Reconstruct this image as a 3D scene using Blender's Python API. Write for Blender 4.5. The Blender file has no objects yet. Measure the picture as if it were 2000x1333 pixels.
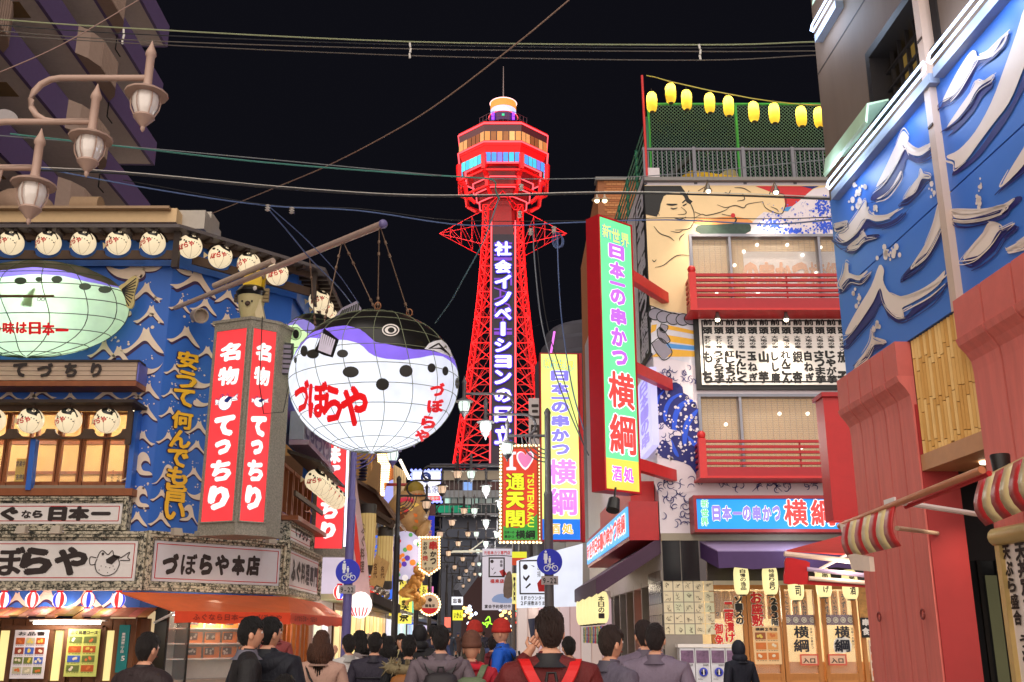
import bpy, bmesh, math, random
from mathutils import Vector, Matrix
random.seed(11)
sc = bpy.context.scene
COL = sc.collection
V = Vector
# ------------------------------------------------------------ camera, night sky, glow of the city, exposure
FPX, EYE = 1980.0, V((0, 0, 1.6))
TH = math.atan((1242 - 666.5) / FPX)
cam_data = bpy.data.cameras.new('camera')
cam = bpy.data.objects.new('camera', cam_data); COL.objects.link(cam)
cam_data.sensor_width = 36; cam_data.lens = 36 * FPX / 2000; cam_data.clip_end = 3000; cam_data.clip_start = .05
cam.location = EYE; cam.rotation_euler = (math.pi / 2 + TH, 0, 0)
sc.camera = cam
world = bpy.data.worlds.new('World'); sc.world = world; world.use_nodes = True
world.node_tree.nodes['Background'].inputs[0].default_value = (.0030, .0030, .0047, 1)
world.node_tree.nodes['Background'].inputs[1].default_value = 1.0
sun_data = bpy.data.lights.new('night_glow', 'SUN'); sun_data.energy = 4.35; sun_data.angle = math.radians(150)
sun_data.color = (1.0, .9, .8)
sun = bpy.data.objects.new('night_glow', sun_data); COL.objects.link(sun)
sun.rotation_euler = V((.42, 1.0, -.2)).to_track_quat('-Z', 'Y').to_euler()
sc.view_settings.view_transform = 'Standard'; sc.view_settings.look = 'None'
sc.view_settings.exposure = .6; sc.view_settings.gamma = 1; sc.view_settings.use_curve_mapping = False
sc.render.engine = 'CYCLES'
sc.cycles.use_denoising = True
sc.cycles.max_bounces = 5; sc.cycles.diffuse_bounces = 2; sc.cycles.glossy_bounces = 2
sc.cycles.transmission_bounces = 4; sc.cycles.transparent_max_bounces = 8
sc.cycles.sample_clamp_indirect = 4
# ------------------------------------------------------------ helpers
def ray(u, v):
 x, up = u - 1000, 666.5 - v
 return V((x, FPX * math.cos(TH) - up * math.sin(TH), FPX * math.sin(TH) + up * math.cos(TH)))
def atY(u, v, Y):
 d = ray(u, v); return EYE + d * (Y / d.y)
class Fr:                                    # a facade: origin, right vector, up = z, normal towards the viewer
 def __init__(s, O, R):
  s.O = V((O[0], O[1], 0)); s.R = V((R[0], R[1], 0)).normalized(); s.U = V((0, 0, 1)); s.N = s.R.cross(s.U)
 def hit(s, u, v, n=0):
  d = ray(u, v); t = (s.O + s.N * n - EYE).dot(s.N) / d.dot(s.N); p = EYE + d * t - s.O
  return p.dot(s.R), p.z
 def pt(s, a, b, n=0): return s.O + s.R * a + s.U * b + s.N * n
 def off(s, a=0, n=0): return Fr(s.O + s.R * a + s.N * n, s.R)
STREET = V((-.025, 1, 0)).normalized()
def lin(c):
 r = []
 for x in c[:3]:
  x /= 255.0; r.append(x / 12.92 if x <= .04045 else ((x + .055) / 1.055) ** 2.4)
 return (*r, 1)
MATS = {}
def mat(c, rough=.55, emit=0, metal=0, grain=.12, scale=6.0, key=None, bump=0, spec=.4, sampled=True, stretch=None, lit=False):
 """procedural material: base colour with fine noise wear; emit = glow strength, also on some parts that are no lamps"""
 if emit <= .36 and not lit: emit = 0
 k = (tuple(c), rough, emit, metal, grain, scale, bump, spec, sampled, stretch)
 if k in MATS: return MATS[k]
 m = bpy.data.materials.new('surface_%d_%d_%d' % tuple(int(x) for x in c[:3])); m.use_nodes = True
 nt = m.node_tree; b = nt.nodes['Principled BSDF']; L = nt.links
 b.inputs['Roughness'].default_value = rough; b.inputs['Metallic'].default_value = metal
 b.inputs['Specular IOR Level'].default_value = spec
 col = lin(c)
 if emit:
  b.inputs['Base Color'].default_value = tuple(x * .35 for x in col[:3]) + (1,)
  b.inputs['Emission Color'].default_value = col
  if lit and emit < 1.3:                # noise put into the glow colour imitates uneven backlight
   tc = nt.nodes.new('ShaderNodeTexCoord'); nz = nt.nodes.new('ShaderNodeTexNoise'); nz.inputs['Scale'].default_value = 1.6; nz.inputs['Detail'].default_value = 3
   mx = nt.nodes.new('ShaderNodeMix'); mx.data_type = 'RGBA'; mx.inputs[6].default_value = tuple(x * .66 for x in col[:3]) + (1,); mx.inputs[7].default_value = tuple(x * 1.12 for x in col[:3]) + (1,)
   L.new(tc.outputs['Object'], nz.inputs['Vector']); L.new(nz.outputs[0], mx.inputs[0]); L.new(mx.outputs[2], b.inputs['Emission Color'])
  b.inputs['Emission Strength'].default_value = emit * .86
  if not sampled: m.cycles.emission_sampling = 'NONE'
 else:
  tc = nt.nodes.new('ShaderNodeTexCoord'); nz = nt.nodes.new('ShaderNodeTexNoise')
  nz.inputs['Scale'].default_value = scale; nz.inputs['Detail'].default_value = 5; nz.inputs['Roughness'].default_value = .65
  if stretch:
   mp = nt.nodes.new('ShaderNodeMapping'); mp.inputs['Scale'].default_value = stretch
   L.new(tc.outputs['Object'], mp.inputs[0]); L.new(mp.outputs[0], nz.inputs['Vector'])
  else: L.new(tc.outputs['Object'], nz.inputs['Vector'])
  mx = nt.nodes.new('ShaderNodeMix'); mx.data_type = 'RGBA'
  mx.inputs[6].default_value = tuple(x * (1 - grain * 1.6) for x in col[:3]) + (1,)
  mx.inputs[7].default_value = tuple(min(1, x * (1 + grain)) for x in col[:3]) + (1,)
  L.new(nz.outputs[0], mx.inputs[0]); L.new(mx.outputs[2], b.inputs['Base Color'])
  if bump:
   bp = nt.nodes.new('ShaderNodeBump'); bp.inputs['Strength'].default_value = bump; bp.inputs['Distance'].default_value = .03
   L.new(nz.outputs[0], bp.inputs['Height']); L.new(bp.outputs[0], b.inputs['Normal'])
 MATS[k] = m; return m
def glow(c, s=1.0, sampled=True): return mat(c, .5, s, sampled=sampled, spec=.2, lit=True)
def cut_stone():
 m = bpy.data.materials.new('carved_stone'); m.use_nodes = True; nt = m.node_tree; L = nt.links; b = nt.nodes['Principled BSDF']
 tc = nt.nodes.new('ShaderNodeTexCoord'); vo = nt.nodes.new('ShaderNodeTexNoise'); vo.inputs['Scale'].default_value = 11
 vo.inputs['Detail'].default_value = 3; vo.inputs['Roughness'].default_value = .8
 cr = nt.nodes.new('ShaderNodeValToRGB'); e = cr.color_ramp.elements
 e[0].position = .42; e[0].color = lin((52, 52, 46)); e[1].position = .56; e[1].color = lin((208, 196, 172))
 L.new(tc.outputs['Object'], vo.inputs['Vector']); L.new(vo.outputs[0], cr.inputs[0]); L.new(cr.outputs[0], b.inputs['Base Color'])
 bp = nt.nodes.new('ShaderNodeBump'); bp.inputs['Distance'].default_value = .03; bp.inputs['Strength'].default_value = .8
 L.new(vo.outputs[0], bp.inputs['Height']); L.new(bp.outputs[0], b.inputs['Normal']); b.inputs['Roughness'].default_value = .8
 return m
STONE = cut_stone()
def glass(tint=(200, 210, 215), rough=.05, alpha=.1):
 k = ('glass', tint, rough, alpha)
 if k in MATS: return MATS[k]
 m = bpy.data.materials.new('window_glass'); m.use_nodes = True; nt = m.node_tree; b = nt.nodes['Principled BSDF']
 b.inputs['Base Color'].default_value = lin(tint); b.inputs['Roughness'].default_value = rough; b.inputs['Alpha'].default_value = alpha
 b.inputs['Specular IOR Level'].default_value = .8
 MATS[k] = m; return m
def paper(c, gloss=.6):                      # lantern skin: lets the lamp inside shine through
 k = ('paper', c)
 if k in MATS: return MATS[k]
 m = bpy.data.materials.new('lantern_skin'); m.use_nodes = True; nt = m.node_tree; L = nt.links
 nt.nodes.remove(nt.nodes['Principled BSDF'])
 d = nt.nodes.new('ShaderNodeBsdfDiffuse'); t = nt.nodes.new('ShaderNodeBsdfTranslucent'); x = nt.nodes.new('ShaderNodeMixShader')
 nz = nt.nodes.new('ShaderNodeTexNoise'); nz.inputs['Scale'].default_value = 3; tc = nt.nodes.new('ShaderNodeTexCoord')
 mx = nt.nodes.new('ShaderNodeMix'); mx.data_type = 'RGBA'; co = lin(c)
 mx.inputs[6].default_value = tuple(v * .7 for v in co[:3]) + (1,); mx.inputs[7].default_value = co
 L.new(tc.outputs['Object'], nz.inputs['Vector']); L.new(nz.outputs[0], mx.inputs[0])
 L.new(mx.outputs[2], d.inputs[0]); L.new(mx.outputs[2], t.inputs[0]); x.inputs[0].default_value = .65
 L.new(d.outputs[0], x.inputs[1]); L.new(t.outputs[0], x.inputs[2]); L.new(x.outputs[0], nt.nodes['Material Output'].inputs[0])
 MATS[k] = m; return m
ORG = {}
def tag(o, label=None, cat=None, group=None, kind=None):
 if label: o['label'] = label
 if cat: o['category'] = cat
 if group: o['group'] = group
 if kind: o['kind'] = kind
 return o
def thing(name, label, cat, loc, group=None, kind=None):
 o = bpy.data.objects.new(name, None); COL.objects.link(o); o.location = loc; ORG[o] = V(loc)
 o.empty_display_size = .2
 return tag(o, label, cat, group, kind)
class MB:
 def __init__(s): s.v = []; s.f = []; s.mi = []; s.cur = 0
 def add(s, vs, fs):
  n = len(s.v); s.v += [tuple(p) for p in vs]; s.f += [tuple(i + n for i in f) for f in fs]; s.mi += [s.cur] * len(fs); return s
 def box8(s, p): return s.add(p, [(0, 3, 2, 1), (4, 5, 6, 7), (0, 1, 5, 4), (1, 2, 6, 5), (2, 3, 7, 6), (3, 0, 4, 7)])
 def wbox(s, x0, y0, z0, x1, y1, z1):
  return s.box8([(x0, y0, z0), (x1, y0, z0), (x1, y1, z0), (x0, y1, z0), (x0, y0, z1), (x1, y0, z1), (x1, y1, z1), (x0, y1, z1)])
 def fbox(s, F, a0, b0, a1, b1, n0, n1):
  return s.box8([F.pt(a0, b0, n1), F.pt(a1, b0, n1), F.pt(a1, b0, n0), F.pt(a0, b0, n0), F.pt(a0, b1, n1), F.pt(a1, b1, n1), F.pt(a1, b1, n0), F.pt(a0, b1, n0)])
 def pbox(s, F, u0, v0, u1, v1, n0, n1):   # corners read on the facade plane at depth n1
  vm, um = (v0 + v1) / 2, (u0 + u1) / 2
  a0 = F.hit(u0, vm, n1)[0]; a1 = F.hit(u1, vm, n1)[0]; b1 = F.hit(um, v0, n1)[1]; b0 = F.hit(um, v1, n1)[1]
  return s.fbox(F, a0, b0, a1, b1, n0, n1)
 def obox(s, c, size, M=None):
  M = M or Matrix.Identity(3); sx, sy, sz = [q / 2 for q in size]
  return s.box8([V(c) + M @ V(p) for p in [(-sx, -sy, -sz), (sx, -sy, -sz), (sx, sy, -sz), (-sx, sy, -sz), (-sx, -sy, sz), (sx, -sy, sz), (sx, sy, sz), (-sx, sy, sz)]])
 def beam(s, p, q, w, h=None):            # square bar from p to q
  p, q = V(p), V(q); d = (q - p); L = d.length
  if L < 1e-6: return s
  M = d.to_track_quat('Y', 'Z').to_matrix(); return s.obox((p + q) / 2, (w, L, h or w), M)
 def tube(s, pts, r, seg=8, caps=True):
  pts = [V(p) for p in pts]; rings = []; n = len(pts); up = V((0, 0, 1)); vs = []
  rr = r if isinstance(r, (list, tuple)) else [r] * n
  for i, p in enumerate(pts):
   d = (pts[min(i + 1, n - 1)] - pts[max(i - 1, 0)]).normalized()
   x = d.cross(up);
   if x.length < .05: x = d.cross(V((0, 1, 0)))
   x.normalize(); y = x.cross(d)
   vs += [p + (x * math.cos(2 * math.pi * k / seg) + y * math.sin(2 * math.pi * k / seg)) * rr[i] for k in range(seg)]
  fs = [(i * seg + k, i * seg + (k + 1) % seg, (i + 1) * seg + (k + 1) % seg, (i + 1) * seg + k) for i in range(n - 1) for k in range(seg)]
  if caps: fs += [tuple(range(seg)), tuple((n - 1) * seg + k for k in range(seg))[::-1]]
  return s.add(vs, fs)
 def lathe(s, c, prof, seg=16, M=None):    # prof [(r,z)...]
  M = M or Matrix.Identity(3); c = V(c); vs = []
  for r, z in prof: vs += [c + M @ V((r * math.cos(2 * math.pi * k / seg), r * math.sin(2 * math.pi * k / seg), z)) for k in range(seg)]
  n = len(prof); fs = [(i * seg + k, i * seg + (k + 1) % seg, (i + 1) * seg + (k + 1) % seg, (i + 1) * seg + k) for i in range(n - 1) for k in range(seg)]
  return s.add(vs, fs + [tuple(range(seg))[::-1], tuple((n - 1) * seg + k for k in range(seg))])
 def ball(s, c, r, seg=12, M=None, rings=8):
  r = (r, r, r) if not isinstance(r, (tuple, list, Vector)) else r; M = M or Matrix.Identity(3); c = V(c); vs = []
  for i in range(1, rings):
   t = math.pi * i / rings
   vs += [c + M @ V((r[0] * math.sin(t) * math.cos(2 * math.pi * k / seg), r[1] * math.sin(t) * math.sin(2 * math.pi * k / seg), r[2] * math.cos(t))) for k in range(seg)]
  vs += [c + M @ V((0, 0, r[2])), c - M @ V((0, 0, r[2]))]; m = rings - 1; T = m * seg
  fs = [(i * seg + k, (i + 1) * seg + k, (i + 1) * seg + (k + 1) % seg, i * seg + (k + 1) % seg) for i in range(m - 1) for k in range(seg)]
  fs += [(T, k, (k + 1) % seg) for k in range(seg)] + [(T + 1, (m - 1) * seg + (k + 1) % seg, (m - 1) * seg + k) for k in range(seg)]
  return s.add(vs, fs)
 def prism(s, poly, ext):
  n = len(poly); e = V(ext); p = [V(q) for q in poly]
  return s.add(p + [q + e for q in p], [tuple(range(n)), tuple(range(2 * n - 1, n - 1, -1))] + [(i, i + n, (i + 1) % n + n, (i + 1) % n) for i in range(n)])
 def fpoly(s, F, ab, n): return s.add([F.pt(a, b, n) for a, b in ab], [tuple(range(len(ab)))])
 def fprism(s, F, ab, n0, n1): return s.prism([F.pt(a, b, n1) for a, b in ab], F.N * (n0 - n1))
 def stroke(s, F, ab, w, n, taper=True):
  ab = smooth_open(ab); N = len(ab); L = []; R = []
  for i in range(N):
   a, b = V(ab[max(i - 1, 0)]), V(ab[min(i + 1, N - 1)]); d = (b - a)
   if d.length < 1e-9: d = V((1, 0))
   d.normalize(); k = w / 2 * ((.35 + .65 * math.sin(math.pi * (i + .5) / N)) if taper else 1); q = V((-d.y, d.x)) * k; c = V(ab[i])
   L.append(c + q); R.append(c - q)
  vs = [F.pt(p.x, p.y, n) for p in L + R]
  return s.add(vs, [(i, i + 1, N + i + 1, N + i) for i in range(N - 1)])
 def text(s, F, t, a0, b0, a1, b1, n, vert=False, bold=.035, fit=False, grow=1.0):
  k = len(t); w = (a1 - a0) / (1 if vert else k); h = (b1 - b0) / (k if vert else 1)
  for i, ch in enumerate(t):
   if ch in ' \u3000': continue
   x = a0 + (0 if vert else w * i); y = (b1 - h * (i + 1)) if vert else b0
   if vert and ch == 'ー': ch = '丨'
   s.glyph(F, ch, x, y, w, h, n, bold, fit, grow)
  return s
 def glyph(s, F, ch, x, y, w, h, n, bold, fit=False, grow=1.0):
  if fit or ord(ch) < 256:
   u0, v0, u1, v1 = glyph(ch, 0)[2]
   if ord(ch) < 256 and not fit:
    m = .08; u0 -= m; u1 += m; v0, v1 = -.06, .78
    if (u1 - u0) < .45: c = (u0 + u1) / 2; u0, u1 = c - .23, c + .23
  else: u0, v0, u1, v1 = 0, -.12, 1, .88
  cx, cy = (u0 + u1) / 2, (v0 + v1) / 2
  q = len(glyph(ch, 0)[0]); bold = min(bold, (.028 if q > 70 else .042 if q > 48 else .06 if q > 34 else 1) + (.05 if bold >= .1 else 0))
  b = bold if bold > .012 else 0; K = 8 if b else 1
  vs, fs, _ = glyph(ch, 0)
  for k in range(K):
   dx, dy = (b * math.cos(k * math.pi / 4), b * math.sin(k * math.pi / 4)) if b else (0, 0)
   P = [F.pt(x + w * (.5 + (p[0] + dx - cx) / (u1 - u0 + 2 * b) * grow), y + h * (.5 + (p[1] + dy - cy) / (v1 - v0 + 2 * b) * grow), n + k * .0003) for p in vs]
   s.add(P, fs)
 def ptext(s, F, t, u0, v0, u1, v1, n, **k):
  vm, um = (v0 + v1) / 2, (u0 + u1) / 2
  return s.text(F, t, F.hit(u0, vm, n)[0], F.hit(um, v1, n)[1], F.hit(u1, vm, n)[0], F.hit(um, v0, n)[1], n, **k)
 def build(s, name, m, parent=None, smooth=None, origin=None):
  me = bpy.data.meshes.new(name); base = ORG[parent] if parent is not None else (V(origin) if origin is not None else None)
  if base is None:
   xs, ys, zs = zip(*s.v) if s.v else ((0,),) * 3
   base = V(((min(xs) + max(xs)) / 2, (min(ys) + max(ys)) / 2, min(zs)))
  me.from_pydata([(p[0] - base.x, p[1] - base.y, p[2] - base.z) for p in s.v], [], s.f)
  ms = m if isinstance(m, list) else [m]
  for q in ms: me.materials.append(q)
  if len(ms) > 1: me.polygons.foreach_set('material_index', s.mi)
  if smooth is not None:
   me.shade_smooth(); me.set_sharp_from_angle(angle=math.radians(smooth))
  me.update()
  o = bpy.data.objects.new(name, me); COL.objects.link(o)
  if parent is not None: o.parent = parent; KIDS.setdefault(parent, []).append(o)
  else: o.location = base
  ORG[o] = base; return o
GL = {}
BENCH = bpy.data.scenes.new('bench')          # empty side scene for quick mesh evaluation, removed at the end
def evaluated(o):
 BENCH.collection.objects.link(o); vl = BENCH.view_layers[0]; vl.update(); dg = vl.depsgraph
 me = bpy.data.meshes.new_from_object(o.evaluated_get(dg)); return me
def glyph(ch, bold):
 k = (ch, bold)
 if k not in GL:
  c = bpy.data.curves.new('glyph', 'FONT'); c.body = ch; c.size = 1; c.offset = bold; c.resolution_u = 2
  o = bpy.data.objects.new('glyph', c); me = evaluated(o)
  vs = [(v.co.x, v.co.y) for v in me.vertices]; fs = [tuple(p.vertices) for p in me.polygons]
  bpy.data.objects.remove(o); bpy.data.curves.remove(c); bpy.data.meshes.remove(me)
  xs = [p[0] for p in vs] or [0, 1]; ys = [p[1] for p in vs] or [0, 1]
  GL[k] = (vs, fs, (min(xs), min(ys), max(xs), max(ys)))
 return GL[k]
def smooth_open(p, k=4):
 if len(p) < 3: return [tuple(q) for q in p]
 P = [V(q[:2]) for q in p]; P = [P[0] * 2 - P[1]] + P + [P[-1] * 2 - P[-2]]; out = []
 for i in range(1, len(P) - 2):
  for j in range(k): out.append(cr(P[i - 1], P[i], P[i + 1], P[i + 2], j / k))
 out.append(P[-2]); return [tuple(q) for q in out]
def smooth_closed(p, k=4):
 P = [V(q[:2]) for q in p]; n = len(P)
 return [tuple(cr(P[i - 1], P[i], P[(i + 1) % n], P[(i + 2) % n], j / k)) for i in range(n) for j in range(k)]
def cr(a, b, c, d, t): return .5 * ((2 * b) + (c - a) * t + (2 * a - 5 * b + 4 * c - d) * t * t + (3 * b - a - 3 * c + d) * t ** 3)
def px(F, pts, n=0): return [F.hit(u, v, n) for u, v in pts]
def circ(a, b, r, k=14, ry=None): return [(a + r * math.cos(2 * math.pi * i / k), b + (ry or r) * math.sin(2 * math.pi * i / k)) for i in range(k)]
KIDS = {}
def copy_tree(o, loc, label=None, rotz=None, scale=None, skip=()):
 c = o.copy(); COL.objects.link(c); c.location = loc; ORG[c] = V(loc)
 if label: c['label'] = label
 if rotz is not None: c.rotation_euler = (0, 0, rotz)
 if scale: c.scale = scale if isinstance(scale, (tuple, list)) else (scale,) * 3
 def rec(src, dst):
  for ch in KIDS.get(src, []):
   if ch.name.split('.')[0] in skip: continue
   k = ch.copy(); COL.objects.link(k); k.parent = dst; KIDS.setdefault(dst, []).append(k); rec(ch, k)
 rec(o, c); return c
def lamp(parent, pos, e, r=.08, c=(1, .85, .65), name='bulb_light'):
 l = bpy.data.lights.new(name, 'POINT'); l.energy = e; l.shadow_soft_size = r; l.color = c
 o = bpy.data.objects.new(name, l); COL.objects.link(o)
 if parent is not None: o.parent = parent; o.location = V(pos) - ORG[parent]; KIDS.setdefault(parent, []).append(o)
 else: o.location = pos
 return o
def spot(parent, pos, d, e, ang=70, c=(1, .85, .65), blend=.6):
 l = bpy.data.lights.new('lamp_beam', 'SPOT'); l.energy = e; l.spot_size = math.radians(ang); l.spot_blend = blend; l.color = c; l.shadow_soft_size = .05
 o = bpy.data.objects.new('lamp_beam', l); COL.objects.link(o); o.rotation_euler = V(d).to_track_quat('-Z', 'Y').to_euler()
 if parent is not None: o.parent = parent; o.location = V(pos) - ORG[parent]; KIDS.setdefault(parent, []).append(o)
 else: o.location = pos
 return o
def tube_obj(name, pts, r, m, label=None, cat=None, group=None, seg=6, parent=None, kind=None):
 o = MB().tube(pts, r, seg).build(name, m, parent, smooth=60)
 return tag(o, label, cat, group, kind)
def sag(p, q, s, k=14):
 p, q = V(p), V(q); return [p.lerp(q, i / k) - V((0, 0, s * 4 * (i / k) * (1 - i / k))) for i in range(k + 1)]
# ------------------------------------------------------------ ground
G = MB(); G.add([(-400, -60, 0), (400, -60, 0), (400, 900, 0), (-400, 900, 0)], [(0, 1, 2, 3)])
tag(G.build('ground', mat((150, 142, 134), .7, bump=.3, scale=3), origin=(0, 0, 0)), kind='structure')
G = MB(); g0 = V((-1.2, 0, .004));
G.add([g0 - STREET * 20 - V((2.6, 0, 0)), g0 - STREET * 20 + V((4.2, 0, 0)), g0 + STREET * 160 + V((4.2, 0, 0)), g0 + STREET * 160 - V((2.6, 0, 0))], [(0, 1, 2, 3)])
tag(G.build('street_pavement', mat((158, 148, 140), .6, bump=.3, scale=5)), kind='structure')
# ------------------------------------------------------------ corner restaurant (left)
A0 = atY(281, 1100, 25)
FL = Fr((A0.x, 25), (1, 0)); cdir = (math.sin(math.radians(44.5)), math.cos(math.radians(44.5)))
CH = Fr((A0.x, 25), cdir); CW = CH.hit(537, 1110)[0]; B0 = CH.pt(CW, 0)
SL = Fr((B0.x, B0.y), STREET)
def mitre(F1, F2, P, n):
 k = (F1.N + F2.N); k.normalize(); return P + k * (n / k.dot(F1.N))
def path(n, a0, a3):
 return [FL.pt(a0, 0, n), mitre(FL, CH, V((A0.x, 25, 0)), n), mitre(CH, SL, V((B0.x, B0.y, 0)), n), SL.pt(a3, 0, n)]
def band(mb, b0, b1, n0, n1, a0=-9, a3=9, seg=(0, 3)):
 o, i = path(n1, a0, a3), path(n0, a0, a3)
 for k in range(*seg):
  z0, z1 = V((0, 0, b0)), V((0, 0, b1))
  mb.box8([o[k] + z0, o[k + 1] + z0, i[k + 1] + z0, i[k] + z0, o[k] + z1, o[k + 1] + z1, i[k + 1] + z1, i[k] + z1])
 return mb
zf = lambda v, n=0, u=150: FL.hit(u, v, n)[1]
BLUE = mat((52, 104, 196), .45, grain=.1, scale=1.2, stretch=(1, 1, .25)); CREAM = mat((236, 212, 190), .6, grain=.06); PURP = mat((62, 36, 78), .6, grain=.2)
BROWN = mat((74, 54, 42), .6, grain=.3, scale=5); WOOD = mat((150, 86, 50), .5, grain=.25, scale=4, stretch=(1, 1, .2)); DARKW = mat((54, 40, 34), .6, grain=.3)
INK = mat((52, 40, 38), .6, grain=.2); RED = mat((196, 28, 30), .5); WHITE = mat((236, 228, 224), .5, grain=.05)
GREY = mat((122, 118, 116), .5, metal=.3)
lb = thing('restaurant_building', 'blue three storey corner restaurant with painted cream waves on its walls', 'building', (A0.x, 25, 0))
m = MB(); top = zf(438)
band(m, zf(792), top, -.35, 0, -10, 9, (0, 1)); band(m, zf(1190), top, -.35, 0, -10, 9, (1, 2))
m.fbox(FL, FL.hit(252, 900)[0], zf(956), 0, zf(792), -.35, 0); band(m, zf(1190), zf(956), -.35, 0, -10, 9, (0, 1))
m.build('wall', BLUE, lb)
# street side wall with an opening for the windows
s0, s1 = SL.hit(541, 950)[0], 8.0
m = MB(); m.fbox(SL, 0, zf(800), s1, top, -.35, 0); m.fbox(SL, 0, 2.6, s1, SL.hit(560, 1005)[1], -.35, 0); m.fbox(SL, 5.2, SL.hit(560, 1005)[1], s1, zf(800), -.35, 0)
m.build('side_wall', BLUE, lb)
m = MB(); m.box8([V((-22, 26, 0)), V((-9.2, 26, 0)), V((-9.2, 37, 0)), V((-22, 37, 0)), V((-22, 26, top)), V((-9.2, 26, top)), V((-9.2, 37, top)), V((-22, 37, top))])
# wave decorations
CR = [(-.5, -.24), (-.3, -.17), (-.12, .02), (-.04, .2), (-.02, .3), (.05, .25), (.1, .31), (.13, .2), (.2, .08), (.34, -.1), (.5, -.3), (.36, -.27), (.22, -.16), (.1, -.03), (.0, -.02), (-.1, -.1), (-.24, -.22), (-.36, -.31), (-.44, -.27)]
SW = [(-.5, .3), (-.36, .12), (-.1, .02), (.1, .05), (.26, .16), (.36, .2), (.38, .1), (.46, .08), (.5, -.1), (.4, -.2), (.2, -.22), (-.1, -.16), (-.34, .02)]
HK = [(-.5, -.5), (-.3, -.4), (-.12, -.1), (-.02, .25), (.1, .4), (.25, .36), (.36, .2), (.4, .02), (.32, .1), (.2, .12), (.12, 0), (.2, -.18), (.4, -.22), (.5, -.32), (.3, -.34), (.1, -.3), (-.02, -.16), (-.14, -.26), (-.3, -.46)]
def paint_wave(F, u, v, w, kind=0, flip=1, n=.006, parent=None, mats=None, drops=True, h=1.0, ang=0):
 a, b = F.hit(u, v, n); a1 = F.hit(u + w / 2, v, n)[0]; a2 = F.hit(u - w / 2, v, n)[0]; W = abs(a1 - a2)
 if abs(F.R.x) > .9: W = abs(a1 - a2)
 pts = smooth_closed([CR, SW, HK][kind], 3); ca, sa = math.cos(ang), math.sin(ang)
 Hs = W if F is FL else w / 62.0 * .78
 def T(p, dx=0, dy=0): x, y = (p[0] + dx) * flip, (p[1] + dy) * h; return (a + W * (x * ca) - Hs * y * sa, b + W * x * sa + Hs * y * ca)
 m = MB(); m.cur = 1; m.fpoly(F, [T(p, .025, -.075) for p in pts], n); m.cur = 0; m.fpoly(F, [T(p) for p in pts], n + .006)
 if drops:
  for k in range(5):
   x, y = random.uniform(-.1, .45), random.uniform(.3, .62); r = random.choice((.018, .03, .042))
   m.fpoly(F, [T((x + q[0] * r, y + q[1] * r)) for q in circ(0, 0, 1, 8)], n + .006)
 return m.build('painted_wave', mats or [CREAM, PURP], parent or lb)
for (u, v, w, k, fl) in [(240, 528, 88, 1, 1), (288, 570, 62, 0, -1), (292, 614, 60, 0, 1), (283, 665, 86, 0, 1), (200, 682, 56, 0, 1), (228, 694, 62, 0, 1), (302, 522, 44, 1, -1), (240, 611, 34, 1, 1),
       (296, 722, 46, 1, -1), (290, 764, 52, 0, 1), (288, 806, 54, 0, 1), (286, 856, 48, 0, -1), (279, 908, 62, 2, 1), (274, 972, 56, 2, 1), (271, 1014, 48, 0, 1), (295, 478, 36, 1, 1),
       (368, 548, 92, 0, 1), (345, 596, 44, 0, 1), (398, 597, 54, 0, 1), (448, 582, 56, 0, -1), (440, 627, 56, 0, 1), (360, 655, 66, 0, 1), (402, 690, 52, 0, 1), (340, 722, 40, 0, 1),
       (395, 750, 50, 1, -1), (333, 768, 36, 0, 1), (396, 788, 38, 1, -1), (330, 806, 40, 0, 1), (386, 836, 50, 0, 1), (326, 856, 42, 0, 1), (386, 874, 46, 0, -1), (376, 926, 44, 0, 1),
       (318, 925, 46, 2, 1), (312, 968, 40, 0, 1), (380, 968, 38, 1, 1), (308, 1014, 46, 0, 1), (374, 1004, 44, 2, -1), (352, 528, 40, 1, 1), (480, 600, 40, 0, 1), (500, 560, 40, 0, -1)]:
 edge = 281 + .0958 * (1100 - v); F = FL if u < edge else CH
 if F is FL: u = min(u, edge - w * .5)
 else: u = max(u, edge + w * .5)
 paint_wave(F, u, v, w, k, fl)
for (u, v, w) in [(60, 775, 44), (85, 768, 54), (135, 776, 42), (213, 770, 66), (20, 772, 50), (260, 772, 40)]: paint_wave(FL, u, v, w, 0, random.choice((1, -1)), drops=False, h=.7)
for (u, v, w) in [(566, 640, 18), (555, 700, 20), (532, 745, 14), (531, 775, 14), (596, 975, 20), (604, 1000, 18), (600, 1030, 16), (602, 1050, 16), (543, 860, 14), (541, 880, 14)]: paint_wave(SL, u, v, w, 0, 1, drops=False)
# golden raised characters
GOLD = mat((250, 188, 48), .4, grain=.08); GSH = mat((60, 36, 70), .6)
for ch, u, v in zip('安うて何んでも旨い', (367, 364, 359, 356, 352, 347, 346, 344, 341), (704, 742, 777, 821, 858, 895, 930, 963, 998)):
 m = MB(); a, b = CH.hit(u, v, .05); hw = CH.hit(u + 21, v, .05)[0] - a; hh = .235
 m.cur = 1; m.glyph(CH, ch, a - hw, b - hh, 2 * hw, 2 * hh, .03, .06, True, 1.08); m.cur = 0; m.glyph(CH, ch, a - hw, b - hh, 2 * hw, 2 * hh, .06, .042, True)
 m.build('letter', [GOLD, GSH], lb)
# cream parapet and roof boxes
m = MB(); m.pbox(FL, -80, 407, 345, 434, -3, .35); m.build('roof_parapet', mat((226, 192, 146), .6, grain=.08), lb)
m = MB(); m.pbox(FL, 346, 411, 400, 447, -1.6, -.1); m.pbox(FL, 372, 414, 412, 449, -2.4, -1.61); m.build('roof_cabinet', mat((190, 180, 168), .5), lb)
m = MB(); m.pbox(FL, -80, 402, 330, 407, -3, .55); m.build('parapet_cap', mat((170, 140, 110), .6), lb)
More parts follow.
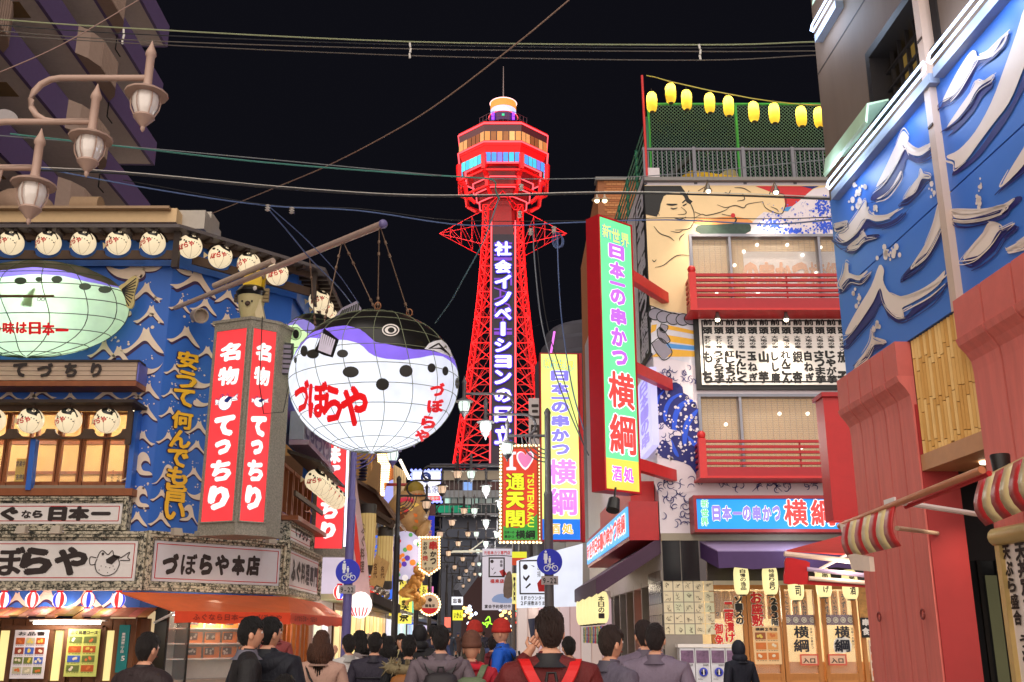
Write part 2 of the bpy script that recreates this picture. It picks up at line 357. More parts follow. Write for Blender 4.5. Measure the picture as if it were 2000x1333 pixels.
# top eave
ze = zf(441, .95)
m = MB(); band(m, ze - .06, ze + .03, -.3, .98, -10, 9); m.build('roof', mat((92, 84, 84), .5), lb)
for k in range(46):
 a = -9.6 + k * .36; m = MB()
 if a < 0: m.fbox(FL, a, ze - .14, a + .09, ze - .06, 0, .93)
 elif a < 3.6: m.fbox(CH, a, ze - .14, a + .09, ze - .06, 0, .93)
 else: m.fbox(SL, a - 3.6, ze - .14, a - 3.51, ze - .06, 0, .93)
 m.build('rafter', DARKW, lb)
def scallop(F, a0, a1, zlo, zhi, cents, r, up, n0, n1):
 """board with round bites where the lanterns hang; up: bites cut from the upper edge"""
 pts = []; cs = sorted(c for c in cents if a0 < c < a1); e = zhi if up else zlo; sg = 1 if not up else -1
 line = [(a0, e)]
 for c in cs: line += [(c + r * math.cos(t), e + sg * .62 * r * math.sin(t)) for t in [math.pi * (1 - j / 8) for j in range(9)]]
 line.append((a1, e)); o = zlo if up else zhi
 return line + [(a1, o), (a0, o)]
zt0, zt1, zt2, zt3 = zf(448, .6), zf(468, .6), zf(489, .6), zf(506, .6)
LC = [FL.hit(u, 476, .6)[0] for u in (-42, 22, 95, 163, 231, 299)]
def solid(F, line, n0, n1, name='board', mm=BROWN):
 return MB().fprism(F, line, n0, n1).build(name, mm, lb)
solid(FL, scallop(FL, -10, .22, zt1, zt0, LC, .36, False, 0, 0), .52, .6); solid(FL, scallop(FL, -10, .22, zt3, zt2, LC, .36, True, 0, 0), .52, .6)
CC = [CH.hit(u, v, .6)[0] for u, v in ((371, 483), (430, 503), (486, 517), (541, 536))]
solid(CH, scallop(CH, .24, CW + .2, zt1, zt0, CC, .34, False, 0, 0), .52, .6); solid(CH, scallop(CH, .24, CW + .2, zt3, zt2, CC, .34, True, 0, 0), .52, .6)
m = MB(); m.fbox(SL, .25, zt3, 8.2, zt2, .52, .6); m.fbox(SL, .25, zt1, 8.2, zt0, .52, .6); m.build('board', BROWN, lb)
m = MB(); band(m, zt3 - .02, zt0, .1, .14, -10, 9); m.build('blue_backing', BLUE, lb)
m = MB(); p = mitre(FL, CH, V((A0.x, 25, 0)), .66); m.obox((p.x, p.y, (zt0 + zt3) / 2 - .12), (.16, .16, zt0 - zt3 + .3)); m.build('corner_post', DARKW, lb)
p = mitre(CH, SL, V((B0.x, B0.y, 0)), .66); m = MB(); m.obox((p.x, p.y, (zt0 + zt3) / 2), (.14, .14, zt0 - zt3 + .2)); m.build('corner_post', DARKW, lb)
# slatted name board over the windows
SLAT = mat((196, 170, 148), .6, grain=.12, scale=3)
for k in range(4):
 v0 = 707 + k * 9.2; m = MB(); m.pbox(FL, -60, v0, 268 - k * 1, v0 + 8.2, .3, .62); m.build('board_slat', SLAT, lb)
m = MB(); m.pbox(FL, -60, 703, 272, 706.5, .2, .68); m.build('board_cap', DARKW, lb)
m = MB(); m.pbox(FL, -60, 744, 266, 754, 0, .7); m.build('ledge', WOOD, lb)
m = MB(); m.pbox(FL, 268, 707, 271, 745, 0, .6); m.build('board_end', mat((110, 110, 190), .5), lb)
m = MB()
for ch, a, b in (('て', 24, 52), ('づ', 72, 103), ('ち', 125, 151), ('り', 177, 199)): m.ptext(FL, ch, a, 709, b, 737, .66, bold=.06, fit=True)
m.build('lettering', INK, lb)
# eave and room windows
m = MB(); m.pbox(FL, -60, 780, 262, 786, 0, .95); m.build('window_eave', DARKW, lb)
m = MB(); m.pbox(FL, -60, 786, 258, 803, .5, .58); m.pbox(FL, 246, 803, 257, 868, .5, .58); m.build('board', BROWN, lb)
LW = [FL.hit(u, 822, .6)[0] for u in (-15, 60, 134, 209)]
solid(FL, scallop(FL, -10, FL.hit(246, 850, .5)[0], zf(857, .5), zf(838, .5), LW, .36, True, 0, 0), .42, .5)
m = MB(); m.pbox(FL, -60, 954, 258, 968, -.1, .35); m.build('window_sill', WOOD, lb)
m = MB(); m.pbox(FL, -60, 948, 255, 954, -.1, .25); m.build('window_rail', mat((150, 130, 110), .5), lb)
zb, zw = zf(950), zf(800)
ROOM = mat((236, 196, 130), .7, grain=.06)
m = MB(); m.fbox(FL, -9.6, zb - .3, -.4, zw + .5, -3.1, -3.0); m.fbox(FL, -9.6, zw + .5, -.4, zw + .55, -3, -.36); m.fbox(FL, -9.6, zb - .35, -.4, zb - .3, -3, -.36); m.fbox(FL, -.45, zb, -.4, zw + .5, -3, -.36)
m.build('room_wall', ROOM, lb)
m = MB(); m.fbox(FL, -9.5, zw - .35, -.5, zw - .22, -2.98, -2.94); m.fbox(FL, -9.5, zb + .75, -.5, zb + .83, -2.98, -2.94); m.build('room_rail', WOOD, lb)
m = MB(); m.fbox(FL, -2.4, zw + .38, -1.2, zw + .45, -2, -.9); m.fbox(FL, -5.6, zw + .38, -4.4, zw + .45, -2, -.9); m.build('ceiling_light', glow((255, 240, 210), 2.2), lb)
lamp(lb, FL.pt(-2, zw + .1, -1.4), 85, .2); lamp(lb, FL.pt(-5, zw + .1, -1.4), 85, .2)
for u0, u1 in ((-30, 10), (12, 58), (66, 113), (115, 158), (160, 204), (206, 248)):
 m = MB(); F = FL
 for q in (u0, u1 - 4): m.pbox(F, q, 805, q + 4, 949, -.2, -.05)
 m.pbox(F, u0, 805, u1, 809, -.2, -.06); m.pbox(F, u0, 941, u1, 949, -.2, -.06); m.pbox(F, u0, 853, u1, 859, -.2, -.06)
 w = m.build('window', WOOD, lb); MB().pbox(F, u0 + 3, 809, u1 - 3, 945, -.13, -.12).build('pane', glass((240, 230, 210), .05, .12), w)
m = MB(); m.prism([FL.pt(*FL.hit(60, 858, .4), .4), FL.pt(*FL.hit(70, 858, .4), .4), FL.pt(*FL.hit(59, 957, .4), .4), FL.pt(*FL.hit(49, 957, .4), .4)], (0, .2, 0)); m.build('blue_post', BLUE, lb)
m = MB(); m.pbox(FL, 252, 805, 262, 957, -.02, .3); m.build('blue_post', BLUE, lb)
for k, (u, w_) in enumerate(((34, 18), (22, 6))):
 pass
m = MB(); m.pbox(FL, 30, 896, 51, 944, -.5, -.48); m.build('yellow_notice', mat((222, 190, 40), .5), lb)
m = MB(); m.ptext(FL, '営業中', 31, 900, 50, 912, -.47, bold=.02); m.ptext(FL, '名物鍋', 31, 926, 50, 938, -.47, bold=.02); m.build('lettering', INK, lb)
m = MB(); m.ptext(FL, 'てっちり', 216, 918, 223, 944, -.46, vert=True, bold=.02); m.ptext(FL, 'ふぐ鍋', 228, 922, 235, 944, -.46, vert=True, bold=.02); m.ptext(FL, '本日営業', 8, 880, 17, 930, -.46, vert=True, bold=.02); m.ptext(FL, 'お品書', 238, 922, 245, 944, -.46, vert=True, bold=.02); m.build('lettering', INK, lb)
# ---- stone framed signs
def rects_frame(mb, F, a0, b0, a1, b1, t, n0, n1):
 mb.fbox(F, a0, b0, a1, b0 + t, n0, n1); mb.fbox(F, a0, b1 - t, a1, b1, n0, n1); mb.fbox(F, a0, b0 + t, a0 + t, b1 - t, n0, n1); mb.fbox(F, a1 - t, b0 + t, a1, b1 - t, n0, n1)
def stone_sign(F, a0, b0, a1, b1, label, texts, t=.2, n=.32, face=WHITE, name='stone_framed_sign', emblem=None):
 T = thing(name, label, 'sign', F.pt((a0 + a1) / 2, b0))
 for k in range(3):
  m = MB(); q = t / 3; rects_frame(m, F, a0 + k * q, b0 + k * q, a1 - k * q, b1 - k * q, q * .82, 0, n - k * .05 + (.03 if k == 1 else 0)); m.build('frame_moulding', STONE, T)
 MB().fbox(F, a0 + .02, b0 + .02, a1 - .02, b1 - .02, 0, n - .14).build('frame_backing', STONE, T)
 MB().fbox(F, a0 + t, b0 + t, a1 - t, b1 - t, n - .14, n - .09).build('panel', face, T)
 m = MB(); rects_frame(m, F, a0 + t + .06, b0 + t + .06, a1 - t - .06, b1 - t - .06, .018, n - .09, n - .082); m.build('red_line', RED, T)
 m = MB()
 for ch, c0, d0, c1, d1 in texts: m.glyph(F, ch, c0, d0, c1 - c0, d1 - d0, n - .08, .075, True)
 m.build('lettering', INK, T)
 return T
def emblem(F, a, b, s, n, parent, line=INK, body=None):
 """line drawing of a blowfish, s = width"""
 m = MB(); P = lambda l: [(a + x * s, b + y * s) for x, y in l]
 if body: m.cur = 1; m.fpoly(F, P(circ(-.06, -.06, .3, 18, .27)), n - .003); m.fpoly(F, P([(.2, .1), (.5, .24), (.46, .1), (.5, .0), (.24, -.02)]), n - .003); m.fpoly(F, P([(-.5, .1), (-.34, .06), (-.34, -.1), (-.5, -.1)]), n - .003); m.cur = 0
 w = .022 * s
 m.stroke(F, P([(-.32, .08), (-.36, -.06), (-.28, -.25), (-.06, -.34), (.16, -.26), (.25, -.06), (.22, .08), (.3, .12), (.48, .24), (.44, .12), (.5, .04), (.26, .04)]), w, n, False)
 m.stroke(F, P([(-.34, .1), (-.5, .12), (-.48, -.06), (-.34, -.06)]), w, n, False)
 m.stroke(F, P([(-.32, .1), (-.28, .22), (-.2, .28), (-.06, .18), (.04, .28), (.1, .14), (.22, .1)]), w, n, False)
 m.fpoly(F, P([(-.1, .06), (.08, .18), (.26, .14), (.16, .04), (.06, -.06), (-.08, -.02)]), n)
 m.fpoly(F, P(circ(-.19, .2, .035, 8)), n + .001)
 for x, y in ((-.2, -.1), (-.08, -.12), (.02, -.14), (.1, -.1), (-.24, -.2), (-.02, -.26), (.14, -.18)): m.fpoly(F, P(circ(x, y, .014, 6)), n + .001)
 return m.build('fish_emblem', [line, body or line], parent)
n = .32; t3 = lambda ch, u0, v0, u1, v1, n=.24, F=FL: (ch, F.hit(u0, v0, n)[0], F.hit(u0, v1, n)[1], F.hit(u1, v1, n)[0], F.hit(u1, v0, n)[1])
h = FL.hit
T = stone_sign(FL, -11, h(0, 1036, .3)[1], h(249, 1000, .3)[0], h(0, 970, .3)[1], 'long cream stone framed sign with brown writing, right under the lit windows',
   [t3('ふ', -40, 990, -2, 1018), t3('ぐ', 2, 990, 34, 1018), t3('な', 43, 997, 60, 1013), t3('ら', 64, 997, 83, 1012), t3('日', 96, 990, 129, 1018), t3('本', 135, 989, 173, 1018), t3('一', 178, 1000, 216, 1007)], t=.16)
T = stone_sign(FL, -11, h(0, 1153, .42)[1], .15, h(0, 1038, .42)[1], 'big cream stone framed sign with large brown characters and a drawn blowfish',
   [t3('づ', -90, 1068, -30, 1126, .34), t3('ぼ', -22, 1068, 44, 1126, .34), t3('ら', 42, 1069, 100, 1124, .34), t3('や', 109, 1068, 168, 1125, .34)], t=.22, n=.42)
emblem(FL, *h(214, 1098, .345), .95, .345, T)
c0 = .12; ctop, cbot = CH.hit(290, 1036, .42)[1], CH.hit(290, 1153, .42)[1]
def chx(u, v=1105, n=.3): return CH.hit(u, v, n)[0]
tx = []
for ch, u0, u1 in (('づ', 315, 347), ('ぼ', 352, 383), ('ら', 388, 414), ('や', 418, 446), ('本', 451, 477), ('店', 480, 506)):
 a0, a1 = chx(u0), chx(u1); bm = CH.hit((u0 + u1) / 2, 1102 + (u0 - 315) * .02, .3)[1]; tx.append((ch, a0, bm - .26, a1, bm + .26))
T = stone_sign(CH, -.15, cbot, CW + .15, ctop, 'pale stone framed sign with six dark characters on the angled corner', tx, t=.22, n=.42, face=mat((206, 202, 208), .5, grain=.04))
T = stone_sign(SL, -.15, cbot, 5.3, ctop, 'stone framed sign on the street side with dark brown characters at a steep angle',
    [(ch, .55 + i * .75, (cbot + ctop) / 2 - .3, 1.2 + i * .75, (cbot + ctop) / 2 + .3) for i, ch in enumerate('ふぐ料理専門')], t=.2, n=.42, face=mat((206, 196, 196), .5, grain=.04))
T = stone_sign(SL, .3, SL.hit(560, 1058, .3)[1], 4.2, SL.hit(560, 1012, .3)[1], 'small stone framed sign with four dark characters below the side windows',
    [(ch, 1.3 + i * .6, SL.hit(560, 1047)[1], 1.8 + i * .6, SL.hit(560, 1022)[1]) for i, ch in enumerate('てっちり')], t=.14, n=.3)
# small floodlights on top of the frames
for i, (F, u, v) in enumerate(((FL, 42, 1036), (FL, 110, 1036), (CH, 346, 1040), (CH, 530, 1056))):
 a, b = F.hit(u, v, .8); T = thing('floodlight', ['small white floodlight above the big brown characters', 'small floodlight with a white arm over the drawn blowfish sign', 'small floodlight over the left end of the corner sign', 'small floodlight at the right end of the corner sign'][i], 'floodlight', F.pt(a, b, .5), 'small floodlights on the sign frames')
 m = MB(); m.prism([F.pt(a - .12, b - .08, .72), F.pt(a + .12, b - .08, .72), F.pt(a + .1, b + .1, .66), F.pt(a - .1, b + .1, .66)], F.N * .18); m.build('housing', mat((190, 176, 160), .5), T)
 MB().tube([F.pt(a, b, .7), F.pt(a, b, .42)], .02, 6).build('arm', WHITE, T)
# ---- street side of the building
zA, zB = SL.hit(541, 891)[1], SL.hit(541, 1002)[1]
for k in range(3):
 a0 = .35 + k * 1.6; m = MB()
 m.fbox(SL, a0, zB, a0 + .12, zA, -.2, 0); m.fbox(SL, a0 + 1.4, zB, a0 + 1.5, zA, -.2, 0); m.fbox(SL, a0 + .7, zB, a0 + .78, zA, -.2, 0)
 m.fbox(SL, a0, zA - .1, a0 + 1.5, zA, -.2, .01); m.fbox(SL, a0, zB, a0 + 1.5, zB + .1, -.2, .01)
 w = m.build('window', WOOD, lb); MB().fbox(SL, a0 + .1, zB, a0 + 1.45, zA, -.12, -.11).build('pane', mat((120, 78, 40), .3), w)
MB().fbox(SL, .2, zB - .14, 5.4, zB - .02, 0, .5).build('window_sill', WOOD, lb)
ze2 = SL.hit(553, 828, .9)[1]
m = MB(); m.prism([SL.pt(.4, ze2 + .3, .05), SL.pt(.4, ze2 - .02, 1.0), SL.pt(.4, ze2 - .1, 1.0), SL.pt(.4, ze2 + .2, .05)], SL.R * 6.2); m.build('side_eave', DARKW, lb)
MB().fbox(SL, .4, ze2 - 1.0, 6.6, ze2 - .86, .3, .36).build('board', BROWN, lb)
m = MB(); m.fbox(SL, .3, ze2 + .55, 6.6, ze2 + 1.35, .1, .5); m.build('side_sign_board', mat((150, 150, 170), .5), lb)
m = MB(); m.text(SL, 'ごちそうてっちり', .5, ze2 + .65, 6.4, ze2 + 1.25, .52, bold=.06, fit=True); m.build('lettering', mat((60, 60, 110), .5), lb)
MB().fbox(SL, .3, ze2 + .4, 6.6, ze2 + .54, .1, .65).build('side_ledge', mat((160, 130, 150), .5), lb)
for k in range(3): MB().tube([SL.pt(5.6 + k * .3, 3.5, .15), SL.pt(5.6 + k * .3, ze2 - 1, .15)], .05).build('drain_pipe', mat((40, 90, 200), .4), lb)
# ---- ground floor of the front
gt = zf(1187); WALLW = mat((120, 74, 44), .6, grain=.35, scale=3, stretch=(3, 3, .3))
for k in range(34):
 a = -9.4 + k * .3
 if a < .15: MB().fbox(FL, a, 0, a + .28, gt - .25, -.42, -.3 + random.uniform(-.02, .02)).build('wall_plank', WALLW, lb)
m = MB(); m.pbox(FL, -80, 1153, 276, 1188, -.3, -.05); m.build('blue_fascia', mat((80, 130, 200), .5), lb)
for (u, v, w) in [(30, 1172, 60), (95, 1170, 90), (165, 1172, 90), (220, 1174, 60)]: paint_wave(FL, u, v, w, 0, random.choice((1, -1)), drops=False, h=.8)
for k in range(21):                          # crooked wooden shingles
 u = -60 + k * 17.5; a0, b1 = FL.hit(u, 1188, 0); a1 = FL.hit(u + 16.5, 1188, 0)[0]; d = random.uniform(-.02, .05)
 m = MB(); c = (196 + random.randint(-25, 20), 132 + random.randint(-25, 20), 92 + random.randint(-20, 20))
 m.prism([FL.pt(a0, b1 + d, 0), FL.pt(a1, b1 + d, 0), FL.pt(a1 - .03, b1 - .2 + d, .55), FL.pt(a0 - .06, b1 - .2 + d, .55)], (0, 0, -.035)); m.build('shingle', mat(c, .7, grain=.3), lb)
for u in (7, 106, 205):
 MB().pbox(FL, u - 11, 1232, u + 12, 1330, -.3, -.24).build('lit_slit', glow((250, 224, 150), .9), lb)
m = MB()
for u in (18, 94, 126, 196): m.pbox(FL, u - 5, 1226, u + 5, 1340, -.24, -.12)
m.pbox(FL, 8, 1222, 200, 1230, -.24, -.1); m.build('window_frame', mat((104, 64, 40), .6, grain=.35), lb)
t = thing('fluorescent_tube_light', 'bare white fluorescent tube over the two menu posters', 'lamp', FL.pt(*h(130, 1220, .1), .1))
MB().pbox(FL, 58, 1211, 206, 1214, -.1, .02).build('fitting', WHITE, t); q0, q1 = h(66, 1217, .05), h(196, 1217, .05)
MB().tube([FL.pt(*q0, .05), FL.pt(*q1, .05)], .035).build('tube', glow((255, 250, 235), 6), t); lamp(t, FL.pt(q0[0] + .7, q0[1] - .05, .3), 30, .2, (1, .92, .8))
def poster(F, u0, v0, u1, v1, n, label, base, seed, cells=(3, 4), title='本日のおすすめ', group=None, cat='poster', cols=((190, 90, 40), (150, 60, 40), (70, 100, 190), (200, 190, 160), (110, 120, 60)), tcol=INK, em=0):
 random.seed(seed); a0, b1 = F.hit(u0, (v0 + v1) / 2, n)[0], F.hit((u0 + u1) / 2, v0, n)[1]; a1, b0 = F.hit(u1, (v0 + v1) / 2, n)[0], F.hit((u0 + u1) / 2, v1, n)[1]
 if a0 > a1: a0, a1 = a1, a0
 T = thing('menu_poster' if cat == 'poster' else cat, label, cat, F.pt((a0 + a1) / 2, b0, n), group); w, hh = a1 - a0, b1 - b0
 MB().fbox(F, a0, b0, a1, b1, n - .02, n).build('sheet', glow(base, em) if em else mat(base, .5, grain=.04), T)
 cx, cy = cells; top_ = .16
 for i in range(cx):
  for j in range(cy):
   x0 = a0 + w * (.06 + i * .9 / cx); x1 = x0 + w * .78 / cx; y1 = b1 - hh * (top_ + j * (.8 / cy)); y0 = y1 - hh * .55 / cy
   m = MB(); m.fbox(F, x0, y0, x1, y1, n, n + .006); cxm, cym = (x0 + x1) / 2, (y0 + y1) / 2; m.cur = 1
   for q in range(3): m.fpoly(F, circ(cxm + random.uniform(-.25, .25) * (x1 - x0), cym + random.uniform(-.2, .2) * (y1 - y0), min(x1 - x0, y1 - y0) * .22, 7), n + .009 + q * .001)
   m.build('photo', [mat(random.choice(cols), .4), mat(random.choice(((236, 220, 190), (220, 120, 60), (230, 200, 90))), .4)], T)
   m = MB(); m.text(F, '¥%d' % random.choice((380, 480, 580, 980, 1280)), x0, y0 - hh * .12 / cy, x1, y0 - .01, n + .005, bold=.01); m.build('lettering', tcol, T)
 m = MB(); m.text(F, title, a0 + w * .08, b1 - hh * .12, a1 - w * .08, b1 - hh * .03, n + .005, bold=.03); m.build('lettering', tcol, T)
 random.seed(seed + 3); return T
poster(FL, 24, 1231, 90, 1326, .0, 'white menu poster with rows of small photos, left of the two by the lit slits', (232, 222, 226), 3, (3, 4), 'お品書')
poster(FL, 129, 1229, 192, 1322, .0, 'yellow-green menu poster with photos, right of the fluorescent lit pair', (206, 210, 110), 8, (2, 4), 'ふぐ料理コース')
t = thing('address_plate', 'narrow teal street address plate with white characters on the wooden wall', 'sign', FL.pt(*h(240, 1313), -.2))
MB().pbox(FL, 229, 1221, 250, 1314, -.3, -.24).build('plate', mat((20, 130, 130), .4), t)
m = MB(); m.ptext(FL, '恵美須東二丁目', 236, 1236, 244, 1276, -.235, vert=True, bold=.03); m.ptext(FL, '5', 235, 1280, 245, 1292, -.235, bold=.03); m.build('lettering', WHITE, t)
# ---- orange awning of the corner shop
aw = thing('orange_awning', 'long orange awning stretched over the glass food showcase at the corner', 'awning', CH.pt(1.8, 2.4, .5))
P = [CH.pt(*CH.hit(277, 1157, .42), .42), CH.pt(*CH.hit(533, 1162, .42), .42), SL.pt(*SL.hit(606, 1178, .42), .42)]
zt_ = P[0].z
zo = 2.13
pi = path(.42, -1, 6)
I1 = FL.pt(-.35, zt_, .42); I2 = V((pi[1].x, pi[1].y, zt_)); I3 = V((pi[2].x, pi[2].y, zt_)); I4 = SL.pt(5.4, zt_, .42)
O1 = atY(342, 1190, 23.6); O2 = atY(566, 1205, 25.2); O4 = atY(674, 1208, 33); O1.z = O2.z = O4.z = zo
m = MB(); ORA = mat((226, 104, 52), .6, grain=.18, scale=2)
m.add([I2, O1, O2, I3, O4, I4, I1], [(0, 1, 2, 3), (3, 2, 4, 5), (6, 1, 0)]); o = m.build('canopy', ORA, aw)
md = o.modifiers.new('thickness', 'SOLIDIFY'); md.thickness = .03
for i, (p, q) in enumerate(((O1, O2), (O2, O4))):
 d = (q - p); L = d.length; F = Fr(p, (d.x, d.y)); m = MB(); N = int(L / .35); low = []
 for k in range(N + 1): low.append((L * k / N, zo - .26 + .02 * math.sin(k * 1.7)))
 m.fprism(F, [(0, zo)] + low + [(L, zo)], 0, .02); m.build('valance', mat((226, 70, 30), .6), aw)
 m = MB(); m.text(F, 'ふぐなら日本一 づぼらや', .4, zo - .2, min(L, 3.4) - .2, zo - .04, .03, bold=.02); m.build('lettering', mat((150, 40, 20), .6), aw)
lamp(aw, CH.pt(1.4, 2.3, 1.0), 45, .3, (1, .8, .55)); lamp(aw, SL.pt(2.5, 2.2, .8), 40, .3, (1, .8, .55))  # lamps added under the canopy for warm light, without fittings
for p in (O1, O2): MB().tube([p + V((0, 0, -.03)), CH.pt(CH.hit(300 if p is O1 else 520, 1215)[0], 1.9, .05)], .03, 6).build('folding_arm', WHITE, aw)
# ---- glass showcase and interior behind it
sw = thing('glass_showcase', 'glass food showcase with lit shelves and picture boards under the orange awning', 'showcase', CH.pt(1.2, 0, .5))
z1, F = 2.16, CH; s0_, s1_ = CH.hit(318, 1260, .6)[0], CH.hit(520, 1240, .6)[0]
m = MB()
for a in (s0_, s0_ + .55, s1_ - .06): m.fbox(F, a, 0, a + .06, z1, .1, .7)
m.fbox(F, s0_, z1, s1_, z1 + .1, .05, .72); m.build('frame', mat((40, 36, 34), .4, metal=.5), sw)
MB().fbox(F, s0_ + .06, .6, s1_ - .06, z1, .08, .1).build('back_panel', mat((238, 232, 218), .5), sw)
MB().fbox(F, s0_ + .02, 0, s1_ - .02, .6, .1, .68).build('base', mat((150, 140, 130), .5), sw)
for z in (1.05, 1.4, 1.75): MB().fbox(F, s0_ + .05, z, s1_ - .05, z + .03, .1, .62).build('shelf', mat((220, 220, 215), .3), sw)
MB().tube([F.pt(s0_ + .2, z1 - .06, .5), F.pt(s1_ - .2, z1 - .06, .5)], .035).build('tube', glow((255, 248, 230), 7), sw)
lamp(sw, F.pt((s0_ + s1_) / 2, z1 - .15, .45), 75, .3, (1, .95, .85))
MB().fbox(F, s0_ + .03, .6, s1_ - .03, z1, .69, .7).build('pane', glass(), sw)
for j, z in enumerate((1.08, 1.43, 1.78)):
 for i in range(6):
  a = s0_ + .7 + i * .48
  if a + .4 > s1_: break
  T = thing('food_picture_board', '%s food picture board from the left on the %s showcase shelf' % (('first', 'second', 'third', 'fourth', 'fifth', 'sixth')[i], ('lowest', 'middle', 'top')[j]), 'picture board', F.pt(a + .2, z, .4), 'picture boards in the showcase')
  MB().fbox(F, a, z, a + .42, z + .26, .38, .4).build('board', mat((226, 130, 40), .5), T)
  m = MB(); m.fbox(F, a + .03, z + .07, a + .28, z + .24, .4, .406); m.cur = 1
  for q in range(5): m.fpoly(F, circ(a + .06 + random.random() * .18, z + .1 + random.random() * .11, .03, 7), .41 + q * .001)
  m.build('photo', [mat((70, 56, 50), .5), mat((226, 214, 200), .5)], T)
# shop front along the street behind the showcase
m = MB(); m.fbox(CH, .1, 0, s0_ - .02, 2.6, -.35, -.25); m.fbox(CH, .1, 2.3, CW, 2.6, -.35, -.25); m.fbox(CH, s1_ + .05, 0, CW, 2.3, -.35, -.25); m.build('shop_wall', WALLW, lb)
for k in range(14):
 a = .2 + k * .5; MB().fbox(SL, a, 0, a + .2, 2.6, -.2, -.05 + .03 * (k % 3)).build('wall_plank', mat((150 + 12 * (k % 3), 96 + 8 * (k % 2), 52), .6, grain=.25), lb)
MB().fbox(SL, .2, 0, 7, 2.5, -.5, -.45).build('lit_interior', glow((255, 214, 150), .8), lb)
MB().fbox(CH, 0, 0, CW, 2.6, -1.5, -1.45).build('lit_interior', glow((255, 220, 170), .5), lb)
# ------------------------------------------------------------ draping flat shapes on round bodies
def drape(faces, mapfn, step):
 """faces: list of 2D polygons; cut into a grid of the given step, then mapped to space"""
 bm = bmesh.new()
 for f in faces:
  vs = [bm.verts.new((p[0], p[1], 0)) for p in f]
  try: bm.faces.new(vs)
  except ValueError: pass
 bmesh.ops.triangulate(bm, faces=bm.faces[:])
 if bm.verts:
  for ax in (0, 1):
   lo = min(v.co[ax] for v in bm.verts); hi = max(v.co[ax] for v in bm.verts); k = lo + step
   while k < hi:
    co = V((0, 0, 0)); co[ax] = k; no = V((0, 0, 0)); no[ax] = 1
    bmesh.ops.bisect_plane(bm, geom=bm.verts[:] + bm.edges[:] + bm.faces[:], plane_co=co, plane_no=no); k += step
 bm.verts.index_update(); vs = [mapfn(v.co.x, v.co.y) for v in bm.verts]; fs = [tuple(v.index for v in f.verts) for f in bm.faces]
 bm.free(); return vs, fs
def glyph_faces(ch, x, y, w, h, bold, shear=0, rot=0):
 vs, fs, (u0, v0, u1, v1) = glyph(ch, 0); b = bold; out = []
 for k in range(6 if b else 1):
  dx, dy = b * math.cos(k * math.pi / 3), b * math.sin(k * math.pi / 3)
  P = [(x + w * (p[0] + dx - u0 + b) / (u1 - u0 + 2 * b), y + h * (p[1] + dy - v0 + b) / (v1 - v0 + 2 * b)) for p in vs]; out += [[P[i] for i in f] for f in fs]
 return out
class Ell:
 def __init__(s, c, r): s.c = V(c); s.r = V(r)
 def hit(s, u, v, k=1.006):
  d = ray(u, v); o = EYE - s.c; R = s.r * k
  D = V((d.x / R.x, d.y / R.y, d.z / R.z)); O = V((o.x / R.x, o.y / R.y, o.z / R.z))
  A, B, C = D.dot(D), O.dot(D), O.dot(O) - 1; q = B * B - A * C
  if q < 0: p = O + D * (-B / A); p.normalize()
  else: p = O + D * ((-B - math.sqrt(q)) / A)
  return V((s.c.x + p.x * R.x, s.c.y + p.y * R.y, s.c.z + p.z * R.z))
 def ang(s, u, v):
  p = s.hit(u, v, 1) - s.c; x, y, z = p.x / s.r.x, p.y / s.r.y, max(-1, min(1, p.z / s.r.z)); a = math.atan2(y, x)
  if a > math.pi / 2: a -= 2 * math.pi
  return a, math.asin(z)
 def at(s, a, t, k=1.0): return s.c + V((math.cos(a) * math.cos(t) * s.r.x, math.sin(a) * math.cos(t) * s.r.y, math.sin(t) * s.r.z)) * k
def interp(pts):
 p = sorted(pts); lo, hi = p[0], p[-1]
 def f(a):
  while a < lo[0] - 1e-9: a += 2 * math.pi
  while a >= lo[0] + 2 * math.pi: a -= 2 * math.pi
  if a <= hi[0]:
   for (a0, t0), (a1, t1) in zip(p, p[1:]):
    if a0 <= a <= a1: return t0 + (t1 - t0) * (a - a0) / max(1e-6, a1 - a0)
  k = (a - hi[0]) / (lo[0] + 2 * math.pi - hi[0]); return hi[1] + (lo[1] - hi[1]) * k
 return f
def puffer(T, E, blk, pur, body, purple, black, step=8, nlat=11, nlon=16, rib=.011, half=False, ribc=(70, 80, 50)):
 fb, fp = interp([E.ang(u, v) for u, v in blk]), interp([E.ang(u, v) for u, v in pur]); N = 96
 def zone(f0, f1, k, name, m):
  vs = [E.at(2 * math.pi * i / N, f0(2 * math.pi * i / N) * (1 - j / k) + f1(2 * math.pi * i / N) * j / k) for j in range(k + 1) for i in range(N)]
  fs = [(j * N + i, j * N + (i + 1) % N, (j + 1) * N + (i + 1) % N, (j + 1) * N + i) for j in range(k) for i in range(N)]
  return MB().add(vs, fs).build(name, m, T, smooth=80)
 zone(lambda a: -math.pi / 2 + .001, fp, 22, 'belly', body); zone(fp, fb, 4, 'purple_band', purple); zone(fb, lambda a: math.pi / 2 - .001, 14, 'back', black)
 rm = mat(ribc, .6)
 for k in range(1, nlat):
  t = -math.pi / 2 + math.pi * k / nlat; MB().tube([E.at(2 * math.pi * i / 48, t + .05 * math.sin(2 * math.pi * i / 48 + 1), 1.003) for i in range(49)], rib, 5).build('hoop', rm, T)
 for k in range(nlon):
  a = 2 * math.pi * (k + .3) / nlon; MB().tube([E.at(a + .1 * math.sin(j * .3), -math.pi / 2 + .04 + (math.pi - .08) * j / 24, 1.003) for j in range(25)], rib, 5).build('rib', rm, T)
def decal(T, E, polys, m, name, step=9, k=1.008):
 fs = [[p for p in poly] for poly in polys]; vs, ff = drape(fs, lambda x, y: E.hit(x, y, k), step)
 return MB().add(vs, ff).build(name, m, T, smooth=80)
def sp(u, v, rx, ry, k=16): return circ(u, v, rx, k, ry)
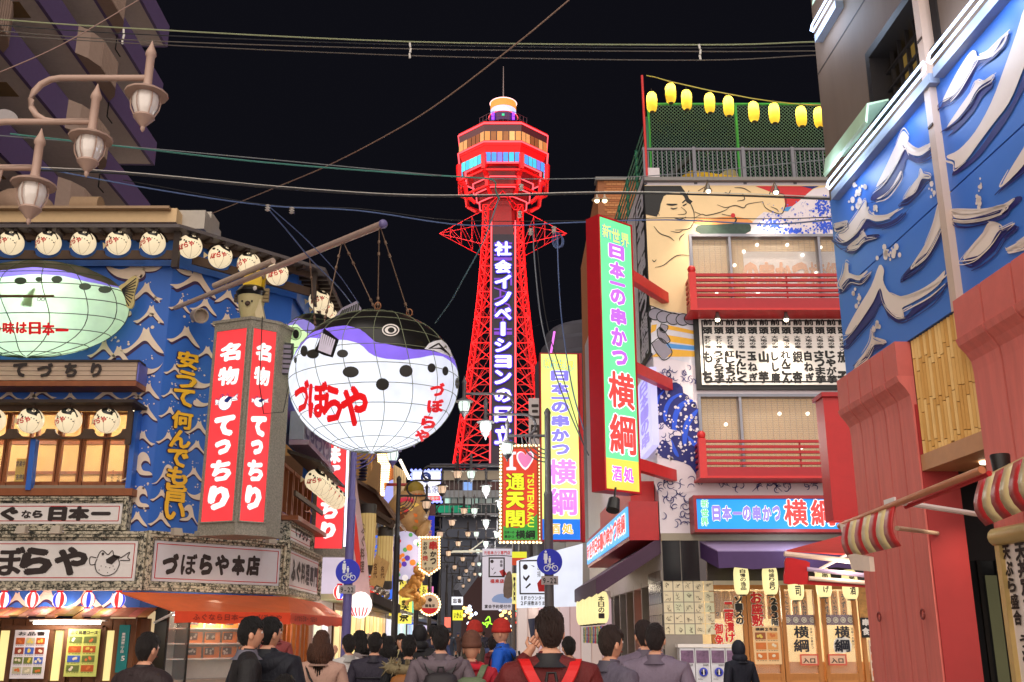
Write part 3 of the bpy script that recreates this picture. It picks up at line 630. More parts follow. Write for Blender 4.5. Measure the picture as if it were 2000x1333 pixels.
BLK = mat((26, 24, 24), .28, grain=.3, scale=3); DGREY = mat((50, 48, 44), .5)
# ---- big hanging blowfish
c = atY(731, 746, 20.6)
E1 = Ell(c, (1.76, 1.74, 1.485))
bf = thing('blowfish_lantern', 'huge white blowfish lantern with black back hung from the boom', 'lantern', (c.x, c.y, c.z - 1.5))
puffer(bf, E1, [(571, 690), (585, 668), (606, 652), (639, 641), (678, 636), (707, 645), (732, 668), (772, 676), (808, 683), (833, 684), (860, 690), (885, 697), (896, 712)],
  [(570, 706), (578, 678), (603, 660), (639, 663), (678, 665), (704, 672), (725, 694), (750, 701), (786, 704), (822, 699), (844, 694), (866, 697), (896, 726)],
  paper((238, 240, 250)), paper((140, 110, 226)), BLK, nlat=12, nlon=17, rib=.008, ribc=(120, 126, 100))
lamp(bf, c + V((-.2, -.1, -.15)), 105, .55, (.9, .95, 1.0)); lamp(bf, c + V((.4, -.5, -.7)), 12, .4, (.9, .95, 1.0))
for u, v, rx, ry in ((669, 691, 11, 8), (685, 727, 16, 11), (594, 686, 7, 11), (611, 692, 12, 9), (747, 751, 13, 12), (793, 725, 13, 12), (843, 719, 8, 9), (870, 725, 6, 9), (893, 749, 4, 11), (577, 704, 3, 6)):
 decal(bf, E1, [sp(u, v, rx, ry)], DGREY, 'spot')
decal(bf, E1, [sp(763, 645, 17, 12, 20)], WHITE, 'eye', k=1.008); decal(bf, E1, [sp(763, 645, 14.5, 9.6, 20)], BLK, 'eye_ring', k=1.010)
decal(bf, E1, [sp(763, 645, 11.5, 7.4, 20)], WHITE, 'iris', k=1.012); decal(bf, E1, [sp(764, 645, 6.5, 5.2, 16)], BLK, 'pupil', k=1.014)
decal(bf, E1, [[(829, 682), (838, 671), (850, 666), (862, 664), (873, 672), (880, 685), (884, 699), (866, 692), (848, 685)]], mat((240, 240, 250), .5), 'mouth')
decal(bf, E1, [[(836, 681), (856, 670), (858, 672), (840, 682)], [(858, 670), (880, 694), (877, 694), (856, 672)], [(836, 681), (862, 679), (879, 694), (861, 682)]], BLK, 'mouth_line', k=1.011)
decal(bf, E1, [[(633, 641), (662, 664), (650, 699), (632, 694), (614, 686), (624, 664)]], BLK, 'side_fin', k=1.01)
for k in range(7):
 x = k / 6; decal(bf, E1, [[(628 + 24 * x, 650 + 13 * x), (631 + 24 * x, 651 + 13 * x), (625 + 21 * x, 686 + 8 * x), (621 + 21 * x, 684 + 8 * x)]], mat((222, 214, 236), .5), 'fin_ray', k=1.013)
fs = []
for ch, u0, v0, u1, v1 in (('づ', 575, 741, 604, 806), ('ぼ', 602, 744, 640, 818), ('ら', 632, 752, 668, 826), ('や', 664, 753, 719, 834)):
 fs += glyph_faces(ch, u0, v1, u1 - u0, v0 - v1, .05)
decal(bf, E1, fs, glow((228, 26, 30), .8), 'lettering', k=1.011)  # letters glow in place of lamp light coming through the skin
fs = []
for ch, u0, v0, u1, v1 in (('づ', 840, 748, 869, 775), ('ぼ', 834, 780, 867, 807), ('ら', 822, 812, 851, 838), ('や', 810, 839, 839, 864)):
 fs += glyph_faces(ch, u0, v1, u1 - u0, v0 - v1, .06)
decal(bf, E1, fs, glow((228, 26, 30), .8), 'lettering', k=1.011)  # same painted-in glow for the small column of letters
FY = Fr((0, 20.9), (1, 0))
m = MB(); m.fprism(FY, px(FY, [(650, 624), (668, 603), (697, 589), (706, 604), (704, 610), (670, 622)]), -.05, .03); fin = m.build('dorsal_fin', mat((150, 140, 160), .5), bf)
for k in range(8): m = MB(); m.stroke(FY, px(FY, [(660 + k * 5.5, 622 - k * 1.5), (670 + k * 4.3, 606 - k * 2)], .035), .035, .035, False); m.build('fin_ray', BLK, fin)
# boom and its chains
bs, be = CH.pt(*CH.hit(342, 602, .15), .15), atY(748, 438, 20.1)
bm_ = thing('hanging_boom', 'long pale steel boom reaching from the blue wall out over the street', 'boom', tuple(bs))
MB().tube([bs, be], [.06, .085], 10).build('pole', mat((186, 160, 148), .4, metal=.2), bm_, smooth=50)
s2 = bs.lerp(be, .22) + V((0, -.05, .15)); e2 = bs.lerp(be, .52) + V((0, -.05, .17))
MB().tube([s2, e2], .075, 10).build('sleeve', mat((190, 166, 150), .4), bm_, smooth=50)
MB().ball(be, .1, 10).build('end_cap', mat((120, 110, 160), .4), bm_)
MB().tube([CH.pt(*CH.hit(516, 560, .2), .2), bs.lerp(be, .47)], .05, 6).build('support_strut', mat((186, 160, 148), .4), bm_)
cw = thing('suspension_chains', 'thin rusty chains with turnbuckles that carry the huge blowfish from the boom', 'chain', tuple(be - V((0, 0, 1.3))))
def onb(u): # point on the boom above pixel column u
 best = min((abs(u - 342 - (748 - 342) * 0) , 0),); lo, hi = 0.0, 1.0
 for _ in range(30):
  t = (lo + hi) / 2; p = bs.lerp(be, t) - EYE; th = TH
  z = p.y * math.cos(th) + p.z * math.sin(th); x = 1000 + p.x / z * FPX
  if x < u: lo = t
  else: hi = t
 return bs.lerp(be, (lo + hi) / 2)
def project(p):
 p = V(p) - EYE; z = p.y * math.cos(TH) + p.z * math.sin(TH); y = -p.y * math.sin(TH) + p.z * math.cos(TH)
 return 1000 + p.x / z * FPX, 666.5 - y / z * FPX
for u0, (u1, v1) in ((741, (738, 600)), (744, (804, 610)), (672, (733, 600)), (667, (623, 618)), (605, (605, 632))):
 p = onb(u0) - V((0, 0, .08)); q = E1.hit(u1, v1, 1.0); m = MB().tube([p, q], .012, 5)
 for t in (.15, .3, .85, .92): m.tube([p.lerp(q, t), p.lerp(q, t + .035)], .03, 6)
 m.build('chain', mat((120, 96, 80), .5, metal=.5), cw)
for u1, v1 in ((738, 600), (804, 610)):
 q = E1.hit(u1, v1, 1.0); MB().tube([q + V((.06 * math.cos(t), 0, .08 + .08 * math.sin(t))) for t in [k * math.pi / 5 for k in range(11)]], .015, 5).build('eyelet', mat((150, 100, 70), .5, metal=.5), cw)
# ---- second fish (green, on the street side) and the wide green fish on the front
c = atY(611, 700, 25.6); E2 = Ell(c, (.95, 1.2, 1.17))
gf = thing('blowfish_lantern', 'green lit blowfish lantern half hidden between red corner sign and big fish', 'lantern', (c.x, c.y, c.z - 1.2))
puffer(gf, E2, [(538, 660), (548, 640), (560, 626), (580, 622), (600, 626), (620, 640), (650, 650)], [(538, 676), (546, 656), (560, 638), (580, 634), (598, 650), (625, 662), (655, 670)], paper((214, 236, 196)), paper((140, 120, 216)), BLK, nlat=8, nlon=12)
lamp(gf, c, 60, .3, (.9, 1, .75))
decal(gf, E2, [sp(577, 652, 12, 13)], BLK, 'eye_ring', k=1.008); decal(gf, E2, [sp(577, 652, 11, 12)], mat((190, 230, 170), .5), 'eye', k=1.012); decal(gf, E2, [sp(578, 653, 6, 9)], BLK, 'pupil', k=1.016)
FF = Fr((0, 24.2), (1, 0))
m = MB(); m.fprism(FF, px(FF, [(541, 668), (574, 671), (570, 733), (538, 731), (534, 690)]), -.05, 0); ff = m.build('side_fin', BLK, gf)
for k in range(6): m = MB(); m.fprism(FF, px(FF, [(540, 673 + k * 9.7), (569, 675 + k * 9.7), (568, 681 + k * 9.7), (539, 680 + k * 9.7)]), .001, .03); m.build('fin_ray', mat((128, 118, 136), .5), ff)
c = atY(64, 604, 24.5); E3 = Ell(c, (2.42, 1.05, 1.25))
wf = thing('blowfish_lantern', 'very wide green blowfish lantern on the blue front wall above the slatted board', 'lantern', (c.x, c.y, c.z - 1.25))
puffer(wf, E3, [(-120, 545), (-40, 533), (20, 527), (66, 522), (120, 528), (170, 543), (215, 557), (238, 560)], [(-120, 560), (-40, 546), (10, 541), (66, 536), (120, 539), (170, 551), (215, 560), (238, 566)], paper((222, 244, 206)), paper((150, 128, 226)), mat((66, 60, 46), .5), nlat=10, nlon=14, rib=.012)
lamp(wf, c + V((.5, -.1, .1)), 62, .35, (.95, 1, .88)); lamp(wf, c + V((-1, 0, 0)), 50, .35, (.9, 1, .85))
for u, v, rx, ry in ((40, 549, 12, 7), (76, 546, 7, 5), (111, 546, 11, 7), (166, 560, 12, 7), (205, 566, 13, 7)): decal(wf, E3, [sp(u, v, rx, ry)], mat((60, 76, 56), .5), 'spot')
fs = []
for ch, u0, v0, u1, v1 in (('の', -22, 632, 2, 654), ('味', 5, 629, 29, 653), ('は', 31, 629, 53, 652), ('日', 56, 629, 80, 654), ('本', 82, 630, 107, 656), ('一', 108, 642, 134, 648)): fs += glyph_faces(ch, u0, v1, u1 - u0, v0 - v1, .05)
decal(wf, E3, fs, glow((214, 24, 30), .75), 'lettering', k=1.01)  # glow set in the letters stands in for light from inside
FT = Fr((0, 24.4), (1, 0)); m = MB(); m.fprism(FT, smooth_closed(px(FT, [(232, 560), (243, 553), (254, 543), (264, 539), (270, 545), (267, 560), (262, 575), (262, 592), (256, 603), (246, 598), (237, 584), (231, 576)]), 2), -.06, 0)
tf = m.build('tail_fin', mat((196, 176, 116), .5), wf)
for k in range(9): t = k / 8; m = MB(); m.stroke(FT, px(FT, [(238, 566 + 8 * t), (266 - 14 * t * t, 544 + 54 * t)], .01), .03, .012, False); m.build('fin_ray', BLK, tf)
m = MB(); m.fprism(FF.off(n=.7), px(FF.off(n=.7), [(42, 596), (52, 578), (67, 563), (69, 566), (63, 590), (62, 599), (45, 597)]), -.04, 0); m.build('side_fin', mat((170, 210, 130), .5), wf)
FR = FF.off(n=1.0); m = MB(); m.tube([FR.pt(*FR.hit(-60, 579)), FR.pt(*FR.hit(105, 579))], .035, 6); m.build('front_rod', mat((110, 90, 60), .4, metal=.4), wf)
for u in (76, 84): p = FR.pt(*FR.hit(u, 585)); MB().tube([p + V((.04 * math.cos(t), 0, .04 * math.sin(t))) for t in [k * math.pi / 5 for k in range(11)]], .01, 5).build('ring', GREY, wf)
# ---- little round blowfish lanterns
def sph(x, y, r=.318):
 d = min(1, math.sqrt(x * x + y * y)); z = math.sqrt(max(0, 1 - d * d)); return V((x * r, -z * r, y * r))
def sdecal(T, polys, m, name, r=.318, step=.2):
 vs, ff = drape(polys, lambda x, y: sph(x, y, r), step); return MB().add(vs, ff).build(name, m, T, smooth=80)
SKIN = mat((238, 216, 178), .5, .8, spec=.3, lit=True)
def fish_lantern_proto(loc, label, group, front=False):
 T = thing('round_fish_lantern', label, 'lantern', (0, 0, 0), group)
 MB().ball((0, 0, 0), .31, 24, rings=16).build('skin', SKIN, T, smooth=80)
 sdecal(T, [smooth_closed([(-.35, .86), (-.2, .6), (0, .42), (.3, .34), (.6, .3), (.86, .16), (.92, .3), (.6, .76), (.2, .97), (-.1, .99)], 3)], BLK, 'back')
 sdecal(T, [smooth_closed([(.62, .5), (.7, .56), (.86, .3), (.9, .12), (.78, .08), (.66, .2)], 2)], SKIN, 'mouth', .321)
 sdecal(T, [circ(.32, .66, .13, 12, .1)], SKIN, 'eye', .321); sdecal(T, [circ(.33, .66, .07, 10, .06)], BLK, 'pupil', .324)
 for x, y, r in ((-.7, .34, .11), (-.42, .22, .07), (-.28, .08, .08), (-.06, .06, .05), (.16, .08, .045), (.36, .08, .04), (.54, .04, .04), (.7, -.04, .04), (.8, -.18, .04)): sdecal(T, [circ(x, y, r, 8, r * 1.2)], BLK, 'spot')
 f = []
 for ch, x, y, w in (('ぼ', -.82, -.52, .34), ('ら', -.46, -.42, .36), ('や', -.08, -.32, .42)): f += glyph_faces(ch, x, y, w, .44, .05)
 sdecal(T, f, mat((214, 30, 30), .5, .3), 'lettering')
 MB().tube([(0, 0, .3), (0, 0, .4)], .03, 6).build('hook', BROWN, T)
 for k in range(3):
  a = .5 + k * .9; MB().tube([(.312 * math.sin(t) * math.cos(a), -.312 * abs(math.sin(t)) * math.sin(a), -.312 * math.cos(t)) for t in [j * math.pi / 10 for j in range(0, 6)]], .004, 4).build('rib', mat((150, 120, 90), .6), T)
 m = MB(); m.prism([(-.3, .05, -.02), (-.42, .08, .06), (-.4, .08, -.12)], (0, .02, 0)); m.build('tail_fin', mat((220, 200, 160), .5), T)
 T.location = loc; ORG[T] = V(loc); return T
ORD = ['first', 'second', 'third', 'fourth', 'fifth', 'sixth', 'seventh', 'eighth', 'ninth', 'tenth', 'eleventh', 'twelfth', 'thirteenth', 'fourteenth', 'fifteenth', 'sixteenth']
spots = []
for i, u in enumerate((-42, 22, 95, 163, 231, 299)): spots.append((FL.pt(*FL.hit(u, 475, .75), .75), 0, '%s blowfish lantern from the left along the straight top eave' % ORD[i], 'blowfish lanterns under the top eave'))
for i, (u, v) in enumerate(((371, 482), (430, 502), (486, 516), (541, 536))): spots.append((CH.pt(*CH.hit(u, v, .75), .75), [.45, .45, -.3, .25][i], '%s blowfish lantern along the slanting corner eave, counted from the left' % ORD[i], 'blowfish lanterns under the top eave'))
for i in range(8): spots.append((SL.pt(.9 + i * .8, zt3 + .26, .62), .5, '%s blowfish lantern up on the street side eave, counted from the corner' % ORD[i], 'blowfish lanterns under the top eave'))
for i, u in enumerate((-15, 60, 134, 209)): spots.append((FL.pt(*FL.hit(u, 822, .72), .72), 0, '%s blowfish lantern from the left above the lit windows' % ORD[i], 'blowfish lanterns above the lit windows'))
for i in range(6): spots.append((SL.pt(.95 + i * .85, ze2 - .5, .8), .45, '%s small blowfish lantern over the brown side windows, counted from the corner' % ORD[i], 'blowfish lanterns over the side windows'))
FP = fish_lantern_proto(spots[0][0], spots[0][2], spots[0][3])
for p, rz, lb_, g in spots[1:]:
 o = copy_tree(FP, p, lb_, rz + random.uniform(-.2, .2)); o['group'] = g; o.rotation_euler[1] = random.uniform(-.12, .12)
# ---- striped paper lanterns under the big sign
def stripe_proto(loc, label, group, cols):
 T = thing('striped_paper_lantern', label, 'lantern', (0, 0, 0), group)
 m = MB(); m.ball((0, 0, 0), (.16, .16, .185), 20, rings=10); m.mi = []
 for f in m.f:
  x = sum(m.v[i][0] for i in f) / len(f); y = sum(m.v[i][1] for i in f) / len(f); k = int((math.atan2(y, x) + math.pi) / (2 * math.pi) * 10) % 10
  m.mi.append((0, 1, 0, 2)[k % 4] if k % 2 else 0)
 m.build('shade', [glow((255, 246, 240), 1.25), glow((240, 60, 60), 1.0), glow((70, 80, 230), 1.0)], T, smooth=80)
 MB().lathe((0, 0, .17), [(.07, 0), (.07, .04)], 12).lathe((0, 0, -.2), [(.07, 0), (.07, .03)], 12).build('cap', glow((230, 30, 40), .6), T)
 lamp(T, (0, -.3, -.15), 5, .1, (1, .8, .7)); T.location = loc; ORG[T] = V(loc); return T
SPP = None
for i, u in enumerate((-48, 7, 63, 116, 172, 231)):
 p = FL.pt(*FL.hit(u, 1172, .35), .35); l = '%s striped paper lantern from the left below the big carved sign' % ORD[i]
 if SPP is None: SPP = stripe_proto(p, l, 'striped lanterns below the carved sign', 0)
 else: copy_tree(SPP, p, l, rotz=i * .9)
for i in range(7):
 p = SL.pt(6.0 + i * .55, 2.95 + .02 * i, .9 + .0 * i); copy_tree(SPP, p, '%s striped lantern of the row between carved side sign and the left street pole' % ORD[i], rotz=i * 1.3, scale=1.25)['group'] = 'striped lanterns on the street side'
# ---- red corner sign prism
Rg = atY(475, 830, 23.5); w1 = 67; w2 = 53
dL = V((-math.sin(math.radians(w1)), math.cos(math.radians(w1)), 0)); dR = V((math.sin(math.radians(w2)), math.cos(math.radians(w2)), 0))
FA = Fr((Rg.x, Rg.y), -dL); FB_ = Fr((Rg.x, Rg.y), dR)
zt_s, zb_s = FA.hit(475, 626)[1], FA.hit(462, 1034)[1]
wl = -FA.hit(403, 830)[0]; wr = FB_.hit(533, 830)[0]
rs = thing('red_corner_sign', 'tall red lit two sided sign in speckled stone frame on the building corner', 'sign', (Rg.x, Rg.y, zb_s))
Lp, Rp = Rg + dL * wl, Rg + dR * wr
bk = [V((Lp.x, Lp.y, 0)), V((Rg.x, Rg.y, 0)), V((Rp.x, Rp.y, 0)), V((Rp.x + .2, Rp.y + .6, 0)), V((Lp.x + .5, Lp.y + .9, 0))]
gr = mat((158, 150, 136), .7, grain=.6, scale=26)
MB().prism([p + V((0, 0, zb_s)) for p in bk], (0, 0, zt_s - zb_s)).build('body', gr, rs)
cen = sum(bk, V((0, 0, 0))) / 5
MB().prism([cen + (p - cen) * 1.06 + V((0, 0, zt_s)) for p in bk], (0, 0, .07)).build('cap', gr, rs)
MB().prism([cen + (p - cen) * 1.06 + V((0, 0, zb_s - .12)) for p in bk], (0, 0, .12)).build('base', gr, rs)
RGL = glow((240, 62, 66), .98)
for F, a0, a1, cx in ((FA, -wl + .11, -.07, 0), (FB_, .07, wr - .08, 1)):
 zb1, zt1_ = zb_s + .2, zt_s - .22
 f_ = MB(); rects_frame(f_, F, a0 - .03, zb1 - .03, a1 + .03, zt1_ + .03, .03, 0, .05); f_.build('frame', gr, rs)
 p_ = MB().fbox(F, a0, zb1, a1, zt1_, .0, .02).build('lit_panel', RGL, rs)
 w = a1 - a0; H = zt1_ - zb1; m = MB()
 for ch, y0, y1 in (('名', .83, .93), ('物', .70, .80), ('て', .43, .54), ('っ', .335, .415), ('ち', .20, .31), ('り', .055, .18)):
  g = .16 if ch != 'っ' else .24; m.glyph(F, ch, a0 + w * g, zb1 + H * y0, w * (1 - 2 * g), H * (y1 - y0), .03, .085, True)
 m.build('lettering', glow((255, 244, 240), 1.1), rs)
 emblem(F, a0 + w / 2, zb1 + H * .615, w * .72, .03, rs, mat((40, 60, 150), .5), glow((255, 246, 240), 1.0))
tube_obj('cable', [FB_.pt(wr * .35, zt_s + .1, .05), FB_.pt(wr * .4, zt_s - 1.6, .08), FB_.pt(wr * .6, zt_s - 2.3, .1), FB_.pt(wr + .2, zt_s - 2.2, .1), FB_.pt(wr + .3, zt_s - 1.5, .1)], .012, BLK, 'black power cable drooping over the right face of the red corner sign', 'cable')
# blowfish figure on top of it
cx_, cy_ = atY(490, 600, 23.9).x, 23.9; z0 = zt_s + .07
ms = thing('fish_figure', 'cream blowfish figure with a yellow box hat standing on the red corner sign', 'figure', (cx_, cy_, z0))
MB().lathe((cx_, cy_, z0), [(.2, 0), (.24, .1), (.3, .35), (.34, .6), (.33, .72), (.22, .85), (.1, .88)], 16).build('body', mat((206, 190, 140), .5), ms, smooth=60)
MB().lathe((cx_, cy_, z0 + .62), [(.345, 0), (.4, .1), (.3, .24), (.15, .3)], 16).build('dark_back', BLK, ms, smooth=60)
MB().obox((cx_ + .05, cy_ - .02, z0 + 1.08), (.46, .3, .42), Matrix.Rotation(.08, 3, 'Y')).build('box_hat', mat((240, 196, 20), .4, .25), ms)
m = MB();
for k in range(6): m.obox((cx_ - .12 + k * .045, cy_ - .19, z0 + 1.22), (.03, .02, .04))
m.build('hat_marks', BLK, ms)
for k in range(4): MB().obox((cx_ + .3, cy_ - .08, z0 + .78 - k * .09), (.3, .1, .07)).build('fin_segment', mat((150, 130, 92), .5), ms)
for k in range(3): MB().obox((cx_ - .36, cy_ - .02, z0 + .66 - k * .07), (.12, .08, .05)).build('fin_segment', mat((90, 76, 60), .5), ms)
MB().obox((cx_ + .24, cy_ - .1, z0 + .25), (.2, .2, .5), Matrix.Rotation(-.25, 3, 'Y')).build('banner_leg', mat((214, 196, 156), .5), ms)
MB().lathe((cx_ + .0, cy_ - .33, z0 + .36), [(.07, 0), (.04, .04)], 8, Matrix.Rotation(math.pi / 2, 3, 'X')).build('mouth', BROWN, ms)
for x in (-.14, .1, ): MB().ball((cx_ + x, cy_ - .32, z0 + .42), .025, 6).build('spot', BLK, ms)
MB().ball((cx_ + .16, cy_ - .36, z0 + .74), (.05, .03, .06), 8).build('eye', WHITE, ms)
# spotlight can on the wall
p = CH.pt(*CH.hit(388, 617, .5), .5); t = thing('spotlight', 'fat grey tube spotlight on the blue corner wall below the boom', 'spotlight', tuple(p))
Mx = (V((.55, -.75, -.25))).to_track_quat('Z', 'Y').to_matrix()
MB().lathe(p, [(.17, -.2), (.19, .05), (.2, .22), (.17, .22), (.15, .1)], 16, Mx).build('housing', mat((176, 156, 140), .5), t, smooth=40)
MB().tube([p, CH.pt(*CH.hit(376, 617, 0), 0)], .03).build('bracket', GREY, t)
# ------------------------------------------------------------ three armed street lamps
def head(T, x, z, s, lit, pm, warm=False):
 """one lantern: bell hat, six sided glass, cage and spike; arm joins the stem"""
 g = MB().lathe((x, 0, z), [(.125, -.02), (.142, -.09), (.134, -.17), (.088, -.29)], 12)
 H = MB().lathe((x, 0, z), [(.225, -.03), (.23, -.012), (.17, .02), (.1, .045), (.055, .07), (.045, .12), (.045, .44), (.06, .46), (.055, .5), (.03, .56), (.004, .64)], 14)
 h_ = H.build('lantern_head', pm, T, smooth=45)
 cols = glow((220, 240, 226), 1.1) if lit else (glow((255, 214, 180), .55) if warm else mat((232, 220, 212), .1, spec=.8))
 g.build('glass', cols, h_, smooth=50)
 m = MB()
 for k in range(6):
  a = math.pi * 2 * k / 6 + .26; c, s_ = math.cos(a), math.sin(a)
  m.tube([(x + c * .142, s_ * .142, z - .02), (x + c * .155, s_ * .155, z - .12), (x + c * .142, s_ * .142, z - .2), (x + c * .092, s_ * .092, z - .3)], .008, 4)
 m.build('cage', pm, h_)
 MB().lathe((x, 0, z), [(.11, -.28), (.115, -.3), (.09, -.33), (.08, -.34), (.05, -.38), (.022, -.41), (.025, -.44), (.005, -.47)], 12).build('finial', pm, h_, smooth=45)
def lamp_post(loc, sg, lit, pm, label, group, warm=False, detail=True):
 T = thing('street_lamp', label, 'street lamp', (0, 0, 0), group); zs = (7.25, 6.72, 6.18); xs = (2.08, 1.54, 1.0)
 MB().tube([(0, 0, 0), (0, 0, 3.2), (0, 0, 4.9)], [.12, .11, .105], 12).tube([(0, 0, 4.9), (0, 0, 5.0), (0, 0, 6.9)], [.115, .08, .075], 12).lathe((0, 0, 6.9), [(.08, 0), (.09, .05), (.05, .13), (.01, .17)], 10).build('pole', pm, T, smooth=50)
 for i in range(3): head(T, sg * xs[i], zs[i], 1, lit, pm, warm)
 for i in range(2):
  z1, z2 = zs[i] + .18, zs[i + 1] + .18; r = (z1 - z2) / 2; xe = xs[i] - .95
  p = [(sg * xs[i], 0, z1), (sg * xe, 0, z1)] + [(sg * (xe - r * math.sin(t) * 1.1), 0, (z1 + z2) / 2 + r * math.cos(t)) for t in [math.pi * k / 8 for k in range(1, 8)]] + [(sg * xe, 0, z2), (sg * xs[i + 1], 0, z2)]
  MB().tube(p, .036, 8).build('arm', pm, T, smooth=60)
 MB().tube([(sg * xs[2], 0, zs[2] + .18), (0, 0, zs[2] + .18)], .036, 8).build('arm', pm, T, smooth=60)
 for r in (.34, .44, .54, .64): MB().tube([(sg * r * math.cos(t), 0, zs[2] + .16 - r * math.sin(t)) for t in [math.pi / 2 * k / 8 for k in range(9)]], .017, 6).build('arc_brace', pm, T, smooth=60)
 T.location = loc; ORG[T] = V(loc); return T
PMW = mat((176, 146, 132), .45, grain=.1); PMD = mat((92, 88, 92), .45, grain=.15); PMB = mat((100, 92, 150), .45); PMK = mat((44, 40, 42), .45)
near = lamp_post((-6.04, 9.8, 0), 1, False, PMW, 'close pinkish brown street lamp at top left with three unlit lanterns', 'three armed street lamps')
rp = lamp_post((atY(1071, 1000, 24.8).x, 24.8, 0), -1, True, PMD, 'tall grey street lamp with three lit lanterns beside the yellow vertical sign', 'three armed street lamps')
for k, z in enumerate((6.9, 6.4, 5.85)): pass
lamp(rp, V(rp.location) + V((-1.5, -.3, 6.2)), 90, .3, (.95, 1, .95))
lp = lamp_post((-4.06, 25.8, 0), 1, True, PMB, 'violet street lamp pole carrying the left blue footpath sign, its lantern under the big fish', 'three armed street lamps')
lk = lamp_post((-4.02, 36, 0), 1, False, PMK, 'dark street lamp in front of the gilded restaurant on the left', 'three armed street lamps', warm=True)
far_r, far_l = [], []
for i, Y in enumerate((36, 47, 58, 70, 83, 97)):
 x = 1.52 - .025 * Y - .0
 o = copy_tree(rp, (x, Y, 0), '%s lit street lamp behind the nearest grey one, on the right side of the lane' % ORD[i], skip=())
for i, Y in enumerate((47, 58, 70, 83, 97)):
 o = copy_tree(lk, (-3.12 - .025 * Y, Y, 0), '%s street lamp beyond the dark one, on the left side of the lane' % ORD[i])
# blue footpath signs with hour plates
def path_sign(x, y, zc, label):
 F = Fr((x, y - .13), (1, 0)); T = thing('round_path_sign', label, 'sign', (x, y - .13, zc - .3), 'blue footpath signs on the lamp poles')
 MB().lathe((x, y - .13, zc), [(.3, -.012), (.305, 0), (.3, .012)], 32, Matrix.Rotation(math.pi / 2, 3, 'X')).build('disc', mat((10, 30, 190), .35, .12), T)
 m = MB(); n = .02; Z = zc; W = mat((236, 240, 250), .4, .25)
 m.fpoly(F, circ(-.09, Z + .235, .028, 10), n); m.fpoly(F, [(-.135, Z + .195), (-.05, Z + .195), (-.045, Z + .05), (-.06, Z + .05), (-.066, Z - .04), (-.088, Z - .04), (-.09, Z + .03), (-.096, Z - .04), (-.12, Z - .04), (-.125, Z + .05), (-.14, Z + .05)], n)
 m.fpoly(F, circ(.0, Z + .115, .018, 8), n); m.fpoly(F, [(-.025, Z + .09), (.03, Z + .09), (.03, Z + .01), (.015, Z - .04), (-.01, Z - .04), (-.025, Z + .02)], n)
 m.build('pedestrians', W, T); m = MB()
 for cx in (-.07, .13): m.stroke(F, circ(cx, Z - .15, .062, 16) + [(cx + .062, Z - .15)], .016, n, False)
 for l in ([(-.07, -.15), (-.03, -.07), (.08, -.07), (.03, -.15), (-.03, -.07)], [(.13, -.15), (.08, -.07), (.07, -.04), (.11, -.035)], [(-.05, -.05), (-.01, -.05)], [(-.03, -.07), (-.035, -.05)], [(.03, -.15), (.0, -.02), (.0, -.02)]): m.stroke(F, [(a, Z + b) for a, b in l], .014, n, False)
 m.build('bicycle', W, T)
 for k in (-.1, .1): MB().lathe((x, y, zc + k), [(.125, 0), (.125, .04)], 12).build('clamp', mat((190, 170, 60), .4, metal=.5), T)
 T2 = thing('hour_plate', label.replace('round blue sign', 'small pale plate reading 9-22').replace('with white people and bicycle', 'under the blue disc'), 'sign', (x, y - .13, zc - .53), 'hour plates on the lamp poles')
 MB().fbox(F, -.2, zc - .53, .2, zc - .33, -.02, .0).build('plate', mat((170, 160, 160), .5), T2)
 m = MB(); m.text(F, '9-22', -.17, zc - .51, .17, zc - .36, .006, bold=.02); m.build('lettering', mat((30, 28, 34), .5), T2)
path_sign(-4.06, 25.8, atY(688, 1117, 25.7).z, 'round blue sign with white people and bicycle on the violet left pole')
path_sign(atY(1073, 1100, 24.8).x, 24.8, atY(1077, 1098, 24.7).z, 'round blue sign with white people and bicycle on the grey right pole')
# ------------------------------------------------------------ the tower
TY = 172.0; tx0 = atY(982, 600, TY).x
def tz(v, R=0): return atY(982, v, TY - R).z
tw = thing('observation_tower', 'tall red lit lattice tower with octagonal decks rising over the lane', 'tower', (tx0, TY, 28))
def octo(R, z): k = R * math.tan(math.pi / 8); return [V((tx0 + x, TY + y, z)) for x, y in ((-k, -R), (k, -R), (R, -k), (R, k), (k, R), (-k, R), (-R, k), (-R, -k))]
def frust(R0, z0, R1, z1): return MB().add(octo(R0, z0) + octo(R1, z1), [tuple(range(8))[::-1], tuple(range(8, 16))] + [(i, (i + 1) % 8, (i + 1) % 8 + 8, i + 8) for i in range(8)])
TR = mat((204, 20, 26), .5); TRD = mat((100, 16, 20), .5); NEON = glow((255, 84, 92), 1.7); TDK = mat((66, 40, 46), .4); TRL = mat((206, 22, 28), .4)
def ring(R, z, t=.16): return MB().tube([p for p in octo(R, z)] + [octo(R, z)[0]], t, 4).build('neon_ring', NEON, tw)
z = {v: tz(v, 8) for v in (243, 256, 278, 297, 318, 345, 365, 384, 400, 440)}
frust(7.8, z[278], 8.1, z[243]).build('upper_deck', TDK, tw); frust(6.6, tz(318, 6.8), 8.0, z[278] - .1).build('lower_deck', TR, tw)
frust(8.15, z[243] - .1, 8.15, z[243] + .5).build('deck_roof', TR, tw)
frust(7.95, z[278] - .5, 8.12, z[278] + .3).build('deck_band', TR, tw)
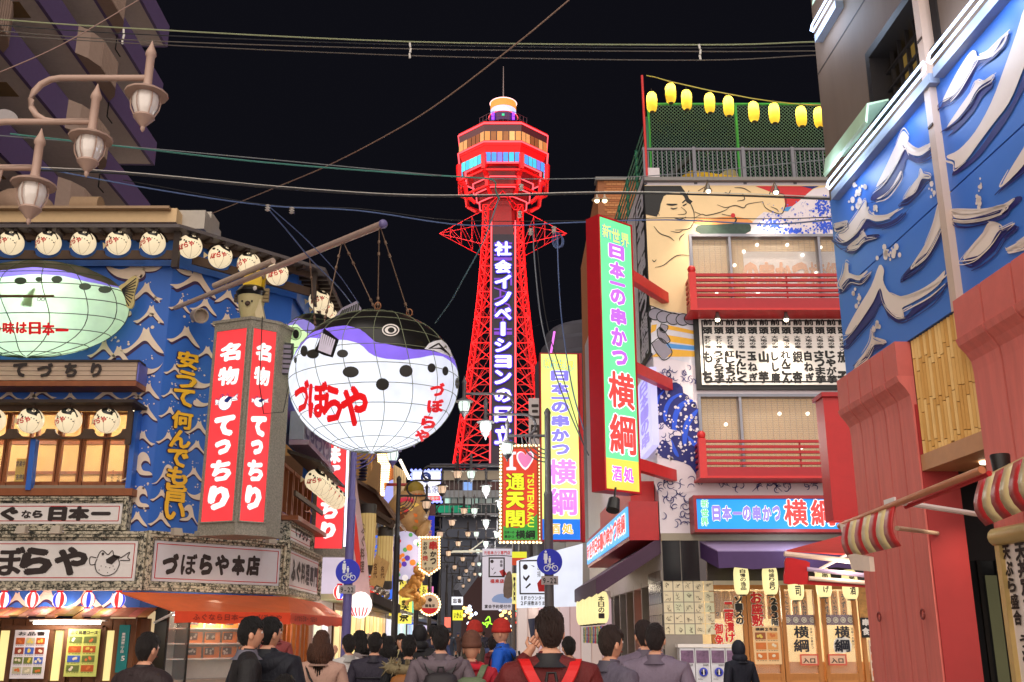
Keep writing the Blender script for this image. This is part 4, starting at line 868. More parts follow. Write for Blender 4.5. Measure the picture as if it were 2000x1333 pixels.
for (v0, v1, R, cols, e, nm) in ((257, 276, 8.02, [(214, 150, 84), (150, 100, 60), (236, 190, 120)], .8, 'warm_window'), (298, 316, 7.55, [(70, 150, 240), (80, 230, 230), (110, 120, 230), (60, 190, 220)], 1.1, 'blue_window')):
 za, zb_ = tz(v1, R), tz(v0, R)
 for i in range(8):
  if i in (3, 4, 5): continue
  q = octo(R, 0); p0, p1 = q[i - 1 if i else 7], q[i]
  p0, p1 = q[i], q[(i + 1) % 8]
  F = Fr((p0.x, p0.y), (p1 - p0)); L = (p1 - p0).length
  for k in range(6):
   a = L * (k + .08) / 6; c = random.choice(cols); w = .5 if i not in (0,) else 1
   MB().fbox(F, a, za, a + L * .84 / 6, zb_, 0, .06).build(nm, glow(c, e * (w if nm[0] == 'w' else .9)), tw)
ring(8.2, z[243] + .1); ring(8.2, z[278]); ring(6.9, tz(318, 6.9));
for R, v0, v1 in ((5.6, 322, 345), (5.0, 347, 365), (4.4, 367, 384)):
 frust(R - .5, tz(v1, R), R, tz(v0, R)).build('lower_tier', TRD, tw); ring(R - .1, tz(v1, R - .1), .13)
frust(3.9, tz(440, 3.9), 3.6, tz(386, 4)).build('neck', TRD, tw)
for i in range(8):                            # corner fins that hold the decks
 a = octo(8.1, tz(300, 8))[i]; b = octo(8.0, tz(330, 8))[i]; c = octo(6.9, tz(342, 7))[i]; d = octo(6.6, tz(362, 7))[i]; e = octo(5.0, tz(384, 5))[i]
 MB().beam(a, b, .7).beam(b, c, .7).beam(c, d, .6).beam(d, e, .5).build('corner_fin', TRL, tw)
for i in range(8):
 q = octo(8.0, tz(332, 8)); MB().beam(q[i], q[(i + 1) % 8], .35).build('outer_girder', TR, tw)
 q = octo(6.6, tz(360, 7)); MB().beam(q[i], q[(i + 1) % 8], .3).build('outer_girder', TR, tw)
for k in range(3): pass
cyl = lambda R, z0, z1: MB().lathe((tx0, TY, 0), [(R, z0), (R, z1)], 24)
cyl(2.7, tz(233, 2.7), tz(217, 2.7)).build('purple_drum', mat((60, 20, 90), .4, .35), tw)
cyl(2.4, tz(217, 2.4), tz(205, 2.4)).build('white_drum', glow((190, 200, 255), 1.1), tw); cyl(2.42, tz(205, 2.4), tz(191, 2.4)).build('orange_drum', glow((240, 150, 70), 1.0), tw)
MB().tube([(tx0 + 2.5 * math.cos(t), TY + 2.5 * math.sin(t), tz(191, 2.4)) for t in [k * math.pi / 12 for k in range(25)]], .1, 4).build('neon_ring', glow((255, 190, 190), 1.8), tw)
MB().tube([(tx0 + 2.75 * math.cos(t), TY + 2.75 * math.sin(t), tz(217, 2.7)) for t in [k * math.pi / 12 for k in range(25)]], .08, 4).build('neon_ring', NEON, tw)
for x in (-1.9, 1.9): MB().obox((tx0 + x, TY - 2.4, tz(226, 2.6)), (.5, .3, 1.4)).build('purple_light', glow((150, 60, 255), 1.5), tw)
MB().obox((tx0, TY - 2.75, tz(225, 2.6)), (.45, .1, .4)).build('exit_light', glow((40, 220, 150), 1.2), tw)
m = MB(); q0, q1 = octo(4.4, tz(243, 4)), octo(4.4, tz(220, 4))
for i in range(8):
 for k in range(4): p = q0[i].lerp(q0[(i + 1) % 8], k / 4); m.beam(p, p + V((0, 0, q1[0].z - q0[0].z)), .06)
 for t in (1, .6): m.beam(q0[i] + V((0, 0, (q1[0].z - q0[0].z) * t)), q0[(i + 1) % 8] + V((0, 0, (q1[0].z - q0[0].z) * t)), .06)
tag(m.build('roof_railing', mat((90, 50, 66), .5, .1), tw), kind='stuff')
MB().tube([(tx0, TY, tz(191)), (tx0, TY, tz(130))], [.12, .05], 6).build('antenna', mat((120, 110, 110), .5), tw)
# shaft: four flaring corner columns, rings and cross bracing
prof = [(400, 3.55), (440, 3.6), (475, 3.7), (520, 3.95), (570, 4.3), (620, 4.75), (670, 5.25), (720, 5.8), (770, 6.35), (820, 6.95), (870, 7.5), (910, 7.95)]
lv = [(tz(v, h_), h_) for v, h_ in prof]
cor = lambda k, sx, sy: V((tx0 + sx * lv[k][1], TY + sy * lv[k][1], lv[k][0]))
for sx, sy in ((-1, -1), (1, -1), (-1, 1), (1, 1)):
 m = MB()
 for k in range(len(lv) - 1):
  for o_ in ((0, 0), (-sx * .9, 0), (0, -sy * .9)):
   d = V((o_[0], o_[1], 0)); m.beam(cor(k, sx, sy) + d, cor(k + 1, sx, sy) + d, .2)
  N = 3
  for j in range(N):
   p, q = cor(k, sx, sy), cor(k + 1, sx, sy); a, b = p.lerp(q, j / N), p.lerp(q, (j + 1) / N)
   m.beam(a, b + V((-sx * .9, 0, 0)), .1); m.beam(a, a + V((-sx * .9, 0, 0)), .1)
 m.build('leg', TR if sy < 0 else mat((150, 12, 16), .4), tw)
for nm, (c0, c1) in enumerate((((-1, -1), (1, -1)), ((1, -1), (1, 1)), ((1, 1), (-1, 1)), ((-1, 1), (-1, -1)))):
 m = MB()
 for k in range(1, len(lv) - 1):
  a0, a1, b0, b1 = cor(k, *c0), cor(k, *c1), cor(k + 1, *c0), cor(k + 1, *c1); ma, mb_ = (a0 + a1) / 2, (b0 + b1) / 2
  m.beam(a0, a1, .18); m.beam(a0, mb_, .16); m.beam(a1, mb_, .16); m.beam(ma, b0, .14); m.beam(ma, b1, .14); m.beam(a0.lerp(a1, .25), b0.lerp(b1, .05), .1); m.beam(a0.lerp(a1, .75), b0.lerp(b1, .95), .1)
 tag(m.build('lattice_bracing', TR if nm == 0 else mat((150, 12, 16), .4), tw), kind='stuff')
zc_ = tz(440, 4)
for dx, dy in ((-1, 0), (1, 0), (0, -1), (0, 1)):
 m = MB(); ap = V((tx0 + dx * 11.6, TY + dy * 11.6, zc_)); px_, py_ = -dy, dx; base = []
 for s_, zz in ((-1, tz(408, 4)), (1, tz(408, 4)), (-1, tz(474, 4)), (1, tz(474, 4))): base.append(V((tx0 + dx * 3.6 + px_ * s_ * 3.2, TY + dy * 3.6 + py_ * s_ * 3.2, zz)))
 if dy < 0: base = [base[0], base[1], base[0].lerp(base[1], .2), base[0].lerp(base[1], .8)]; ap = ap + V((0, 4, 5))
 for b in base: m.beam(ap, b, .1)
 for t in (.25, .5, .75):
  q = [b.lerp(ap, t) for b in base]
  for i, j in ((0, 1), (1, 3), (3, 2), (2, 0)): m.beam(q[i], q[j], .05)
  m.beam(q[0], base[2].lerp(ap, t - .25), .05); m.beam(q[1], base[3].lerp(ap, t - .25), .05)
 m.beam(base[0], base[1], .15); m.beam(base[2], base[3], .15)
 m.build('truss_arm', mat((206, 30, 44), .4), tw)
FS = Fr((tx0, TY - 8.3), (1, 0)); m = MB(); m.pbox(FS, 957.5, 458, 1006, 906, -.4, 0); m.build('sign_panel', mat((18, 8, 34), .4), tw)
m = MB(); m.pbox(FS, 961, 440, 1003, 458, -.3, 0); m.build('display_box', mat((70, 20, 34), .4), tw)
for u in (957, 1007):
 a, b = FS.hit(u, 905), FS.hit(u, 432); MB().tube([FS.pt(a[0], a[1], .2), FS.pt(a[0], b[1], .2)], .13, 6).build('neon_line', NEON, tw)
cells = (('社', 472, 500), ('会', 508, 534), ('イ', 537, 564), ('ノ', 570, 598), ('ベ', 601, 625), ('丨', 629, 656), ('シ', 661, 688), ('ョ', 694, 719), ('ン', 723, 751), ('の', 759, 786), ('日', 795, 825), ('立', 832, 868))
mb1, mb2 = MB(), MB()
for ch, v0, v1 in cells:
 u0, u1 = (966, 999) if ch != '丨' else (978, 987)
 a0, b1 = FS.hit(u0, v0, .3); a1, b0 = FS.hit(u1, v1, .3)
 mb1.glyph(FS, ch, a0, b0, a1 - a0, b1 - b0, .3, .045, True); mb2.glyph(FS, ch, a0 - .2, b0 - .2, a1 - a0 + .4, b1 - b0 + .4, .25, .11, True)
mb2.build('letter_halo', glow((66, 50, 210), .9), tw); mb1.build('lettering', glow((226, 232, 255), 1.25), tw)
m = MB()
for i, ch in enumerate('HITACHI'):            # thin outline letters lying on their side behind the characters
 v0 = 474 + i * 29; a0, b1 = FS.hit(965, v0, .1); a1, b0 = FS.hit(1000, v0 + 26, .1)
 vs, fs, (x0, y0, x1, y1) = glyph(ch, -.012); m.add([FS.pt(a0 + (a1 - a0) * (p[1] - y0) / (y1 - y0), b1 - (b1 - b0) * ((p[0] - x0) / max(.3, (x1 - x0))), .1) for p in vs], fs)
m.build('outline_letters', glow((120, 70, 190), .8), tw)
for v, r, e in ((890, 13, 16000), (800, 12, 14000), (710, 11, 12000), (620, 10, 10000), (540, 9, 9000), (470, 9, 9000), (420, 12, 9000), (372, 13, 12000), (322, 14, 13000), (262, 15, 7000)):
 for sx in (-1, 1): spot(tw, (tx0 + sx * r * .85, TY - r, tz(v)), V((-sx * .3, 1, 0)), e * (.25 if v > 430 else .12), 150, (1, .04, .07), .3)
# ------------------------------------------------------------ skewer restaurant (right of the lane)
C0 = atY(1290, 1050, 20); YF = Fr((C0.x, 20), (1, 0)); YS = Fr((C0.x, 20), -STREET)
yb = thing('skewer_restaurant', 'four storey restaurant with painted wrestler and wave mural and red balconies', 'building', (C0.x, 20, 0))
yz = lambda v, n=0, u=1450: YF.hit(u, v, n)[1]
SKINP = mat((236, 204, 156), .5, grain=.04); MWH = mat((226, 214, 222), .5, grain=.05); NAVY = mat((24, 26, 110), .5, grain=.1); BRI = mat((30, 80, 214), .5, grain=.1); YEL = mat((236, 176, 50), .5)
BLACK = mat((22, 20, 22), .5); REDP = mat((178, 26, 34), .4, grain=.1); REDL = mat((206, 44, 44), .4)
a1w = 5.9; zr = yz(357)
# wall as strips round the two window bands
w3t, w3b, w2t, w2b = yz(458), yz(600), yz(770), yz(930)
aw = YF.hit(1347, 500)[0]; aw2 = YF.hit(1366, 850)[0]
m = MB(); m.fbox(YF, 0, w3t, a1w, zr, -.3, 0); m.fbox(YF, 0, w3b, aw, w3t, -.3, 0); m.fbox(YF, 0, w2t, a1w, w3b, -.3, 0); m.fbox(YF, 0, w2b, aw2, w2t, -.3, 0); m.fbox(YF, 0, yz(1042), a1w, w2b, -.3, 0)
m.build('wall', MWH, yb)
m = MB(); m.fbox(YS, -14, 2.6, 0, zr + .35, -.3, 0); m.build('side_wall', mat((206, 196, 200), .5), yb)
MB().fbox(YF, -.05, zr, a1w, zr + .08, -6, .12).build('roof_slab', GREY, yb)
def mural(polys, m, n, name='mural_patch', F=YF, sm=3):
 for p in polys:
  q = px(F, p, n); MB().fpoly(F, smooth_closed(q, sm) if sm else q, n).build(name, m, yb)
def U1(l): return [(1240 + .225 * x, 340 + .225 * y) for x, y in l]
def U2(l): return [(1240 + .27 * x, 600 + .27 * y) for x, y in l]
mural([U1([(85, 100), (1660, 100), (1660, 520), (470, 525), (470, 1215), (300, 1195), (130, 1140)])], SKINP, .005, sm=0)
mural([U1([(960, 522), (1010, 430), (1070, 370), (1120, 330), (1240, 345), (1330, 325), (1420, 215), (1560, 130), (1740, 100), (1740, 522)])], MWH, .008, sm=0)
mural([U1([(1045, 106), (1440, 106), (1545, 130), (1420, 240), (1365, 282), (1310, 290), (1290, 180), (1200, 165)])], mat((206, 30, 40), .5), .009, sm=0)
mural([U1([(1440, 106), (1600, 106), (1540, 132)])], NAVY, .011, sm=0); mural([U1([(1312, 290), (1366, 280), (1330, 326), (1295, 322)])], mat((70, 150, 214), .5), .011, sm=0)
mural([U1([(520, 395), (700, 380), (850, 370), (1000, 400), (980, 440), (560, 440)])], mat((230, 150, 84), .5), .009); mural([U1([(545, 450), (700, 440), (900, 430), (1000, 440), (960, 520), (570, 520)])], mat((50, 74, 64), .5, grain=.4, scale=12), .01)
mural([U1([(85, 104), (400, 104), (432, 150), (470, 215), (502, 240), (478, 264), (448, 246), (426, 196), (385, 160), (300, 165), (250, 195), (225, 260), (215, 320), (190, 372), (95, 352), (85, 200)])], BLACK, .012, 'mural_hair', sm=0)
m = MB()
for l, w in (([(165, 330), (153, 292), (180, 286), (200, 330), (214, 362)], 5), ([(450, 170), (480, 250), (512, 330), (516, 410)], 6), ([(516, 410), (500, 440), (465, 478), (350, 488)], 6), ([(275, 262), (320, 268), (368, 264)], 13), ([(412, 252), (440, 226)], 10),
    ([(310, 296), (335, 304), (370, 294)], 9), ([(415, 276), (432, 270), (450, 258)], 9), ([(402, 288), (445, 328), (430, 350), (372, 352)], 5), ([(345, 385), (400, 392), (445, 374)], 7), ([(372, 402), (410, 404), (438, 392)], 5),
    ([(715, 268), (790, 292), (870, 274), (945, 294), (980, 262), (1112, 240)], 6), ([(820, 290), (780, 318), (700, 345), (620, 360), (580, 350), (520, 382)], 6), ([(1110, 238), (1132, 290), (1190, 326), (1268, 348), (1300, 300), (1312, 225), (1280, 172), (1205, 182)], 6),
    ([(1180, 285), (1230, 306), (1250, 330)], 5), ([(780, 158), (815, 170), (830, 142)], 6), ([(865, 120), (940, 124), (1008, 160)], 6), ([(932, 168), (952, 220), (888, 236)], 6), ([(610, 112), (550, 148)], 6), ([(470, 145), (450, 180)], 5),
    ([(165, 455), (220, 518), (300, 548), (342, 582)], 6), ([(430, 520), (395, 550), (386, 580)], 6), ([(150, 745), (168, 762), (186, 744)], 6), ([(175, 812), (250, 792), (340, 722), (400, 704), (476, 710)], 6), ([(310, 498), (380, 508), (415, 490)], 5),
    ([(130, 1140), (250, 1190), (380, 1218), (450, 1218)], 7), ([(130, 1068), (178, 1080)], 6), ([(860, 365), (880, 400), (850, 440)], 10), ([(755, 350), (850, 368)], 5), ([(520, 330), (570, 350)], 5)):
 m.stroke(YF, px(YF, U1(l), .015), w * .225 * .0102 * 1.5, .015)
m.build('mural_line', BLACK, yb)
mural([U1(circ(852, 360, 20, 8))], mat((206, 30, 40), .5), .017, sm=0)
# rope, sun rays and stylised sea on the left strip
for i, (x, y) in enumerate(((150, 60), (210, 80), (280, 95), (350, 100), (410, 95))):
 mural([U2(circ(x, y - 10, 52, 12, 42))], mat((150, 144, 160), .5), .010 + i * .002, 'rope_coil', sm=0)
 m = MB(); m.stroke(YF, px(YF, U2(circ(x, y - 10, 52, 12, 42)[2:11]), .023), .02, .011 + i * .002, False); m.build('mural_line', BLACK, yb)
mural([U2([(115, 112), (440, 112), (440, 430), (380, 400), (250, 375), (190, 385), (120, 330)])], mat((214, 210, 222), .5), .006, sm=0)
for p in ([(240, 130), (440, 175), (440, 200), (230, 160)], [(220, 200), (440, 235), (440, 278), (240, 250)], [(200, 300), (440, 320), (440, 360), (120, 360)], [(120, 130), (160, 125), (150, 170), (115, 190)]): mural([U2(p)], YEL, .009, sm=0)
mural([U2([(230, 262), (440, 285), (430, 312), (225, 296)])], mat((80, 150, 220), .5), .010, sm=0)
for p in ([(190, 120), (240, 140), (215, 185), (180, 165)], [(160, 165), (190, 150), (255, 240), (215, 262), (170, 220)], [(120, 262), (190, 225), (270, 325), (210, 385), (150, 320)]):
 mural([U2(p)], mat((146, 138, 152), .5), .013, 'rope_tail', sm=0); m = MB(); q = U2(p); m.stroke(YF, px(YF, q + [q[0]], .016), .018, .016, False); m.build('mural_line', BLACK, yb)
mural([U2([(135, 600), (165, 570), (190, 600), (215, 590), (230, 640), (260, 560), (300, 545), (345, 580), (350, 620), (385, 640), (400, 680), (440, 690), (450, 740), (462, 760), (462, 1200), (440, 1210), (400, 1150), (300, 1110), (200, 1090), (150, 1000)])], NAVY, .008, 'painted_sea', sm=2)
for p in ([(205, 800), (215, 720), (255, 660), (320, 625), (345, 632), (280, 670), (240, 740), (225, 830)], [(270, 900), (275, 780), (320, 700), (390, 668), (420, 680), (350, 720), (310, 800), (300, 900)], [(345, 980), (350, 860), (390, 790), (450, 740), (455, 760), (410, 830), (385, 900), (370, 1000)], [(150, 690), (170, 640), (215, 600), (180, 660), (165, 720)], [(380, 930), (420, 960), (455, 990), (450, 1020), (400, 985)], [(265, 960), (290, 1010), (320, 1080), (290, 1070), (262, 1000)]): mural([U2(p)], BRI, .012, 'painted_sea')
mural([U2([(150, 870), (200, 838), (250, 880), (320, 900), (335, 930), (290, 930), (260, 950), (270, 1010), (235, 980), (200, 960), (170, 985), (155, 930)]), U2([(200, 1110), (300, 1115), (380, 1145), (445, 1230), (445, 1330), (160, 1330), (160, 1130)])], MWH, .014, 'painted_foam')
random.seed(5); m = MB()
for k in range(130):
 x, y = random.uniform(150, 458), random.uniform(640, 1180); r = random.choice((5, 7, 9, 12)); m.fpoly(YF, px(YF, U2(circ(x, y, r, 7)), .018), .018)
m.build('foam_dots', MWH, yb)
def squiggles(x0, y0, x1, y1, n, F=YF, U=U2, w=.018, col=NAVY, s=26):
 m = MB()
 for k in range(n):
  x, y = random.uniform(x0, x1), random.uniform(y0, y1); a = random.uniform(0, 6); l = [(x + s * (1 - j / 7) * math.cos(a + j * .8), y + s * (1 - j / 7) * math.sin(a + j * .8)) for j in range(5)]
  m.stroke(F, px(F, U(l), .02), w, .02)
 m.build('mural_line', col, yb)
squiggles(180, 440, 440, 590, 34); squiggles(170, 860, 300, 960, 8); squiggles(180, 1240, 420, 1600, 40, s=34); squiggles(460, 1240, 1400, 1320, 40, s=30)
mural([U2([(860, 1332), (955, 1248), (1060, 1332)])], MWH, .012, sm=0); m = MB(); m.stroke(YF, px(YF, U2([(850, 1335), (955, 1248), (1065, 1335)]), .02), .02, .02); m.build('mural_line', NAVY, yb)
m = MB(); random.seed(9)
for cx, cy, rx, ry, n in ((1200, 440, 110, 60, 110), (1380, 495, 90, 26, 60), (1640, 290, 90, 100, 120), (1640, 460, 90, 60, 90)):
 for k in range(n): m.fpoly(YF, px(YF, U1(circ(random.gauss(cx, rx * .5), min(518, random.gauss(cy, ry * .5)), random.uniform(4, 13), 6)), .013 + k * .00002), .013 + k * .00003)
m.build('painted_spray', BRI, yb)
m = MB()
for k in range(160): m.fpoly(YF, px(YF, U1(circ(random.uniform(1090, 1730), random.uniform(240, 515), random.uniform(2, 7), 6)), .018), .018)
m.build('painted_spray', mat((80, 110, 214), .5), yb)
for v in (408, 566): pass
# windows with blinds, red balconies
BLIND = glow((206, 156, 90), .5)  # blinds glow by themselves, standing in for the lit room behind
def yoko_window(a0, zb, zt, muls, who):
 m = MB(); FRM = mat((132, 132, 144), .4, metal=.4)
 m.fbox(YF, a0, zt - .06, a1w, zt, -.2, .03); m.fbox(YF, a0, zb, a0 + .06, zt - .06, -.2, .03)
 for a in muls: m.fbox(YF, a, zb, a + .05, zt - .06, -.2, .02)
 w = m.build('window', FRM, yb)
 MB().fbox(YF, a0 + .06, zb, a1w, zt - .06, -.09, -.08).build('pane', glass((210, 200, 190), .03, .2), w)
 z = zb
 bl = MB().fbox(YF, a0, zb, a1w, zt, -.32, -.3).build('blind', BLIND, w)
 m = MB()
 for k in range(int((zt - zb) / .045)): m.fbox(YF, a0, zb + k * .045, a1w, zb + k * .045 + .006, -.3, -.294)
 for k in range(int((a1w - a0) / .12)): m.fbox(YF, a0 + k * .12, zb, a0 + k * .12 + .008, zt, -.3, -.292)
 tag(m.build('blind_cord', mat((130, 92, 50), .6, .1), yb), kind='stuff')
yoko_window(aw, w3b, w3t, [YF.hit(u, 500)[0] for u in (1424, 1599)], 0); yoko_window(aw2, w2b, w2t, [YF.hit(u, 850)[0] for u in (1447, 1628)], 0)
MB().fbox(YF, YF.hit(1453, 500, -.2)[0], w3b, a1w, yz(490, -.2), -.28, -.26).build('white_curtain', mat((200, 196, 206), .6, .2), yb)
m = MB(); m.ptext(YF, 'の串かつ横綱', 1450, 512, 1645, 560, -.25, bold=.08, fit=True); m.build('lettering', mat((196, 130, 90), .6, .15), yb)  # brownish reflection in the panes, painted as characters
for i, (u, v) in enumerate(((1479, 478), (1538, 478), (1568, 498), (1435, 518), (1603, 483), (1453, 491), (1595, 533), (1400, 573), (1481, 572), (1523, 808), (1578, 808), (1610, 848), (1565, 875), (1418, 829))):
 MB().fprism(YF, [(a, b) for a, b in circ(*YF.hit(u, v, -.2), .035, 10)], -.24, -.2).build('ceiling_spot', glow((255, 244, 220), 3), yb)
def balcony(u0, vtop, bars, vs0, vs1, who):
 z = lambda v: YF.hit(1450, v, .62)[1]; a0 = YF.hit(u0, (vtop + vs1) / 2, .62)[0]
 T = yb; BR = REDP
 for v in bars:
  m = MB(); m.fbox(YF, a0 + .1, z(v + 2.6), a1w, z(v - 2.6), .56, .62); m.fbox(YF, a0, z(v + 2.6), a0 + .06, z(v - 2.6), 0, .56); m.build('balcony_rail', BR, T)
 MB().fbox(YF, a0, z(vs1), a1w, z(vs0), .02, .64).build('balcony_beam', mat((168, 24, 38), .4, grain=.1), T)
 MB().fbox(YF, a0 - .05, z(vs1 + 4), a1w, z(vs1), .01, .7).build('balcony_edge', REDL, T)
 m = MB(); m.fbox(YF, a0 - .04, z(vs1), a0 + .1, z(vtop), .54, .68); m.ball(YF.pt(a0 + .03, z(vtop) + .07, .61), .085, 12); m.build('balcony_post', REDL, T, smooth=50)
 m = MB()
 for u in (1536, ): a = YF.hit(u, 550, .6)[0]; m.fbox(YF, a, z(vs0), a + .03, z(bars[0]), .54, .56)
 m.build('balcony_picket', BR, T)
balcony(1350, 533, (537, 547, 557, 567, 576), 583, 604, 0); balcony(1369, 857, (862, 872.5, 883, 894, 905), 913, 931, 0)
# menu board
mbz0, mbz1 = yz(761, .1), yz(612, .1); ma0 = YF.hit(1358, 690, .1)[0]
T = thing('menu_board', 'wide white menu board in black frame with rows of brushed black characters between the balconies', 'menu board', YF.pt(3, mbz0, .1))
MB().fbox(YF, ma0, mbz0, a1w, mbz1, .01, .08).build('frame', BLACK, T); pa0, pb0, pb1 = YF.hit(1368, 690, .1)[0], yz(752, .1), yz(621, .1)
MB().fbox(YF, pa0, pb0, a1w, pb1, .08, .1).build('panel', mat((232, 226, 222), .5, grain=.02), T)
m = MB(); m.fbox(YF, pa0 + .05, pb0 + .05, a1w, pb0 + .08, .1, .104); m.fbox(YF, pa0 + .05, pb1 - .08, a1w, pb1 - .05, .1, .104); m.fbox(YF, pa0 + .05, pb0 + .08, pa0 + .08, pb1 - .08, .1, .104); m.build('border_line', BLACK, T)
names = ['もち', 'うずら玉子', '紅しょうが', 'にんにく', '玉ねぎ', '山芋', 'しし唐', 'れんこん', '銀杏', '白ねぎ', 'さつま芋', 'じゃが芋', '茄子']
for i, nm in enumerate(names):
 u = 1382 + i * 21.95; m = MB(); g = dict(fit=True)
 m.ptext(YF, '前', u - 9.5, 624, u + 9.5, 636, .105, bold=.06, fit=True); m.ptext(YF, '頭', u - 9.5, 639, u + 9.5, 653, .105, bold=.05, fit=True)
 m.ptext(YF, '変わり種' if i < 3 else '大地の幸', u - 7, 656, u + 7, 681, .105, vert=True, bold=.035, fit=False)
 k = len(nm); h_ = 64 / k; m.ptext(YF, nm, u - 10, 685, u + 10, 749, .105, vert=True, bold=.06, fit=(k > 3)) if k != 2 else (m.ptext(YF, nm[0], u - 10, 686, u + 10, 709, .105, bold=.07, fit=True), m.ptext(YF, nm[1], u - 10, 725, u + 10, 749, .105, bold=.07, fit=True))
 m.build('lettering', BLACK, T)
# clamp lamps shining on the facade
for i, (u, v) in enumerate(((1383, 366), (1515, 368), (1401, 616), (1535, 616))):
 p = YF.pt(*YF.hit(u, v, .55), .55); T = thing('clamp_lamp', ['clamp lamp shining on the wrestler mural beside his face', 'clamp lamp shining on the painted fist of the mural', 'clamp lamp over the left part of the menu board', 'clamp lamp over the middle of the menu board'][i], 'lamp', tuple(p), 'clamp lamps on the restaurant front')
 MB().tube([p + V((0, .5, .1)), p + V((0, 0, .16)), p + V((0, 0, .06))], .014, 6).lathe(p, [(.03, .06), (.04, 0), (.085, -.09), (.075, -.09)], 14).build('shade', mat((120, 116, 112), .3, metal=.7), T, smooth=40)
 MB().ball(p + V((0, 0, -.09)), .05, 10).build('bulb', glow((255, 236, 200), 8), T)
 spot(T, p + V((0, 0, -.14)), V((0, .42, -1)), 130, 82, (1, .84, .62), .9)
# roof railing, net fence, lanterns
rz0, rz1 = yz(352, 0), yz(289, 0); T = thing('roof_railing', 'grey steel baluster railing along the roof edge over the mural', 'railing', YF.pt(2, rz0)); GR = mat((112, 110, 118), .45, metal=.3)
MB().fbox(YF, -.06, rz1 - .05, a1w, rz1, -.06, 0).build('top_rail', GR, T); MB().fbox(YF, -.06, rz0, a1w, rz0 + .05, -.06, 0).build('bottom_rail', GR, T)
for u in (1259, 1356, 1452, 1549): a = YF.hit(u, 320)[0]; MB().fbox(YF, a - .03, rz0 - .1, a + .04, rz1 + .02, -.065, .01).build('post', GR, T)
b0 = MB().fbox(YF, .06, rz0 + .05, .08, rz1 - .05, -.04, -.02).build('baluster', GR, T)
for k in range(1, 58):
 o = b0.copy(); COL.objects.link(o); o.parent = T; o.location = YF.R * (k * .1) + b0.location; KIDS[T].append(o)
T = thing('net_fence', 'green chain link fence standing on the roof behind the grey railing', 'fence', YF.pt(2, rz0, -.7)); F = YF.off(n=-.7); GRN = mat((50, 150, 56), .45); GRD = mat((40, 110, 84), .5)
fz = F.hit(1450, 204)[1]; fa = [F.hit(u, 280)[0] for u in (1269, 1441)] + [5.6]
for a in fa: MB().tube([F.pt(a, rz0, 0), F.pt(a, fz, 0)], .035, 8).build('post', GRN, T, smooth=60)
MB().tube([F.pt(fa[0], fz, 0), F.pt(5.6, fz, 0)], .03, 8).build('top_rail', GRN, T)
m = MB(); H = fz - rz0; x = fa[0] - H
while x < 5.6:
 for sg in (0, 1):
  a0, a1_ = x, x + H; z0_, z1_ = (rz0, fz) if sg == 0 else (fz, rz0)
  t0 = max(0, (fa[0] - a0) / H); t1 = min(1, (5.6 - a0) / H)
  if t1 > t0: m.beam(F.pt(a0 + H * t0, z0_ + (z1_ - z0_) * t0, .01 * sg), F.pt(a0 + H * t1, z0_ + (z1_ - z0_) * t1, .01 * sg), .008)
 x += .085
tag(m.build('chain_link_mesh', mat((84, 120, 96), .5), T), kind='stuff')
T = thing('net_fence', 'dark green fence running back along the side edge of the same roof', 'fence', YS.pt(-4, rz0, -.1)); sz = YS.hit(1262, 232, -.1)[1]
for k in range(9): MB().tube([YS.pt(-.2 - k * 1.6, rz0, -.1), YS.pt(-.2 - k * 1.6, sz, -.1)], .035, 6).build('post', GRD, T)
for k in range(9): MB().tube([YS.pt(-.2, rz0 + (sz - rz0) * k / 8, -.1), YS.pt(-13, rz0 + (sz - rz0) * k / 8, -.1)], .02, 5).build('wire_rail', GRD, T)
MB().tube([YF.pt(*YF.hit(1264, 355), 0), YF.pt(YF.hit(1264, 355)[0] - .02, YF.hit(1263, 148)[1], 0)], .028, 8).build('red_pole', REDL, tag(thing('lantern_pole', 'thin red pole at the roof corner that carries the yellow lantern string', 'pole', YF.pt(0, rz0))))
pts = [YF.pt(*YF.hit(u, v, .05), .05) for u, v in ((1262, 148), (1278, 151), (1310, 160), (1341, 167), (1385, 177), (1423, 184), (1470, 193), (1512, 199), (1560, 204), (1612, 206))]
tube_obj('lantern_string', pts, .012, mat((190, 180, 90), .6), 'sagging cable with yellow lanterns strung above the roof', 'cable')
RLp = None; ypap = paper((250, 212, 86))
for i, (u, v) in enumerate(((1273, 200), (1310, 183), (1341, 196), (1386, 202), (1423, 208), (1472, 219), (1512, 222), (1565, 228), (1600, 230))):
 p = YF.pt(*YF.hit(u, v, .05), .05); l = '%s yellow paper lantern from the left on the roof string' % ORD[i]
 if RLp is None:
  RLp = thing('yellow_lantern', l, 'lantern', (0, 0, 0), 'yellow lanterns over the roof'); prof = [(.05, -.235)] + [(.115 * (1 - abs((z - 0) / .235) ** 4 * .45) + .004 * (k % 2), z) for k, z in enumerate([-.225 + .45 * j / 22 for j in range(23)])] + [(.05, .235)]
  MB().lathe((0, 0, 0), prof, 16).build('shade', ypap, RLp, smooth=70)
  MB().lathe((0, 0, 0), [(.055, -.25), (.055, -.232)], 12).lathe((0, 0, 0), [(.05, .232), (.05, .25)], 12).tube([(0, 0, .25), (0, 0, .33)], .008, 5).build('cap', mat((60, 50, 30), .5), RLp)
  lamp(RLp, (0, 0, .11), 5, .04, (1, .95, .6)); RLp.location = p; ORG[RLp] = V(p)
 else: copy_tree(RLp, p, l)
T = thing('tarpaulin_heap', 'yellow tarpaulin heap lying on the roof behind the railing', 'tarpaulin', YF.pt(1.6, rz0, -.4)); G_ = YF.off(n=-.35)
MB().fprism(G_, smooth_closed(px(G_, [(1332, 356), (1345, 336), (1360, 334), (1400, 340), (1440, 345), (1466, 350), (1468, 356)]), 2), -.5, 0).build('tarpaulin', mat((226, 180, 20), .6, grain=.3, scale=8), T)
